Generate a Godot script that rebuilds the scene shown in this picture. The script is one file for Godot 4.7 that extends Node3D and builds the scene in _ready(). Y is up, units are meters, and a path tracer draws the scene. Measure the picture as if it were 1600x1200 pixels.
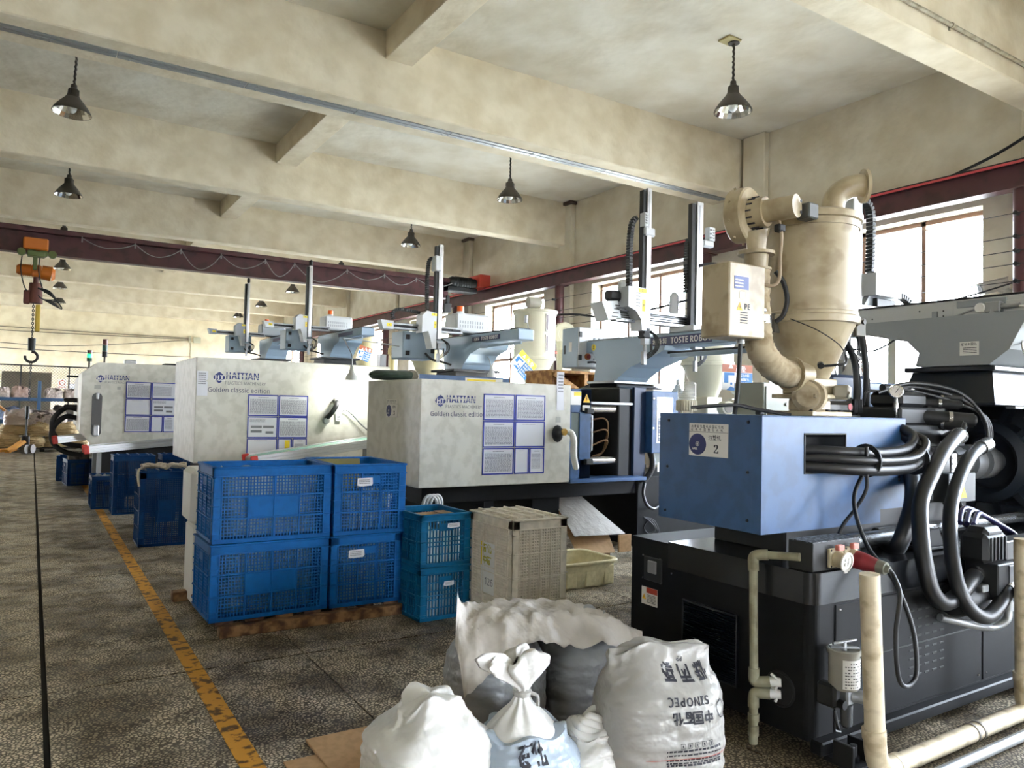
extends Node3D
# A workshop with a row of moulding machines seen from the aisle. Units are metres: the aisle runs along -Z, the window wall is at +X.

var org := {}      # world (or local) origin of each thing, so that parts may be written in the same coordinates
var mats := {}
var rng := RandomNumberGenerator.new()
var proto := {}

func _ready():
	rng.seed = 7
	# ---- camera
	var cam := Camera3D.new()
	cam.name = "camera"
	cam.fov = 53.82
	cam.position = Vector3(0, 1.28, 0)
	cam.rotation = Vector3(deg_to_rad(1.8157), deg_to_rad(-32.372), deg_to_rad(1.3154))
	cam.near = 0.05
	cam.far = 400.0
	add_child(cam)
	cam.current = true
	# ---- overcast sky, exposure
	var sky := ProceduralSkyMaterial.new()
	sky.sky_top_color = Color(0.80, 0.87, 0.95)
	sky.sky_horizon_color = Color(0.97, 0.98, 1.0)
	sky.ground_horizon_color = Color(0.62, 0.60, 0.55)
	sky.ground_bottom_color = Color(0.5, 0.48, 0.44)
	sky.sky_energy_multiplier = SKY_ENERGY
	sky.ground_energy_multiplier = GROUND_ENERGY
	sky.sun_angle_max = 0.0
	var env := Environment.new()
	env.background_mode = Environment.BG_SKY
	env.sky = Sky.new()
	env.sky.sky_material = sky
	env.tonemap_mode = Environment.TONE_MAPPER_LINEAR
	env.tonemap_exposure = EXPOSURE
	env.sdfgi_enabled = true
	env.ssao_enabled = true
	env.ssil_enabled = true
	var we := WorldEnvironment.new()
	we.name = "world"
	we.environment = env
	add_child(we)
	# ---- the building, then what stands in it
	make_materials()
	build_shell()
	build_crane()
	build_lamps()
	build_machines()
	build_robots()
	build_dryers()
	build_crates()
	build_bags()
	build_foreground()
	build_far_end()
	build_small()

const SKY_ENERGY := 6.5
const GROUND_ENERGY := 3.2
const EXPOSURE := 1.0

# ------------------------------------------------------------------ mesh building
class Shape:
	var v := PackedVector3Array()
	var n := PackedVector3Array()
	var u := PackedVector2Array()
	var t := Transform3D.IDENTITY

	func vert(p: Vector3, nn: Vector3, uv: Vector2):
		v.append(t * p)
		n.append((t.basis * nn).normalized())
		u.append(uv)

	func tri(a: Vector3, b: Vector3, c: Vector3):   # counter-clockwise from outside
		var nn := (b - a).cross(c - a).normalized()
		vert(a, nn, Vector2(0, 1)); vert(c, nn, Vector2(0.5, 0)); vert(b, nn, Vector2(1, 1))

	func quad(a: Vector3, b: Vector3, c: Vector3, d: Vector3):
		var nn := (c - a).cross(d - b).normalized()
		vert(a, nn, Vector2(0, 1)); vert(c, nn, Vector2(1, 0)); vert(b, nn, Vector2(1, 1))
		vert(a, nn, Vector2(0, 1)); vert(d, nn, Vector2(0, 0)); vert(c, nn, Vector2(1, 0))

	func quad_out(a: Vector3, b: Vector3, c: Vector3, d: Vector3, out: Vector3):
		if (c - a).cross(d - b).dot(out) >= 0.0:
			quad(a, b, c, d)
		else:
			quad(d, c, b, a)

	func smooth(a: Array, b: Array, c: Array, d: Array):   # each [point, normal]
		for q in [a, c, b, a, d, c]:
			vert(q[0], q[1], Vector2.ZERO)

	func box(c: Vector3, s: Vector3, bev := 0.0):
		var h := s * 0.5
		bev = minf(bev, minf(h.x, minf(h.y, h.z)) * 0.8)
		for k in 3:
			var i := (k + 1) % 3
			var j := (k + 2) % 3
			for sg in [-1, 1]:
				var p := []
				for q in [[-1, -1], [1, -1], [1, 1], [-1, 1]]:
					var w := Vector3()
					w[k] = h[k] * sg
					w[i] = (h[i] - bev) * q[0]
					w[j] = (h[j] - bev) * q[1]
					p.append(c + w)
				var o := Vector3()
				o[k] = sg
				quad_out(p[0], p[1], p[2], p[3], o)
			if bev > 0.0:
				for a in [-1, 1]:
					for b in [-1, 1]:
						var p := []
						for e in [[-1, 0], [1, 0], [1, 1], [-1, 1]]:
							var w := Vector3()
							w[k] = (h[k] - bev) * e[0]
							w[i] = (h[i] - (bev if e[1] else 0.0)) * a
							w[j] = (h[j] - (0.0 if e[1] else bev)) * b
							p.append(c + w)
						var o := Vector3()
						o[i] = a
						o[j] = b
						quad_out(p[0], p[1], p[2], p[3], o)
		if bev > 0.0:
			for x in [-1, 1]:
				for y in [-1, 1]:
					for z in [-1, 1]:
						var o := Vector3(x, y, z)
						var m := h - Vector3(bev, bev, bev)
						var p0 := c + Vector3(h.x, m.y, m.z) * o
						var p1 := c + Vector3(m.x, h.y, m.z) * o
						var p2 := c + Vector3(m.x, m.y, h.z) * o
						if (p1 - p0).cross(p2 - p0).dot(o) > 0:
							tri(p0, p1, p2)
						else:
							tri(p0, p2, p1)

	func span(a: Vector3, b: Vector3, bev := 0.0):   # a box from corner to corner
		box((a + b) * 0.5, (b - a).abs(), bev)

	func beam(a: Vector3, b: Vector3, w: float, h: float, up := Vector3.UP, bev := 0.0):   # a bar of w x h from a to b
		var z := (b - a).normalized()
		var x := up.cross(z)
		x = Vector3.RIGHT if x.length() < 0.001 else x.normalized()
		var keep := t
		t = t * Transform3D(Basis(x, z.cross(x), z), (a + b) * 0.5)
		box(Vector3.ZERO, Vector3(w, h, a.distance_to(b)), bev)
		t = keep

	func rod(a: Vector3, b: Vector3, r: float, r2 := -1.0, seg := 14):
		if r2 < 0.0:
			r2 = r
		var z := (b - a).normalized()
		var x := z.cross(Vector3.UP if absf(z.y) < 0.9 else Vector3.RIGHT).normalized()
		var y := z.cross(x)
		for k in seg:
			var d0 := x * cos(TAU * k / seg) + y * sin(TAU * k / seg)
			var d1 := x * cos(TAU * (k + 1) / seg) + y * sin(TAU * (k + 1) / seg)
			var sl := z * ((r - r2) / maxf(0.0001, a.distance_to(b)))
			smooth([a + d0 * r, d0 + sl], [a + d1 * r, d1 + sl], [b + d1 * r2, d1 + sl], [b + d0 * r2, d0 + sl])
			if r > 0.0:
				tri(a, a + d1 * r, a + d0 * r)
			if r2 > 0.0:
				tri(b, b + d0 * r2, b + d1 * r2)

	func tube(pts: Array, r: float, seg := 9, sub := 5, ends := true):   # a hose along a smoothed line
		var c := Shape.curve(pts, sub)
		var rings := []
		var x := Vector3.ZERO
		for i in c.size():
			var d: Vector3 = (c[mini(i + 1, c.size() - 1)] - c[maxi(i - 1, 0)]).normalized()
			if x == Vector3.ZERO:
				x = d.cross(Vector3.UP if absf(d.y) < 0.9 else Vector3.RIGHT).normalized()
			else:
				x = (x - d * x.dot(d)).normalized()
			var y := d.cross(x)
			var ring := []
			for k in seg:
				var o := x * cos(TAU * k / seg) + y * sin(TAU * k / seg)
				ring.append([c[i] + o * r, o])
			rings.append(ring)
		for i in rings.size() - 1:
			for k in seg:
				var k2 := (k + 1) % seg
				smooth(rings[i][k], rings[i][k2], rings[i + 1][k2], rings[i + 1][k])
		if ends:
			for k in seg:
				var k2 := (k + 1) % seg
				tri(c[0], rings[0][k2][0], rings[0][k][0])
				tri(c[-1], rings[-1][k][0], rings[-1][k2][0])

	static func curve(pts: Array, sub: int) -> Array:
		if sub <= 1 or pts.size() < 3:
			return pts
		var out := []
		for i in pts.size() - 1:
			var p0: Vector3 = pts[maxi(i - 1, 0)]
			var p1: Vector3 = pts[i]
			var p2: Vector3 = pts[i + 1]
			var p3: Vector3 = pts[mini(i + 2, pts.size() - 1)]
			for k in sub:
				out.append(p1.cubic_interpolate(p2, p0, p3, float(k) / sub))
		out.append(pts[-1])
		return out

	func lathe(prof: Array, seg := 24):   # prof: Vector2(radius, height) upward along local y
		var nn := []
		for i in prof.size() - 1:
			var d: Vector2 = prof[i + 1] - prof[i]
			nn.append(Vector2(d.y, -d.x).normalized())
		for i in prof.size() - 1:
			var na: Vector2 = nn[i]
			var nb: Vector2 = nn[i]
			if i > 0 and nn[i - 1].dot(nn[i]) > 0.8:
				na = (nn[i - 1] + nn[i]).normalized()
			if i < nn.size() - 1 and nn[i + 1].dot(nn[i]) > 0.8:
				nb = (nn[i + 1] + nn[i]).normalized()
			for k in seg:
				var a0 := TAU * k / seg
				var a1 := TAU * (k + 1) / seg
				var q := []
				for e in [[i, a0, na], [i, a1, na], [i + 1, a1, nb], [i + 1, a0, nb]]:
					var p: Vector2 = prof[e[0]]
					q.append([Vector3(p.x * sin(e[1]), p.y, p.x * cos(e[1])), Vector3(e[2].x * sin(e[1]), e[2].y, e[2].x * cos(e[1]))])
				smooth(q[0], q[1], q[2], q[3])

	func ball(c: Vector3, r: Vector3, seg := 14):
		var keep := t
		t = t * Transform3D(Basis.from_scale(r), c)
		var prof := []
		for i in seg / 2 + 1:
			var a := -PI / 2 + PI * i / (seg / 2)
			prof.append(Vector2(maxf(cos(a), 0.0), sin(a)))
		lathe(prof, seg)
		t = keep

	func prism(poly: Array, z0: float, z1: float):   # a flat outline in local xy, given thickness along z
		var p := PackedVector2Array(poly)
		if Geometry2D.is_polygon_clockwise(p):
			p.reverse()
		var ix := Geometry2D.triangulate_polygon(p)
		for i in range(0, ix.size(), 3):
			var a := p[ix[i]]
			var b := p[ix[i + 1]]
			var c := p[ix[i + 2]]
			if (b - a).cross(c - a) < 0:
				var w := b
				b = c
				c = w
			tri(Vector3(a.x, a.y, z1), Vector3(b.x, b.y, z1), Vector3(c.x, c.y, z1))
			tri(Vector3(a.x, a.y, z0), Vector3(c.x, c.y, z0), Vector3(b.x, b.y, z0))
		for i in p.size():
			var a := p[i]
			var b := p[(i + 1) % p.size()]
			quad_out(Vector3(a.x, a.y, z0), Vector3(b.x, b.y, z0), Vector3(b.x, b.y, z1), Vector3(a.x, a.y, z1), Vector3((b - a).y, -(b - a).x, 0))

	func skin(rows: Array, wrap := true):   # rows of points; a smooth surface through them
		var h := rows.size()
		var w: int = rows[0].size()
		var nn := []
		for j in h:
			var line := []
			for i in w:
				var l: Vector3 = rows[j][(i - 1 + w) % w] if wrap else rows[j][maxi(i - 1, 0)]
				var r: Vector3 = rows[j][(i + 1) % w] if wrap else rows[j][mini(i + 1, w - 1)]
				var d: Vector3 = rows[maxi(j - 1, 0)][i]
				var up: Vector3 = rows[mini(j + 1, h - 1)][i]
				line.append((r - l).cross(up - d).normalized())
			nn.append(line)
		for j in h - 1:
			for i in w if wrap else w - 1:
				var k := (i + 1) % w
				var q := [[j, i], [j, k], [j + 1, k], [j + 1, i]]
				var e := [0, 2, 1, 0, 3, 2]
				for x in e:
					var a: Array = q[x]
					vert(rows[a[0]][a[1]], nn[a[0]][a[1]], Vector2(float(i + (1 if x in [1, 2] else 0)) / w, 1.0 - float(a[0]) / (h - 1)))

	func mesh(shift := Vector3.ZERO) -> ArrayMesh:
		var pts := v
		if shift != Vector3.ZERO:
			pts = Transform3D(Basis(), -shift) * v
		var a := []
		a.resize(Mesh.ARRAY_MAX)
		a[Mesh.ARRAY_VERTEX] = pts
		a[Mesh.ARRAY_NORMAL] = n
		a[Mesh.ARRAY_TEX_UV] = u
		var m := ArrayMesh.new()
		m.add_surface_from_arrays(Mesh.PRIMITIVE_TRIANGLES, a)
		return m

# ------------------------------------------------------------------ things and parts
func thing(called: String, label: String, category: String, at := Vector3.ZERO, group := "", local := false) -> Node3D:
	var o := Node3D.new()
	o.name = called
	add_child(o, true)
	o.position = at
	org[o] = Vector3.ZERO if local else at
	tag(o, label, category, group)
	return o

func tag(o: Node3D, label: String, category: String, group := ""):
	o.set_meta("label", label)
	o.set_meta("category", category)
	if group:
		o.set_meta("group", group)

func part(parent: Node3D, called: String, s: Shape, m: Material, label := "") -> MeshInstance3D:
	var o := MeshInstance3D.new()
	o.name = called
	o.mesh = s.mesh(org[parent])
	o.material_override = m
	parent.add_child(o, true)
	org[o] = org[parent]
	if label:
		o.set_meta("label", label)
	return o

func solo(called: String, s: Shape, m: Material, label: String, category: String, at := Vector3.ZERO, group := "") -> MeshInstance3D:   # a thing that is one mesh
	var o := MeshInstance3D.new()
	o.name = called
	o.mesh = s.mesh(at)
	o.material_override = m
	add_child(o, true)
	o.position = at
	org[o] = at
	tag(o, label, category, group)
	return o

func struct(called: String, s: Shape, m: Material, parent: Node3D = null) -> MeshInstance3D:
	var o := MeshInstance3D.new()
	o.name = called
	if s:
		o.mesh = s.mesh()
		o.material_override = m
	if parent:
		parent.add_child(o, true)
	else:
		add_child(o, true)
		o.set_meta("kind", "structure")
	org[o] = Vector3.ZERO
	return o

func stuff(o: Node3D) -> Node3D:
	o.set_meta("kind", "stuff")
	return o

func copy(src: Node3D, at: Vector3, turn := 0.0, label := "", tilt := Vector3.ZERO) -> Node3D:
	var c: Node3D = src.duplicate()
	c.name = String(src.name).rstrip("0123456789").trim_suffix("_")
	add_child(c, true)
	c.position = at
	c.rotation = Vector3(tilt.x, turn, tilt.z)
	if label:
		c.set_meta("label", label)
	return c

func lettering(parent: Node3D, called: String, text: String, size: float, at: Vector3, turn: float, m: Material, depth := 0.002, serif := false, bold := true, stretch := 1.0) -> MeshInstance3D:
	var f := SystemFont.new()
	f.font_names = PackedStringArray(["Droid Serif" if serif else "Droid Sans"])
	f.font_weight = 700 if bold else 400
	var tm := TextMesh.new()
	tm.text = text
	tm.font = f
	tm.font_size = 48
	tm.pixel_size = size / 48.0
	tm.depth = depth
	tm.curve_step = 2.0
	var o := MeshInstance3D.new()
	o.name = called
	o.mesh = tm
	o.material_override = m
	parent.add_child(o, true)
	o.position = at - org[parent]
	o.basis = Basis(Vector3.UP, turn) * Basis.from_scale(Vector3(stretch, 1, 1))
	org[o] = at
	return o

# strokes of the characters on a 0..9 grid (x right, y down), each stroke a run of digit pairs
const STROKES := {
	"注": "1123 0425 0927 5162 3383 6389 4686 3989", "塑": "1021 4132 0252 3136 1343 1335 5335 6066 6081 8186 6282 6484 3779 1777 5759 0999",
	"机": "0343 2029 2305 2445 5156 5649 5171 7179 7999 9997", "中": "1282 1226 8286 1686 4049", "国": "1019 1090 9099 1999 2272 3565 2777 5257 6675",
	"石": "0191 4105 2569 2529 2565 6569 2969 0518", "化": "3004 2239 2238 6069 6999 9996 8354", "聚": "0060 1014 1212 5054 1252 0555 6090 6095 6394 0797 4749 4729 2748 4779",
	"丙": "0090 1219 1292 9299 5052 5236 5266", "烯": "2029 0304 4043 2509 2648 5092 9050 5494 7275 5759 5797 9798 7379", "拓": "2029 0343 0745 5090 7044 5559 5595 9599 5999",
	"斯": "0252 1016 4046 1442 1545 0656 1709 4759 7066 6069 6494 8489", "特": "1013 2029 0343 0745 6069 4191 5494 4696 8689 5768", "危": "3010 3065 1323 1393 1309 4478 4548 4575 7577 4899 9997",
	"险": "1019 1040 4033 3345 4514 7034 7095 5474 3777 5658 6668 8667 3999", "永": "4052 2363 6349 4938 0535 3408 6599 8355", "康": "5051 1191 1119 3273 7376 2484 3676 5049 2547 5789",
}

func glyphs(s: Shape, text: String, at: Vector3, right: Vector3, down: Vector3, size: float, gap := 1.12, thick := 0.09, lift := 0.001):
	var nrm := down.cross(right).normalized()
	var x := 0.0
	for ch in text:
		if STROKES.has(ch):
			for st in String(STROKES[ch]).split(" "):
				var p := []
				for i in range(0, st.length() - 1, 2):
					p.append(at + (right * (x + int(st[i]) / 9.0) + down * (int(st[i + 1]) / 9.0)) * size)
				var d: Vector3 = (p[1] - p[0]).normalized()
				var w := nrm.cross(d) * size * thick * 0.5
				var e := d * size * thick * 0.4
				s.quad_out(p[0] - w - e + nrm * lift, p[1] - w + e + nrm * lift, p[1] + w + e + nrm * lift, p[0] + w - e + nrm * lift, nrm)
		x += gap

func scribble(s: Shape, at: Vector3, right: Vector3, down: Vector3, w: float, h: float, rows: int, r: RandomNumberGenerator):   # small print too fine to read: rows of short dashes
	var nrm := down.cross(right).normalized() * 0.0008
	for k in rows:
		var y := h * (k + 0.5) / rows
		var x := 0.0
		while x < w:
			var l := r.randf_range(0.03, 0.09) * w
			var a := at + right * x + down * (y - h / rows * 0.25) + nrm
			var dx := right * minf(l, w - x)
			var dy := down * (h / rows * 0.5)
			s.quad_out(a, a + dx, a + dx + dy, a + dy, nrm)
			x += l + 0.02 * w

# ------------------------------------------------------------------ materials
func noise_tex(sd: int, freq: float, lo: Color, hi: Color, oct := 4, size := 512, type := FastNoiseLite.TYPE_SIMPLEX_SMOOTH, p0 := 0.3, p1 := 0.7, ret := -1) -> NoiseTexture2D:
	var f := FastNoiseLite.new()
	f.seed = sd
	f.frequency = freq
	f.noise_type = type
	f.fractal_octaves = oct
	if ret >= 0:
		f.fractal_type = FastNoiseLite.FRACTAL_NONE
		f.cellular_return_type = ret
	var g := Gradient.new()
	g.offsets = PackedFloat32Array([p0, p1])
	g.colors = PackedColorArray([lo, hi])
	var tx := NoiseTexture2D.new()
	tx.width = size
	tx.height = size
	tx.seamless = true
	tx.noise = f
	tx.color_ramp = g
	return tx

func bump_tex(sd: int, freq: float, strength: float, size := 512, oct := 4) -> NoiseTexture2D:
	var tx := noise_tex(sd, freq, Color.BLACK, Color.WHITE, oct, size, FastNoiseLite.TYPE_SIMPLEX_SMOOTH, 0.0, 1.0)
	tx.as_normal_map = true
	tx.bump_strength = strength
	tx.color_ramp = null
	return tx

func mat(key: String, c: Color, rough := 0.6, metal := 0.0) -> StandardMaterial3D:
	if mats.has(key):
		return mats[key]
	var m := StandardMaterial3D.new()
	m.resource_name = key
	m.albedo_color = c
	m.roughness = rough
	m.metallic = metal
	mats[key] = m
	return m

func hx(s: String) -> Color:
	return Color.html(s)

func worn(m: StandardMaterial3D, tx: Texture2D, scale: float) -> StandardMaterial3D:   # colour variation laid over a material in world space
	m.albedo_texture = tx
	m.uv1_triplanar = true
	m.uv1_world_triplanar = true
	m.uv1_scale = Vector3.ONE * scale
	return m

func rough_map(m: StandardMaterial3D, nt: Texture2D, depth := 0.5) -> StandardMaterial3D:
	m.normal_enabled = true
	m.normal_texture = nt
	m.normal_scale = depth
	return m

func make_materials():
	var blotch := noise_tex(3, 0.006, Color(0.93, 0.915, 0.885), Color(1, 1, 1), 5, 1024, FastNoiseLite.TYPE_SIMPLEX_SMOOTH, 0.2, 0.75)
	var fine := bump_tex(5, 0.03, 3.0)
	var grime := noise_tex(11, 0.012, Color(0.80, 0.77, 0.72), Color(1, 1, 1), 5, 512, FastNoiseLite.TYPE_SIMPLEX_SMOOTH, 0.22, 0.52)
	var scuff := noise_tex(17, 0.02, Color(0.94, 0.94, 0.93), Color(1, 1, 1), 5, 512, FastNoiseLite.TYPE_SIMPLEX_SMOOTH, 0.3, 0.6)
	var crease := bump_tex(23, 0.012, 9.0, 512, 3)
	blotch_tex = blotch
	mats["t_grime"] = grime
	mats["t_scuff"] = scuff
	mats["t_fine"] = fine
	mats["t_crease"] = crease
	worn(rough_map(mat("wall paint", hx("dad2c0"), 0.9), fine, 0.4), blotch, 0.22)
	worn(rough_map(mat("beam paint", hx("e3d8c2"), 0.9), fine, 0.3), blotch, 0.3)
	worn(rough_map(mat("ceiling paint", hx("dcd6c8"), 0.92), fine, 0.3), blotch, 0.17)
	# terrazzo: pale chips in a dark cement
	var chips := noise_tex(41, 0.075, hx("544c42"), hx("e6dece"), 1, 1024, FastNoiseLite.TYPE_CELLULAR, 0.08, 0.40, FastNoiseLite.RETURN_DISTANCE2_SUB)
	var f := mat("terrazzo", hx("f2ece0"), 0.5)
	worn(f, chips, 0.85)
	f.metallic_specular = 0.3
	var dirt := noise_tex(43, 0.008, Color(0.66, 0.64, 0.61), Color(1, 1, 1), 6, 1024, FastNoiseLite.TYPE_SIMPLEX_SMOOTH, 0.3, 0.62)
	f.detail_enabled = true
	f.detail_blend_mode = BaseMaterial3D.BLEND_MODE_MUL
	f.detail_uv_layer = BaseMaterial3D.DETAIL_UV_2
	f.detail_albedo = dirt
	f.uv2_triplanar = true
	f.uv2_world_triplanar = true
	f.uv2_scale = Vector3.ONE * 0.21
	f.roughness_texture = noise_tex(47, 0.01, Color(0.55, 0.55, 0.55), Color(1, 1, 1), 4)
	mat("joint", hx("1d1a17"), 0.95)
	worn(mat("yellow paint", hx("c48a1e"), 0.6), noise_tex(53, 0.03, Color(0.45, 0.42, 0.4), Color(1, 1, 1), 5, 512, FastNoiseLite.TYPE_SIMPLEX_SMOOTH, 0.25, 0.45), 0.9)
	# metals, plastics
	worn(mat("crane red", hx("4a2226"), 0.5), grime, 0.5)
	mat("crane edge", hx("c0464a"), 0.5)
	mat("black iron", hx("17181a"), 0.55)
	mat("orange paint", hx("c06a1c"), 0.5)
	mat("frame steel", hx("8a6a58"), 0.6)
	mat("frame upvc", hx("a5a290"), 0.5)
	mat("galvanised", hx("97999a"), 0.4, 0.6)
	mat("aluminium", hx("d2d4d6"), 0.32, 0.85)
	mat("steel", hx("b8b8b8"), 0.25, 0.9)
	mat("shade green", hx("3b352e"), 0.5, 0.2)
	mat("mirror", hx("d9d6cc"), 0.12, 0.95)
	mat("chrome", hx("dcdcdc"), 0.1, 1.0)
	worn(mat("machine white", hx("d0cec3"), 0.45), scuff, 0.7)
	worn(mat("machine blue", hx("2f537f"), 0.42), scuff, 0.9)
	worn(mat("machine black", hx("141517"), 0.5), scuff, 0.8)
	mat("dark blue", hx("1b3050"), 0.45)
	mat("navy print", hx("23306f"), 0.5)
	mat("grey print", hx("6d6f72"), 0.5)
	mat("ink", hx("20202a"), 0.7)
	mat("rubber", hx("141517"), 0.55)
	mat("hose", hx("1b1c1e"), 0.42)
	worn(mat("dryer cream", hx("b3a587"), 0.38), grime, 0.8)
	mat("dryer pale", hx("c6c2aa"), 0.42)
	worn(mat("sleeve", hx("b3a488"), 0.85), grime, 2.0)
	mat("robot white", hx("c6cacc"), 0.4)
	mat("robot blue", hx("94a8b8"), 0.42)
	mat("robot grey", hx("8b9195"), 0.45)
	mat("label yellow", hx("e8cf2a"), 0.5)
	mat("label white", hx("e6e4de"), 0.55)
	mat("label blue", hx("1f6fae"), 0.5)
	mat("label red", hx("b5402c"), 0.5)
	mat("red plastic", hx("c8342c"), 0.45)
	worn(mat("crate blue", hx("01559a"), 0.42), scuff, 1.5)
	worn(mat("crate teal", hx("0b5c86"), 0.45), scuff, 1.5)
	worn(mat("crate deep", hx("05396e"), 0.45), scuff, 1.5)
	worn(mat("crate white", hx("e2d8c4"), 0.5), scuff, 1.5)
	mat("paper", hx("dcdde2"), 0.7)
	worn(mat("wood", hx("8a6a48"), 0.8), noise_tex(61, 0.02, Color(0.5, 0.42, 0.36), Color(1, 1, 1), 4, 256), 1.7)
	worn(mat("new wood", hx("b98a4e"), 0.7), noise_tex(62, 0.02, Color(0.75, 0.68, 0.6), Color(1, 1, 1), 4, 256), 1.7)
	worn(mat("cardboard", hx("b08d66"), 0.85), scuff, 2.0)
	for k in ["crate blue", "crate teal", "crate deep", "machine black", "wall paint", "beam paint", "ceiling paint"]:
		mats[k].metallic_specular = 0.28
	mats["crate blue"].roughness = 0.55
	mat("orange lens", hx("e8641e"), 0.3)
	var gl := mat("glass", Color(0.95, 0.98, 1.0, 0.06), 0.05)
	gl.transparency = BaseMaterial3D.TRANSPARENCY_ALPHA
	worn(mat("pvc", hx("d6c8ac"), 0.4), grime, 1.6)
	worn(mat("ppr", hx("8f8c74"), 0.5), grime, 1.6)

var blotch_tex: Texture2D
const CEIL := 5.18
const WALL := 8.5
const LEFT := -7.6
const FAR := -31.1
const REAR := 14.0
const GATE := Vector2(3.0, 5.4)
const BEAM := 4.38

func build_shell():
	# floor: cast slabs with open joints, the near ones one by one
	var floor_node := Node3D.new()
	floor_node.name = "floor"
	add_child(floor_node)
	floor_node.set_meta("kind", "structure")
	org[floor_node] = Vector3.ZERO
	var bed := Shape.new()
	bed.span(Vector3(LEFT - 0.3, -0.3, FAR - 0.3), Vector3(WALL + 0.3, -0.012, REAR + 0.3))
	struct("joint_bed", bed, mats["joint"], floor_node)
	var xs := []
	var zs := []
	for i in range(-7, 9):
		xs.append(0.093 + 1.134 * i)
	for j in range(-12, 29):
		zs.append(-3.86 - 1.19 * (j - 4))
	var rest := Shape.new()
	for i in xs.size() - 1:
		for j in zs.size() - 1:
			var x0: float = maxf(xs[i], LEFT) + (0.011 if absf(xs[i] - 0.093) < 0.01 else 0.004)
			var x1: float = minf(xs[i + 1], WALL + 0.1) - (0.011 if absf(xs[i + 1] - 0.093) < 0.01 else 0.004)
			var z0: float = zs[j] - (0.007 if (j - 16) % 2 == 0 else 0.0025)
			var z1: float = zs[j + 1] + (0.007 if (j - 15) % 2 == 0 else 0.0025)
			var near: bool = z0 < 0.0 and z1 > -15.0 and x0 > -1.2 and x1 < 7.0
			var s := Shape.new() if near else rest
			s.span(Vector3(x0, -0.012, z1), Vector3(x1, rng.randf_range(-0.0015, 0.0), z0))
			if near:
				struct("slab", s, mats["terrazzo"], floor_node)
	stuff(struct("distant_slabs", rest, mats["terrazzo"], floor_node))
	var yl := Shape.new()
	for j in zs.size() - 1:
		yl.span(Vector3(0.662, 0.0005, zs[j + 1] + 0.004), Vector3(0.742, 0.002, zs[j] - 0.004))
	struct("trim_1", yl, mats["yellow paint"]).set_meta("label", "worn yellow aisle line painted on the terrazzo floor")

	# ceiling with its beams
	var c := Shape.new()
	c.span(Vector3(LEFT - 0.3, CEIL, FAR - 0.3), Vector3(WALL + 0.3, CEIL + 0.2, REAR + 0.3))
	var ceil_node := struct("ceiling", c, mats["ceiling paint"])
	var bays := [[12.6, 12.3], [8.6, 8.3], [4.6, 4.3], [0.65, 0.35], [-3.34, -3.64], [-7.32, -7.9], [-11.5, -11.8], [-15.5, -15.8], [-19.4, -19.7], [-23.3, -23.6], [-27.1, -27.4], [-30.8, -31.1]]
	for b in bays:
		var s := Shape.new()
		s.span(Vector3(LEFT, BEAM, b[1]), Vector3(WALL, CEIL + 0.02, b[0]), 0.012)
		struct("beam", s, mats["beam paint"], ceil_node)
	for x in [3.14, -2.2]:
		for i in bays.size() - 1:
			var s := Shape.new()
			s.span(Vector3(x - 0.16, 4.89, bays[i + 1][0] - 0.01), Vector3(x + 0.16, CEIL + 0.02, bays[i][1] + 0.01), 0.01)
			struct("cross_beam", s, mats["beam paint"], ceil_node)
	var js := Shape.new()
	for k in 14:
		var x := LEFT + 0.3 + k * 1.12
		js.span(Vector3(x, BEAM - 0.012, -7.67), Vector3(x + 1.115, BEAM + 0.002, -7.53), 0.004)
		js.span(Vector3(x, BEAM - 0.018, -7.602), Vector3(x + 1.115, BEAM - 0.008, -7.592), 0.002)
		for e in [0.1, 0.6, 1.05]:
			js.rod(Vector3(x + e, BEAM - 0.018, -7.65), Vector3(x + e, BEAM - 0.01, -7.65), 0.008, 0.008, 6)
			js.rod(Vector3(x + e, BEAM - 0.018, -7.545), Vector3(x + e, BEAM - 0.01, -7.545), 0.008, 0.008, 6)
	struct("joint_cover", js, mats["galvanised"], ceil_node).set_meta("label", "galvanised joint cover strip along the underside of the wide beam")
	var cd := Shape.new()
	cd.rod(Vector3(LEFT, 4.55, -3.315), Vector3(WALL, 4.55, -3.315), 0.018, 0.018, 10)
	for x in [2.0, 4.2, 6.35, 8.2]:
		cd.rod(Vector3(x, 4.55, -3.315), Vector3(x + 0.02, 4.55, -3.315), 0.024, 0.024, 10)
		cd.box(Vector3(x + 0.01, 4.55, -3.333), Vector3(0.02, 0.07, 0.012))
	struct("conduit", cd, worn(mat("conduit grey", hx("a59c88"), 0.5), mats["t_grime"], 1.0), ceil_node)

	# walls
	var wins := [[12.3, 10.1], [8.2, 6.0], [4.1, 1.9], [0.0, -2.2], [-4.1, -6.35], [-8.45, -10.78], [-12.3, -14.6], [-16.4, -18.6], [-20.3, -22.5], [-24.2, -26.4], [-28.0, -30.2]]
	long_wall("wall_right", WALL, WALL + 0.32, wins, 0.45, 3.56)
	long_wall("wall_left", LEFT - 0.32, LEFT, [wins[1] + [2.4], wins[9] + [0.9], wins[10] + [0.9]], 3.15, 3.56)
	var fw := Shape.new()
	fw.span(Vector3(LEFT - 0.32, -0.1, FAR - 0.3), Vector3(-0.9, CEIL + 0.1, FAR))
	fw.span(Vector3(0.57, -0.1, FAR - 0.3), Vector3(WALL + 0.32, CEIL + 0.1, FAR))
	fw.span(Vector3(-0.9, 2.15, FAR - 0.3), Vector3(0.57, CEIL + 0.1, FAR))
	struct("wall_far", fw, worn(rough_map(mat("far wall paint", hx("efe3c8"), 0.9), mats["t_fine"], 0.4), blotch_tex, 0.25))
	var ps := Shape.new()   # the unlit passage behind its doorway
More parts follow.
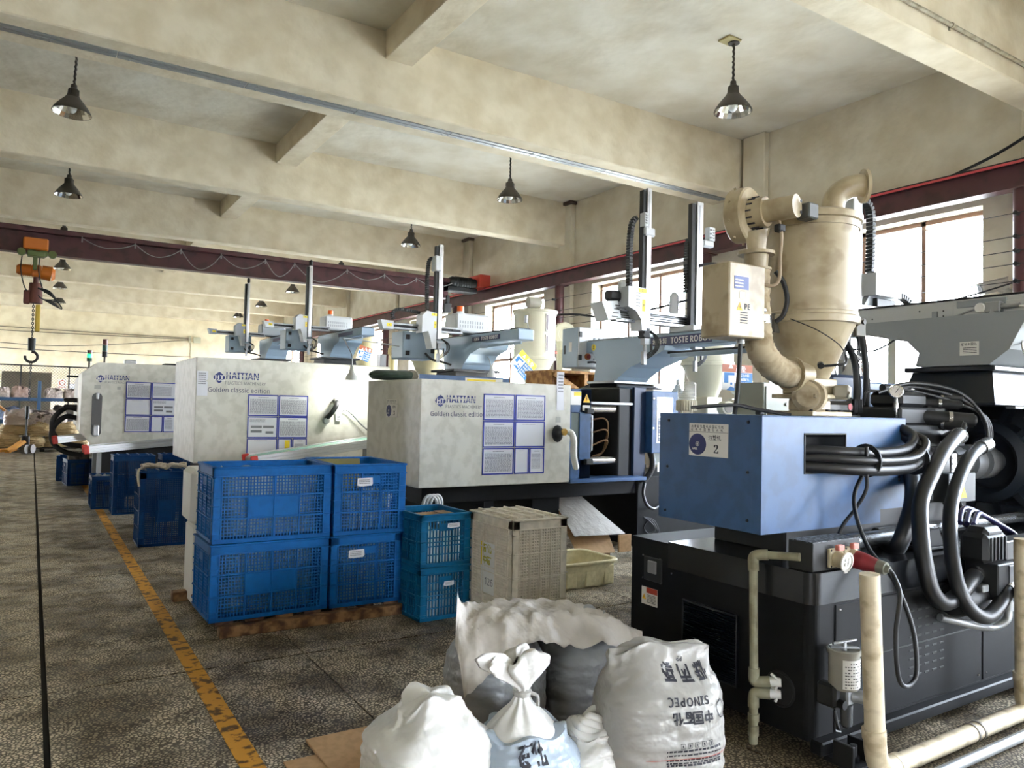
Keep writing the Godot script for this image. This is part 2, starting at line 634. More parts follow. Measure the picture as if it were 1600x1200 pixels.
	ps.span(Vector3(-1.5, -0.1, FAR - 4.0), Vector3(-1.3, 2.6, FAR - 0.3))
	ps.span(Vector3(1.0, -0.1, FAR - 4.0), Vector3(1.2, 2.6, FAR - 0.3))
	ps.span(Vector3(-1.5, 2.5, FAR - 4.0), Vector3(1.2, 2.7, FAR - 0.3))
	ps.span(Vector3(-1.5, -0.1, FAR - 4.2), Vector3(1.2, 2.7, FAR - 4.0))
	ps.span(Vector3(-1.5, -0.2, FAR - 4.0), Vector3(1.2, 0.0, FAR - 0.3))
	struct("wall_passage", ps, mats["wall paint"])
	var rw := Shape.new()   # the wall behind the photographer, with the open gateway of the hall
	rw.span(Vector3(LEFT - 0.32, -0.1, REAR), Vector3(GATE.x, CEIL + 0.1, REAR + 0.3))
	rw.span(Vector3(GATE.y, -0.1, REAR), Vector3(WALL + 0.32, CEIL + 0.1, REAR + 0.3))
	rw.span(Vector3(GATE.x, 3.2, REAR), Vector3(GATE.y, CEIL + 0.1, REAR + 0.3))
	struct("wall_rear", rw, mats["wall paint"])
	var yard := Shape.new()
	yard.span(Vector3(-60, -0.6, -70), Vector3(60, -0.35, 60))
	struct("ground", yard, mat("yard concrete", hx("a9a59a"), 0.9))
	# window frames and panes
	for k in wins.size():
		window(k + 1, WALL + 0.24, wins[k][0], wins[k][1], k == 4)

func long_wall(called: String, x0: float, x1: float, wins: Array, sill: float, head: float):
	var s := Shape.new()
	var lo := sill
	for w in wins:
		lo = minf(lo, w[2] if w.size() > 2 else sill)
	s.span(Vector3(x0, -0.1, FAR - 0.3), Vector3(x1, lo, REAR))
	s.span(Vector3(x0, head, FAR - 0.3), Vector3(x1, CEIL + 0.1, REAR))
	var z := REAR
	for w in wins:
		s.span(Vector3(x0, lo, w[0]), Vector3(x1, head, z))
		s.span(Vector3(x0, lo - 0.01, w[1]), Vector3(x1, w[2] if w.size() > 2 else sill, w[0]))
		z = w[1]
	s.span(Vector3(x0, lo, FAR - 0.3), Vector3(x1, head, z))
	var wall := struct(called, s, mats["wall paint"])
	var inner := x0 if x0 > 0 else x1
	var side := -1.0 if x0 > 0 else 1.0
	for zc in [9.1, 4.9, 0.9, -3.5, -7.08, -11.5, -15.4, -19.55, -23.4, -27.2]:
		var p := Shape.new()
		p.span(Vector3(inner, 0, zc - 0.19), Vector3(inner + side * 0.1, CEIL - 0.005, zc + 0.19), 0.012)
		struct("pillar", p, mats["wall paint"], wall)
		if zc < -10.0 and zc > -20.0:
			var cap := Shape.new()
			cap.span(Vector3(inner, CEIL - 0.06, zc - 0.13), Vector3(inner + side * 0.16, CEIL, zc + 0.23), 0.005)
			struct("pillar_cap", cap, mat("rust plate", hx("5a4a40"), 0.8), wall)
	var sl := Shape.new()
	if wins.is_empty():
		return
	for w in wins:
		sl.span(Vector3(inner - side * 0.3, sill - 0.04, w[1] - 0.05), Vector3(inner + side * 0.05, sill + 0.002, w[0] + 0.05), 0.008)
	struct("sill", sl, mats["beam paint"], wall)

func window(num: int, x: float, z0: float, z1: float, tall: bool):
	var w := Node3D.new()
	w.name = "window_%d" % num
	add_child(w)
	w.set_meta("kind", "structure")
	org[w] = Vector3.ZERO
	var y0 := 0.45
	var y1 := 3.56
	var f := Shape.new()
	f.span(Vector3(x - 0.03, y0, z1), Vector3(x + 0.03, y0 + 0.05, z0))
	f.span(Vector3(x - 0.03, y1 - 0.05, z1), Vector3(x + 0.03, y1, z0))
	f.span(Vector3(x - 0.03, y0, z1), Vector3(x + 0.03, y1, z1 + 0.05))
	f.span(Vector3(x - 0.03, y0, z0 - 0.05), Vector3(x + 0.03, y1, z0))
	struct("window_frame", f, mats["frame steel"], w)
	var cuts := [z0]
	for k in 2:
		cuts.append(lerpf(z0, z1, (k + 1) / 3.0))
	cuts.append(z1)
	for k in [1, 2]:
		var m := Shape.new()
		m.span(Vector3(x - 0.03, y0, cuts[k] - 0.025), Vector3(x + 0.03, y1, cuts[k] + 0.025))
		struct("mullion", m, mats["frame steel"], w)
	var tr := Shape.new()
	tr.span(Vector3(x - 0.03, 2.3, z1), Vector3(x + 0.03, 2.36, z0))
	struct("transom", tr, mats["frame steel"], w)
	if tall:
		for z in [-5.2, -5.87]:
			var m := Shape.new()
			m.span(Vector3(x - 0.08, y0, z - 0.05), Vector3(x - 0.03, 2.3, z + 0.05), 0.006)
			struct("sash_stile", m, mats["frame upvc"], w)
	for k in 3:
		var p := Shape.new()
		p.span(Vector3(x - 0.004, y0 + 0.05, cuts[k + 1] + 0.02), Vector3(x + 0.004, y1 - 0.05, cuts[k] - 0.02))
		struct("pane", p, mats["glass"], w)

func i_beam(s: Shape, a: Vector3, b: Vector3, w: float, h: float, tf := 0.014, tw := 0.01):   # an I section from a to b, given at its middle
	var up := Vector3.UP
	s.beam(a + up * (h / 2 - tf / 2), b + up * (h / 2 - tf / 2), w, tf)
	s.beam(a - up * (h / 2 - tf / 2), b - up * (h / 2 - tf / 2), w, tf)
	s.beam(a, b, tw, h - 2 * tf)

func chain(s: Shape, a: Vector3, b: Vector3, link := 0.045):
	var n := int(a.distance_to(b) / (link * 0.72))
	for k in n:
		var c := a.lerp(b, (k + 0.5) / n)
		var side := Vector3.RIGHT if k % 2 else Vector3.BACK
		var p := []
		for i in 9:
			var t := TAU * i / 8
			p.append(c + side * cos(t) * link * 0.32 + Vector3.UP * sin(t) * link * 0.5)
		s.tube(p, link * 0.13, 5, 1, false)

func build_crane():
	var rx := 8.2
	# ---- runway girder with its rail, on posts
	var run := thing("crane_runway", "dark red crane runway girder along the window wall, carried on round posts", "crane rail", Vector3(rx, 0, -12))
	var g := Shape.new()
	i_beam(g, Vector3(rx, 3.70, 13.8), Vector3(rx, 3.70, -31.0), 0.17, 0.26)
	part(run, "girder", g, mats["crane red"])
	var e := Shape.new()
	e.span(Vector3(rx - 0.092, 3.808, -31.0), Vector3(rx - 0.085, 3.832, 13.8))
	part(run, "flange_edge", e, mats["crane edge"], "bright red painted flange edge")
	var r := Shape.new()
	r.span(Vector3(rx - 0.03, 3.83, -31.0), Vector3(rx + 0.03, 3.868, 13.8), 0.006)
	for k in 29:
		r.box(Vector3(rx, 3.838, 13.0 - k * 1.5), Vector3(0.16, 0.016, 0.05))
	part(run, "rail", r, mats["black iron"])
	for z in [9.1, 4.9, 0.9, -3.58, -7.75, -11.36, -15.4, -19.5, -23.4, -27.2]:
		var p := Shape.new()
		p.rod(Vector3(rx, 0.012, z), Vector3(rx, 3.57, z), 0.085, 0.085, 18)
		p.box(Vector3(rx, 0.006, z), Vector3(0.3, 0.012, 0.3))
		p.box(Vector3(rx, 3.565, z), Vector3(0.24, 0.014, 0.24))
		part(run, "post", p, mats["crane red"])
	# ---- bare trolley wires on insulators
	var wi := thing("trolley_wires", "thin horizontal conductor wires strung on insulators past the windows", "wires", Vector3(rx - 0.16, 2.6, -12))
	for y in [3.3, 3.07, 2.93, 2.8, 2.63]:
		var s := Shape.new()
		var pts := []
		for k in 23:
			pts.append(Vector3(rx - 0.16, y - 0.015 * (k % 2), 13.0 - 2.0 * k))
		s.tube(pts, 0.0045, 5, 2)
		part(wi, "wire", s, mats["black iron"])
		for z in [0.5, -3.58, -7.75, -11.36, -15.4, -19.5]:
			var q := Shape.new()
			q.rod(Vector3(rx - 0.08, y, z), Vector3(rx - 0.14, y, z), 0.012, 0.012, 8)
			q.rod(Vector3(rx - 0.1, y, z), Vector3(rx - 0.16, y, z), 0.022, 0.022, 8)
			part(wi, "insulator", q, mats["black iron"])
	var cb := Shape.new()
	cb.tube([Vector3(rx - 0.1, 2.95, -7.75), Vector3(rx - 0.2, 2.85, -8.6), Vector3(rx - 0.3, 2.80, -9.6), Vector3(rx - 0.2, 2.95, -10.6), Vector3(rx - 0.15, 3.0, -11.3)], 0.018, 7, 5)
	solo("supply_cable", cb, mats["rubber"], "thick black supply cable slung between two posts before a window", "cable", Vector3(rx - 0.2, 2.8, -9.6))
	var cb2 := Shape.new()
	cb2.tube([Vector3(rx + 0.05, 3.86, -4.36), Vector3(rx + 0.07, 4.0, -3.85), Vector3(rx + 0.08, 4.22, -3.3), Vector3(rx + 0.1, 4.4, -2.7)], 0.016, 7, 5)
	solo("feed_cable", cb2, mats["rubber"], "black cable rising steeply from the red runway toward the ceiling", "cable", Vector3(rx + 0.05, 3.86, -4.36))
	var cb3 := Shape.new()
	cb3.tube([Vector3(rx - 0.12, 2.62, -3.62), Vector3(rx - 0.14, 2.52, -4.1), Vector3(rx - 0.16, 2.42, -4.9), Vector3(rx - 0.18, 2.3, -5.6), Vector3(rx - 0.2, 2.2, -6.4)], 0.009, 6, 5)
	solo("sagging_cord", cb3, mats["rubber"], "thin black cord sagging from the right post across the near window", "cable", Vector3(rx - 0.16, 2.3, -5.6))
	# ---- travelling bridge
	var zc := -14.3
	var br := thing("crane_bridge", "dark red bridge girder spanning the hall, with festoon cable", "crane", Vector3(0, 3.55, zc))
	var b := Shape.new()
	i_beam(b, Vector3(-7.2, 3.775, zc), Vector3(7.4, 3.775, zc), 0.2, 0.41, 0.02, 0.012)
	part(br, "bridge_girder", b, mats["crane red"])
	var top := Shape.new()
	top.span(Vector3(-7.2, 3.9, zc + 0.07), Vector3(7.4, 3.985, zc + 0.16), 0.01)
	part(br, "stiffener", top, mats["crane red"])
	var ec := Shape.new()
	ec.span(Vector3(7.98, 3.85, zc - 1.0), Vector3(8.24, 4.12, zc + 0.35), 0.015)
	part(br, "end_carriage", ec, mat("carriage red", hx("b23a2e"), 0.45))
	var mo := Shape.new()
	mo.rod(Vector3(7.42, 3.92, zc + 0.1), Vector3(7.98, 3.92, zc + 0.1), 0.12, 0.12, 16)
	mo.rod(Vector3(7.36, 3.92, zc + 0.1), Vector3(7.44, 3.92, zc + 0.1), 0.09, 0.13, 16)
	for k in 7:
		mo.rod(Vector3(7.5 + k * 0.06, 3.92, zc + 0.1), Vector3(7.52 + k * 0.06, 3.92, zc + 0.1), 0.135, 0.135, 16)
	mo.span(Vector3(7.3, 3.72, zc - 0.1), Vector3(8.0, 3.82, zc + 0.2), 0.01)
	part(br, "drive_motor", mo, mats["black iron"])
	var lim := Shape.new()
	lim.span(Vector3(7.3, 3.28, zc + 0.1), Vector3(7.36, 3.62, zc + 0.16))
	lim.span(Vector3(7.24, 3.26, zc + 0.08), Vector3(7.40, 3.45, zc + 0.18), 0.01)
	part(br, "limit_switch", lim, mats["black iron"])
	var fc := Shape.new()
	var px := 0.6
	while px < 7.2:
		var step := rng.randf_range(0.5, 1.1)
		var sag := rng.randf_range(0.08, 0.28)
		fc.tube([Vector3(px, 3.88, zc + 0.2), Vector3(px + step * 0.25, 3.86 - sag * 0.75, zc + 0.22), Vector3(px + step * 0.5, 3.86 - sag, zc + 0.2), Vector3(px + step * 0.78, 3.86 - sag * 0.6, zc + 0.21), Vector3(px + step, 3.88, zc + 0.2)], 0.008, 5, 4)
		fc.box(Vector3(px, 3.86, zc + 0.19), Vector3(0.02, 0.09, 0.03))
		px += step
	part(br, "festoon_cable", fc, mat("grey cable", hx("7d7a78"), 0.6))
	# ---- hoist
	var ho := thing("chain_hoist", "orange electric chain hoist hanging from the bridge girder", "hoist", Vector3(-0.02, 2.0, zc))
	var h1 := Shape.new()
	h1.span(Vector3(-0.2, 3.60, zc + 0.1), Vector3(0.14, 3.78, zc + 0.3), 0.02)
	part(ho, "trolley_motor", h1, mats["orange paint"])
	var h2 := Shape.new()
	for x in [-0.22, -0.08, 0.08, 0.2]:
		h2.rod(Vector3(x, 3.56, zc + 0.12), Vector3(x, 3.56, zc + 0.2), 0.06, 0.06, 14)
		h2.rod(Vector3(x, 3.62, zc - 0.2), Vector3(x, 3.62, zc - 0.02), 0.05, 0.05, 12)
	h2.span(Vector3(-0.06, 3.3, zc - 0.02), Vector3(0.0, 3.62, zc + 0.14), 0.01)
	h2.span(Vector3(-0.14, 3.5, zc + 0.06), Vector3(0.1, 3.58, zc + 0.24), 0.01)
	part(ho, "trolley_wheels", h2, mat("wheel green", hx("5d6b3c"), 0.5))
	var h3 := Shape.new()
	h3.rod(Vector3(-0.24, 3.3, zc), Vector3(-0.08, 3.3, zc), 0.085, 0.09, 18)
	h3.rod(Vector3(-0.28, 3.3, zc), Vector3(-0.24, 3.3, zc), 0.06, 0.085, 18)
	for k in 5:
		h3.rod(Vector3(-0.22 + k * 0.03, 3.3, zc), Vector3(-0.21 + k * 0.03, 3.3, zc), 0.096, 0.096, 18)
	h3.span(Vector3(-0.08, 3.2, zc - 0.08), Vector3(0.06, 3.39, zc + 0.09), 0.02)
	h3.rod(Vector3(0.06, 3.29, zc), Vector3(0.2, 3.27, zc), 0.11, 0.12, 18)
	h3.rod(Vector3(0.2, 3.27, zc), Vector3(0.25, 3.27, zc), 0.12, 0.07, 18)
	part(ho, "hoist_body", h3, mats["orange paint"])
	var h4 := Shape.new()
	h4.rod(Vector3(-0.01, 3.1, zc), Vector3(-0.01, 3.2, zc), 0.04, 0.04, 10)
	h4.rod(Vector3(-0.01, 2.78, zc), Vector3(-0.01, 3.1, zc), 0.105, 0.09, 16)
	h4.span(Vector3(-0.17, 2.76, zc - 0.05), Vector3(-0.08, 2.98, zc + 0.06), 0.015)
	part(ho, "lower_block", h4, mat("rust red", hx("5f2f26"), 0.6))
	var h5 := Shape.new()
	h5.span(Vector3(0.0, 2.33, zc - 0.02), Vector3(0.07, 2.76, zc + 0.04), 0.01)
	part(ho, "chain_bag", h5, mat("chain yellow", hx("b89a35"), 0.6))
	var h6 := Shape.new()
	for k in 6:
		var a := 0.12 + 0.04 * k
		h6.tube([Vector3(0.02, 3.02, zc + 0.1), Vector3(0.14 + a * 0.3, 2.98 - 0.02 * k, zc + 0.12), Vector3(0.2 + a * 0.5, 2.86 - 0.03 * k, zc + 0.1), Vector3(0.1, 2.84, zc + 0.12), Vector3(0.03, 2.9, zc + 0.1)], 0.009, 5, 5)
	for x in [-0.2, 0.04]:
		h6.tube([Vector3(x, 3.6, zc + 0.1), Vector3(x - 0.02, 3.3, zc + 0.13), Vector3(x + 0.03, 3.05, zc + 0.12), Vector3(x + 0.08, 2.95, zc + 0.1)], 0.01, 6, 5)
	part(ho, "control_cable", h6, mats["rubber"])
	var h7 := Shape.new()
	chain(h7, Vector3(-0.03, 2.78, zc), Vector3(-0.03, 2.2, zc))
	stuff(part(ho, "load_chain", h7, mats["black iron"]))
	var h8 := Shape.new()
	h8.rod(Vector3(-0.03, 2.02, zc), Vector3(-0.03, 2.22, zc), 0.05, 0.055, 12)
	var hk := []
	for k in 12:
		var a := PI * 0.5 - TAU * 0.78 * k / 11
		hk.append(Vector3(-0.03 + 0.085 * cos(a), 1.92 + 0.085 * sin(a), zc))
	h8.tube(hk, 0.02, 8, 2)
	part(ho, "load_hook", h8, mats["black iron"])
	var ch := Shape.new()
	chain(ch, Vector3(-0.03, 1.86, zc), Vector3(-0.03, 1.25, zc))
	solo("sling_chain", ch, mats["black iron"], "loose sling chain hanging from the hoist hook", "chain", Vector3(-0.03, 1.25, zc))

func build_lamps():
	var l := thing("pendant_lamp", "unlit dark pendant lamp with mirrored shade hanging nearest on the right, over the near machines", "lamp", Vector3(6.08, CEIL, -5.4), "pendant lamps", true)
	var c := Shape.new()
	c.box(Vector3(-0.06, -0.012, 0.0), Vector3(0.18, 0.02, 0.16), 0.004)
	part(l, "ceiling_plate", c, mat("plate tan", hx("a89a6c"), 0.7))
	var r := Shape.new()
	r.rod(Vector3(0, -0.03, 0), Vector3(0, -0.02, 0), 0.06, 0.06, 16)
	var pts := []
	for k in 25:
		pts.append(Vector3(0.006 * sin(k * 1.9), -0.02 - 0.017 * k, 0.006 * cos(k * 1.9)))
	r.tube(pts, 0.012, 7, 2)
	r.rod(Vector3(0, -0.03, 0), Vector3(0, -0.44, 0), 0.011, 0.011, 8)
	part(l, "hanging_rod", r, mats["shade green"])
	var n := Shape.new()
	n.t = Transform3D(Basis(), Vector3(0, -0.58, 0))
	n.lathe([Vector2(0.0, 0.15), Vector2(0.03, 0.15), Vector2(0.034, 0.11), Vector2(0.055, 0.09), Vector2(0.06, 0.03), Vector2(0.075, 0.0)], 20)
	for k in 4:
		n.box(Vector3(0.06 * cos(k * PI / 2), 0.055, 0.06 * sin(k * PI / 2)), Vector3(0.012, 0.06, 0.012))
	part(l, "socket", n, mats["shade green"])
	var s := Shape.new()
	s.t = Transform3D(Basis(), Vector3(0, -0.75, 0))
	s.lathe([Vector2(0.196, -0.004), Vector2(0.192, 0.012), Vector2(0.17, 0.05), Vector2(0.13, 0.105), Vector2(0.075, 0.17), Vector2(0.0, 0.175)], 32)
	part(l, "lamp_shade", s, mats["shade green"])
	var i := Shape.new()
	i.t = Transform3D(Basis(), Vector3(0, -0.75, 0))
	for k in 24:   # faceted reflector
		var a0 := TAU * k / 24
		var a1 := TAU * (k + 1) / 24
		var pr := [Vector2(0.192, -0.003), Vector2(0.165, 0.045), Vector2(0.125, 0.1), Vector2(0.07, 0.16)]
		for j in 3:
			var p: Vector2 = pr[j]
			var q: Vector2 = pr[j + 1]
			i.quad(Vector3(p.x * cos(a0), p.y, p.x * sin(a0)), Vector3(p.x * cos(a1), p.y, p.x * sin(a1)), Vector3(q.x * cos(a1), q.y, q.x * sin(a1)), Vector3(q.x * cos(a0), q.y, q.x * sin(a0)))
	part(l, "reflector", i, mats["mirror"])
	var b := Shape.new()
	b.t = Transform3D(Basis(), Vector3(0, -0.69, 0))
	b.ball(Vector3(0, 0.0, 0), Vector3(0.05, 0.065, 0.05))
	part(l, "bulb", b, mat("bulb white", hx("e3e4e0"), 0.3))
	var right := ["", "second pendant lamp on the right, before the twin-mast robot's bay", "third pendant lamp on the right, over the tall slim robot mast", "fourth pendant lamp on the right, half hidden behind the bridge girder", "pendant lamp under the girder beside the second robot mast", "small far pendant lamp between the two far robot masts", "farthest pendant lamp on the right, behind the farthest robot mast"]
	var left := ["", "nearest pendant lamp on the left, below the wide cream beam", "second pendant lamp on the left, above the orange hoist", "left pendant lamp whose cap just shows over the bridge girder", "pendant lamp just right of the orange hoist motor", "middle one of the three small lamps beside the hoist", "lowest and farthest of the three small lamps beside the hoist"]
	var zz := [-5.4, -9.65, -13.6, -17.6, -21.5, -25.4, -29.3]
	var rxs := [6.08, 6.0, 6.2, 6.19, 6.16, 6.25, 6.4]
	var lxs := [0.2, 0.29, 0.37, 0.43, 0.52, 0.56, 0.66]
	for k in range(1, 7):
		copy(l, Vector3(rxs[k], CEIL, zz[k]), k * 1.3, right[k], Vector3(0.0, 0, 0.02 * (k % 3 - 1)))
		copy(l, Vector3(lxs[k], CEIL, zz[k]), k * 0.9, left[k], Vector3(0.02 * (k % 2), 0, -0.04 if k == 1 else 0.0))

func bx(parent: Node3D, called: String, a: Vector3, b: Vector3, m: Material, bev := 0.004, label := "") -> MeshInstance3D:
	var s := Shape.new()
	s.span(a, b, bev)
	return part(parent, called, s, m, label)

func hose(parent: Node3D, called: String, pts: Array, r: float, m: Material, label := "") -> MeshInstance3D:
	var s := Shape.new()
	s.tube(pts, r, 10, 6)
	return part(parent, called, s, m, label)

func screws(parent: Node3D, pts: Array, axis: Vector3, r := 0.006, m: Material = null):
	for p in pts:
		var s := Shape.new()
		s.rod(p - axis * 0.002, p + axis * 0.004, r, r * 0.7, 10)
		part(parent, "screw", s, m if m else mats["steel"])

func build_machines():
	machine_near()
	machine_two()
	machine_three()
	machine_four()
	machine_far()

# the logo of the maker, lettered on the cabinets that face +Z
func maker_logo(t: Node3D, x: float, y: float, z: float, k: float, sub: bool):
	var d := Shape.new()
	d.t = Transform3D(Basis(), Vector3(x, y, z))
	var o := []
	for i in 24:   # a rounded diamond
		var a := TAU * i / 24
		var r := 0.05 * k / pow(pow(absf(cos(a)), 1.25) + pow(absf(sin(a)), 1.25), 1.0 / 1.25)
		o.append(Vector2(r * cos(a), r * sin(a)))
	d.prism(o, 0.0, 0.0012)
	part(t, "logo_diamond", d, mats["navy print"])
	lettering(t, "logo_letters", "HT", 0.053 * k, Vector3(x, y, z + 0.0015), 0, mats["label white"], 0.001, false, true, 1.15)
	var w := Shape.new()
	var wp := []
	for i in 9:
		wp.append(Vector3(x + (-0.046 + 0.0115 * i) * k, y - (0.027 - 0.006 * (i % 2)) * k, z + 0.001))
	w.tube(wp, 0.0032 * k, 5, 2)
	part(t, "logo_wave", w, mats["label white"])
	lettering(t, "maker_name", "HAITIAN", 0.082 * k, Vector3(x + 0.198 * k, y + 0.018 * k, z + 0.0005), 0, mats["navy print"], 0.001, false, true, 0.86)
	var c := Shape.new()   # the pale cuts through the name
	c.quad(Vector3(x + 0.055 * k, y + 0.030 * k, z + 0.0016), Vector3(x + 0.345 * k, y + 0.001 * k, z + 0.0016), Vector3(x + 0.345 * k, y + 0.006 * k, z + 0.0016), Vector3(x + 0.055 * k, y + 0.036 * k, z + 0.0016))
	c.quad(Vector3(x + 0.055 * k, y + 0.018 * k, z + 0.0016), Vector3(x + 0.345 * k, y + 0.024 * k, z + 0.0016), Vector3(x + 0.345 * k, y + 0.030 * k, z + 0.0016), Vector3(x + 0.055 * k, y + 0.022 * k, z + 0.0016))
	part(t, "name_stripes", c, mats["machine white"])
	lettering(t, "maker_subtitle", "PLASTICS MACHINERY", 0.038 * k, Vector3(x + 0.225 * k, y - 0.045 * k, z + 0.0005), 0, mats["grey print"], 0.001, false, false, 0.94)
	if sub:
		lettering(t, "series_name", "Golden classic edition", 0.056 * k, Vector3(x + 0.175 * k, y - 0.108 * k, z + 0.0005), 0, mat("series print", hx("3d3f5c"), 0.5), 0.001, false, false, 0.98)

# a sheet in a blue magnetic frame
func notice(x0: float, x1: float, y0: float, y1: float, z: float, label: String, style: int, grp: String):
	var t := thing("notice_frame", label, "notice", Vector3((x0 + x1) / 2, y0, z), grp)
	var f := Shape.new()
	var w := 0.011
	f.span(Vector3(x0, y0, z), Vector3(x1, y0 + w, z + 0.004))
	f.span(Vector3(x0, y1 - w, z), Vector3(x1, y1, z + 0.004))
	f.span(Vector3(x0, y0, z), Vector3(x0 + w, y1, z + 0.004))
	f.span(Vector3(x1 - w, y0, z), Vector3(x1, y1, z + 0.004))
	part(t, "frame", f, mat("frame blue", hx("24349a"), 0.35))
	var p := Shape.new()
	p.span(Vector3(x0 + w * 0.5, y0 + w * 0.5, z), Vector3(x1 - w * 0.5, y1 - w * 0.5, z + 0.002))
	part(t, "sheet", p, mats["paper"])
	var s := Shape.new()
	var g := Shape.new()
	var at := Vector3(x0 + w * 2, y1 - w * 2, z + 0.002)
	var ww := x1 - x0 - w * 4
	var hh := y1 - y0 - w * 4
	if style == 0:   # a ruled table
		scribble(s, at + Vector3(ww * 0.3, 0, 0), Vector3.RIGHT, Vector3.DOWN, ww * 0.4, hh * 0.07, 1, rng)
		for k in 15:
			var y := at.y - hh * (0.12 + 0.88 * k / 14.0)
			s.quad(Vector3(at.x, y - 0.0006, at.z + 0.001), Vector3(at.x + ww, y - 0.0006, at.z + 0.001), Vector3(at.x + ww, y + 0.0006, at.z + 0.001), Vector3(at.x, y + 0.0006, at.z + 0.001))
		for k in 9:
			var x := at.x + ww * k / 8.0
			s.quad(Vector3(x - 0.0006, at.y - hh, at.z + 0.001), Vector3(x + 0.0006, at.y - hh, at.z + 0.001), Vector3(x + 0.0006, at.y - hh * 0.12, at.z + 0.001), Vector3(x - 0.0006, at.y - hh * 0.12, at.z + 0.001))
		scribble(s, at + Vector3.DOWN * hh * 0.14, Vector3.RIGHT, Vector3.DOWN, ww, hh * 0.85, 14, rng)
	elif style == 1:   # a page of text
		scribble(s, at + Vector3(ww * 0.25, 0, 0), Vector3.RIGHT, Vector3.DOWN, ww * 0.5, hh * 0.08, 1, rng)
		scribble(s, at + Vector3.DOWN * hh * 0.15, Vector3.RIGHT, Vector3.DOWN, ww * 0.85, hh * 0.75, 12, rng)
	elif style == 2:   # drawings of grey parts
		scribble(s, at, Vector3.RIGHT, Vector3.DOWN, ww * 0.6, hh * 0.2, 4, rng)
		for q in [[0.05, 0.42, 0.42], [0.52, 0.42, 0.42], [0.05, 0.68, 0.42], [0.62, 0.75, 0.3]]:
			var a := at + Vector3(ww * q[0], -hh * q[1], 0.001)
			g.quad(a + Vector3(0, -hh * 0.13, 0), a + Vector3(ww * q[2], -hh * 0.13, 0), a + Vector3(ww * q[2], 0, 0), a)
			g.quad(a + Vector3(0.01, -hh * 0.05, 0.0005), a + Vector3(ww * q[2] - 0.01, -hh * 0.05, 0.0005), a + Vector3(ww * q[2], 0.002, 0.0005), a + Vector3(0, 0.002, 0.0005))
		part(t, "drawing", g, mat("grey ink", hx("77787c"), 0.7))
	elif style == 3:   # a yellow notice
		g.quad(at + Vector3(ww * 0.5, -hh, 0.001), at + Vector3(ww, -hh, 0.001), at + Vector3(ww, 0, 0.001), at + Vector3(ww * 0.5, 0, 0.001))
		part(t, "yellow_panel", g, mats["label yellow"])
		scribble(s, at + Vector3(ww * 0.1, 0, 0), Vector3.DOWN, Vector3.LEFT * -1.0, hh * 0.9, ww * 0.35, 3, rng)
		scribble(s, at + Vector3(ww * 0.55, 0, 0.001), Vector3.DOWN, Vector3.RIGHT, hh * 0.9, ww * 0.4, 2, rng)
	else:
		scribble(s, at + Vector3(ww * 0.2, 0, 0), Vector3.RIGHT, Vector3.DOWN, ww * 0.5, hh * 0.04, 1, rng)
	if s.v.size():
		part(t, "print", s, mat("faint ink", hx("85868f"), 0.7))

func notices(x0: float, y0: float, z: float, where: String, styles: Array):
	var xm := x0 + 0.3
	var x1 := x0 + 0.606
	var cells := [[x0, xm, 2, "top left"], [xm + 0.006, x1, 2, "top right"], [x0, xm, 1, "middle left"], [xm + 0.006, x1, 1, "middle right"], [x0, xm, 0, "bottom left"], [xm + 0.006, xm + 0.15, 0, "narrow bottom centre"], [xm + 0.156, x1, 0, "narrow bottom right"]]
	for k in cells.size():
		var c: Array = cells[k]
		notice(c[0], c[1], y0 + 0.22 * c[2], y0 + 0.22 * c[2] + 0.216, z, "%s sheet in the blue-framed board on %s" % [c[3], where], styles[k], "framed sheets on " + where)

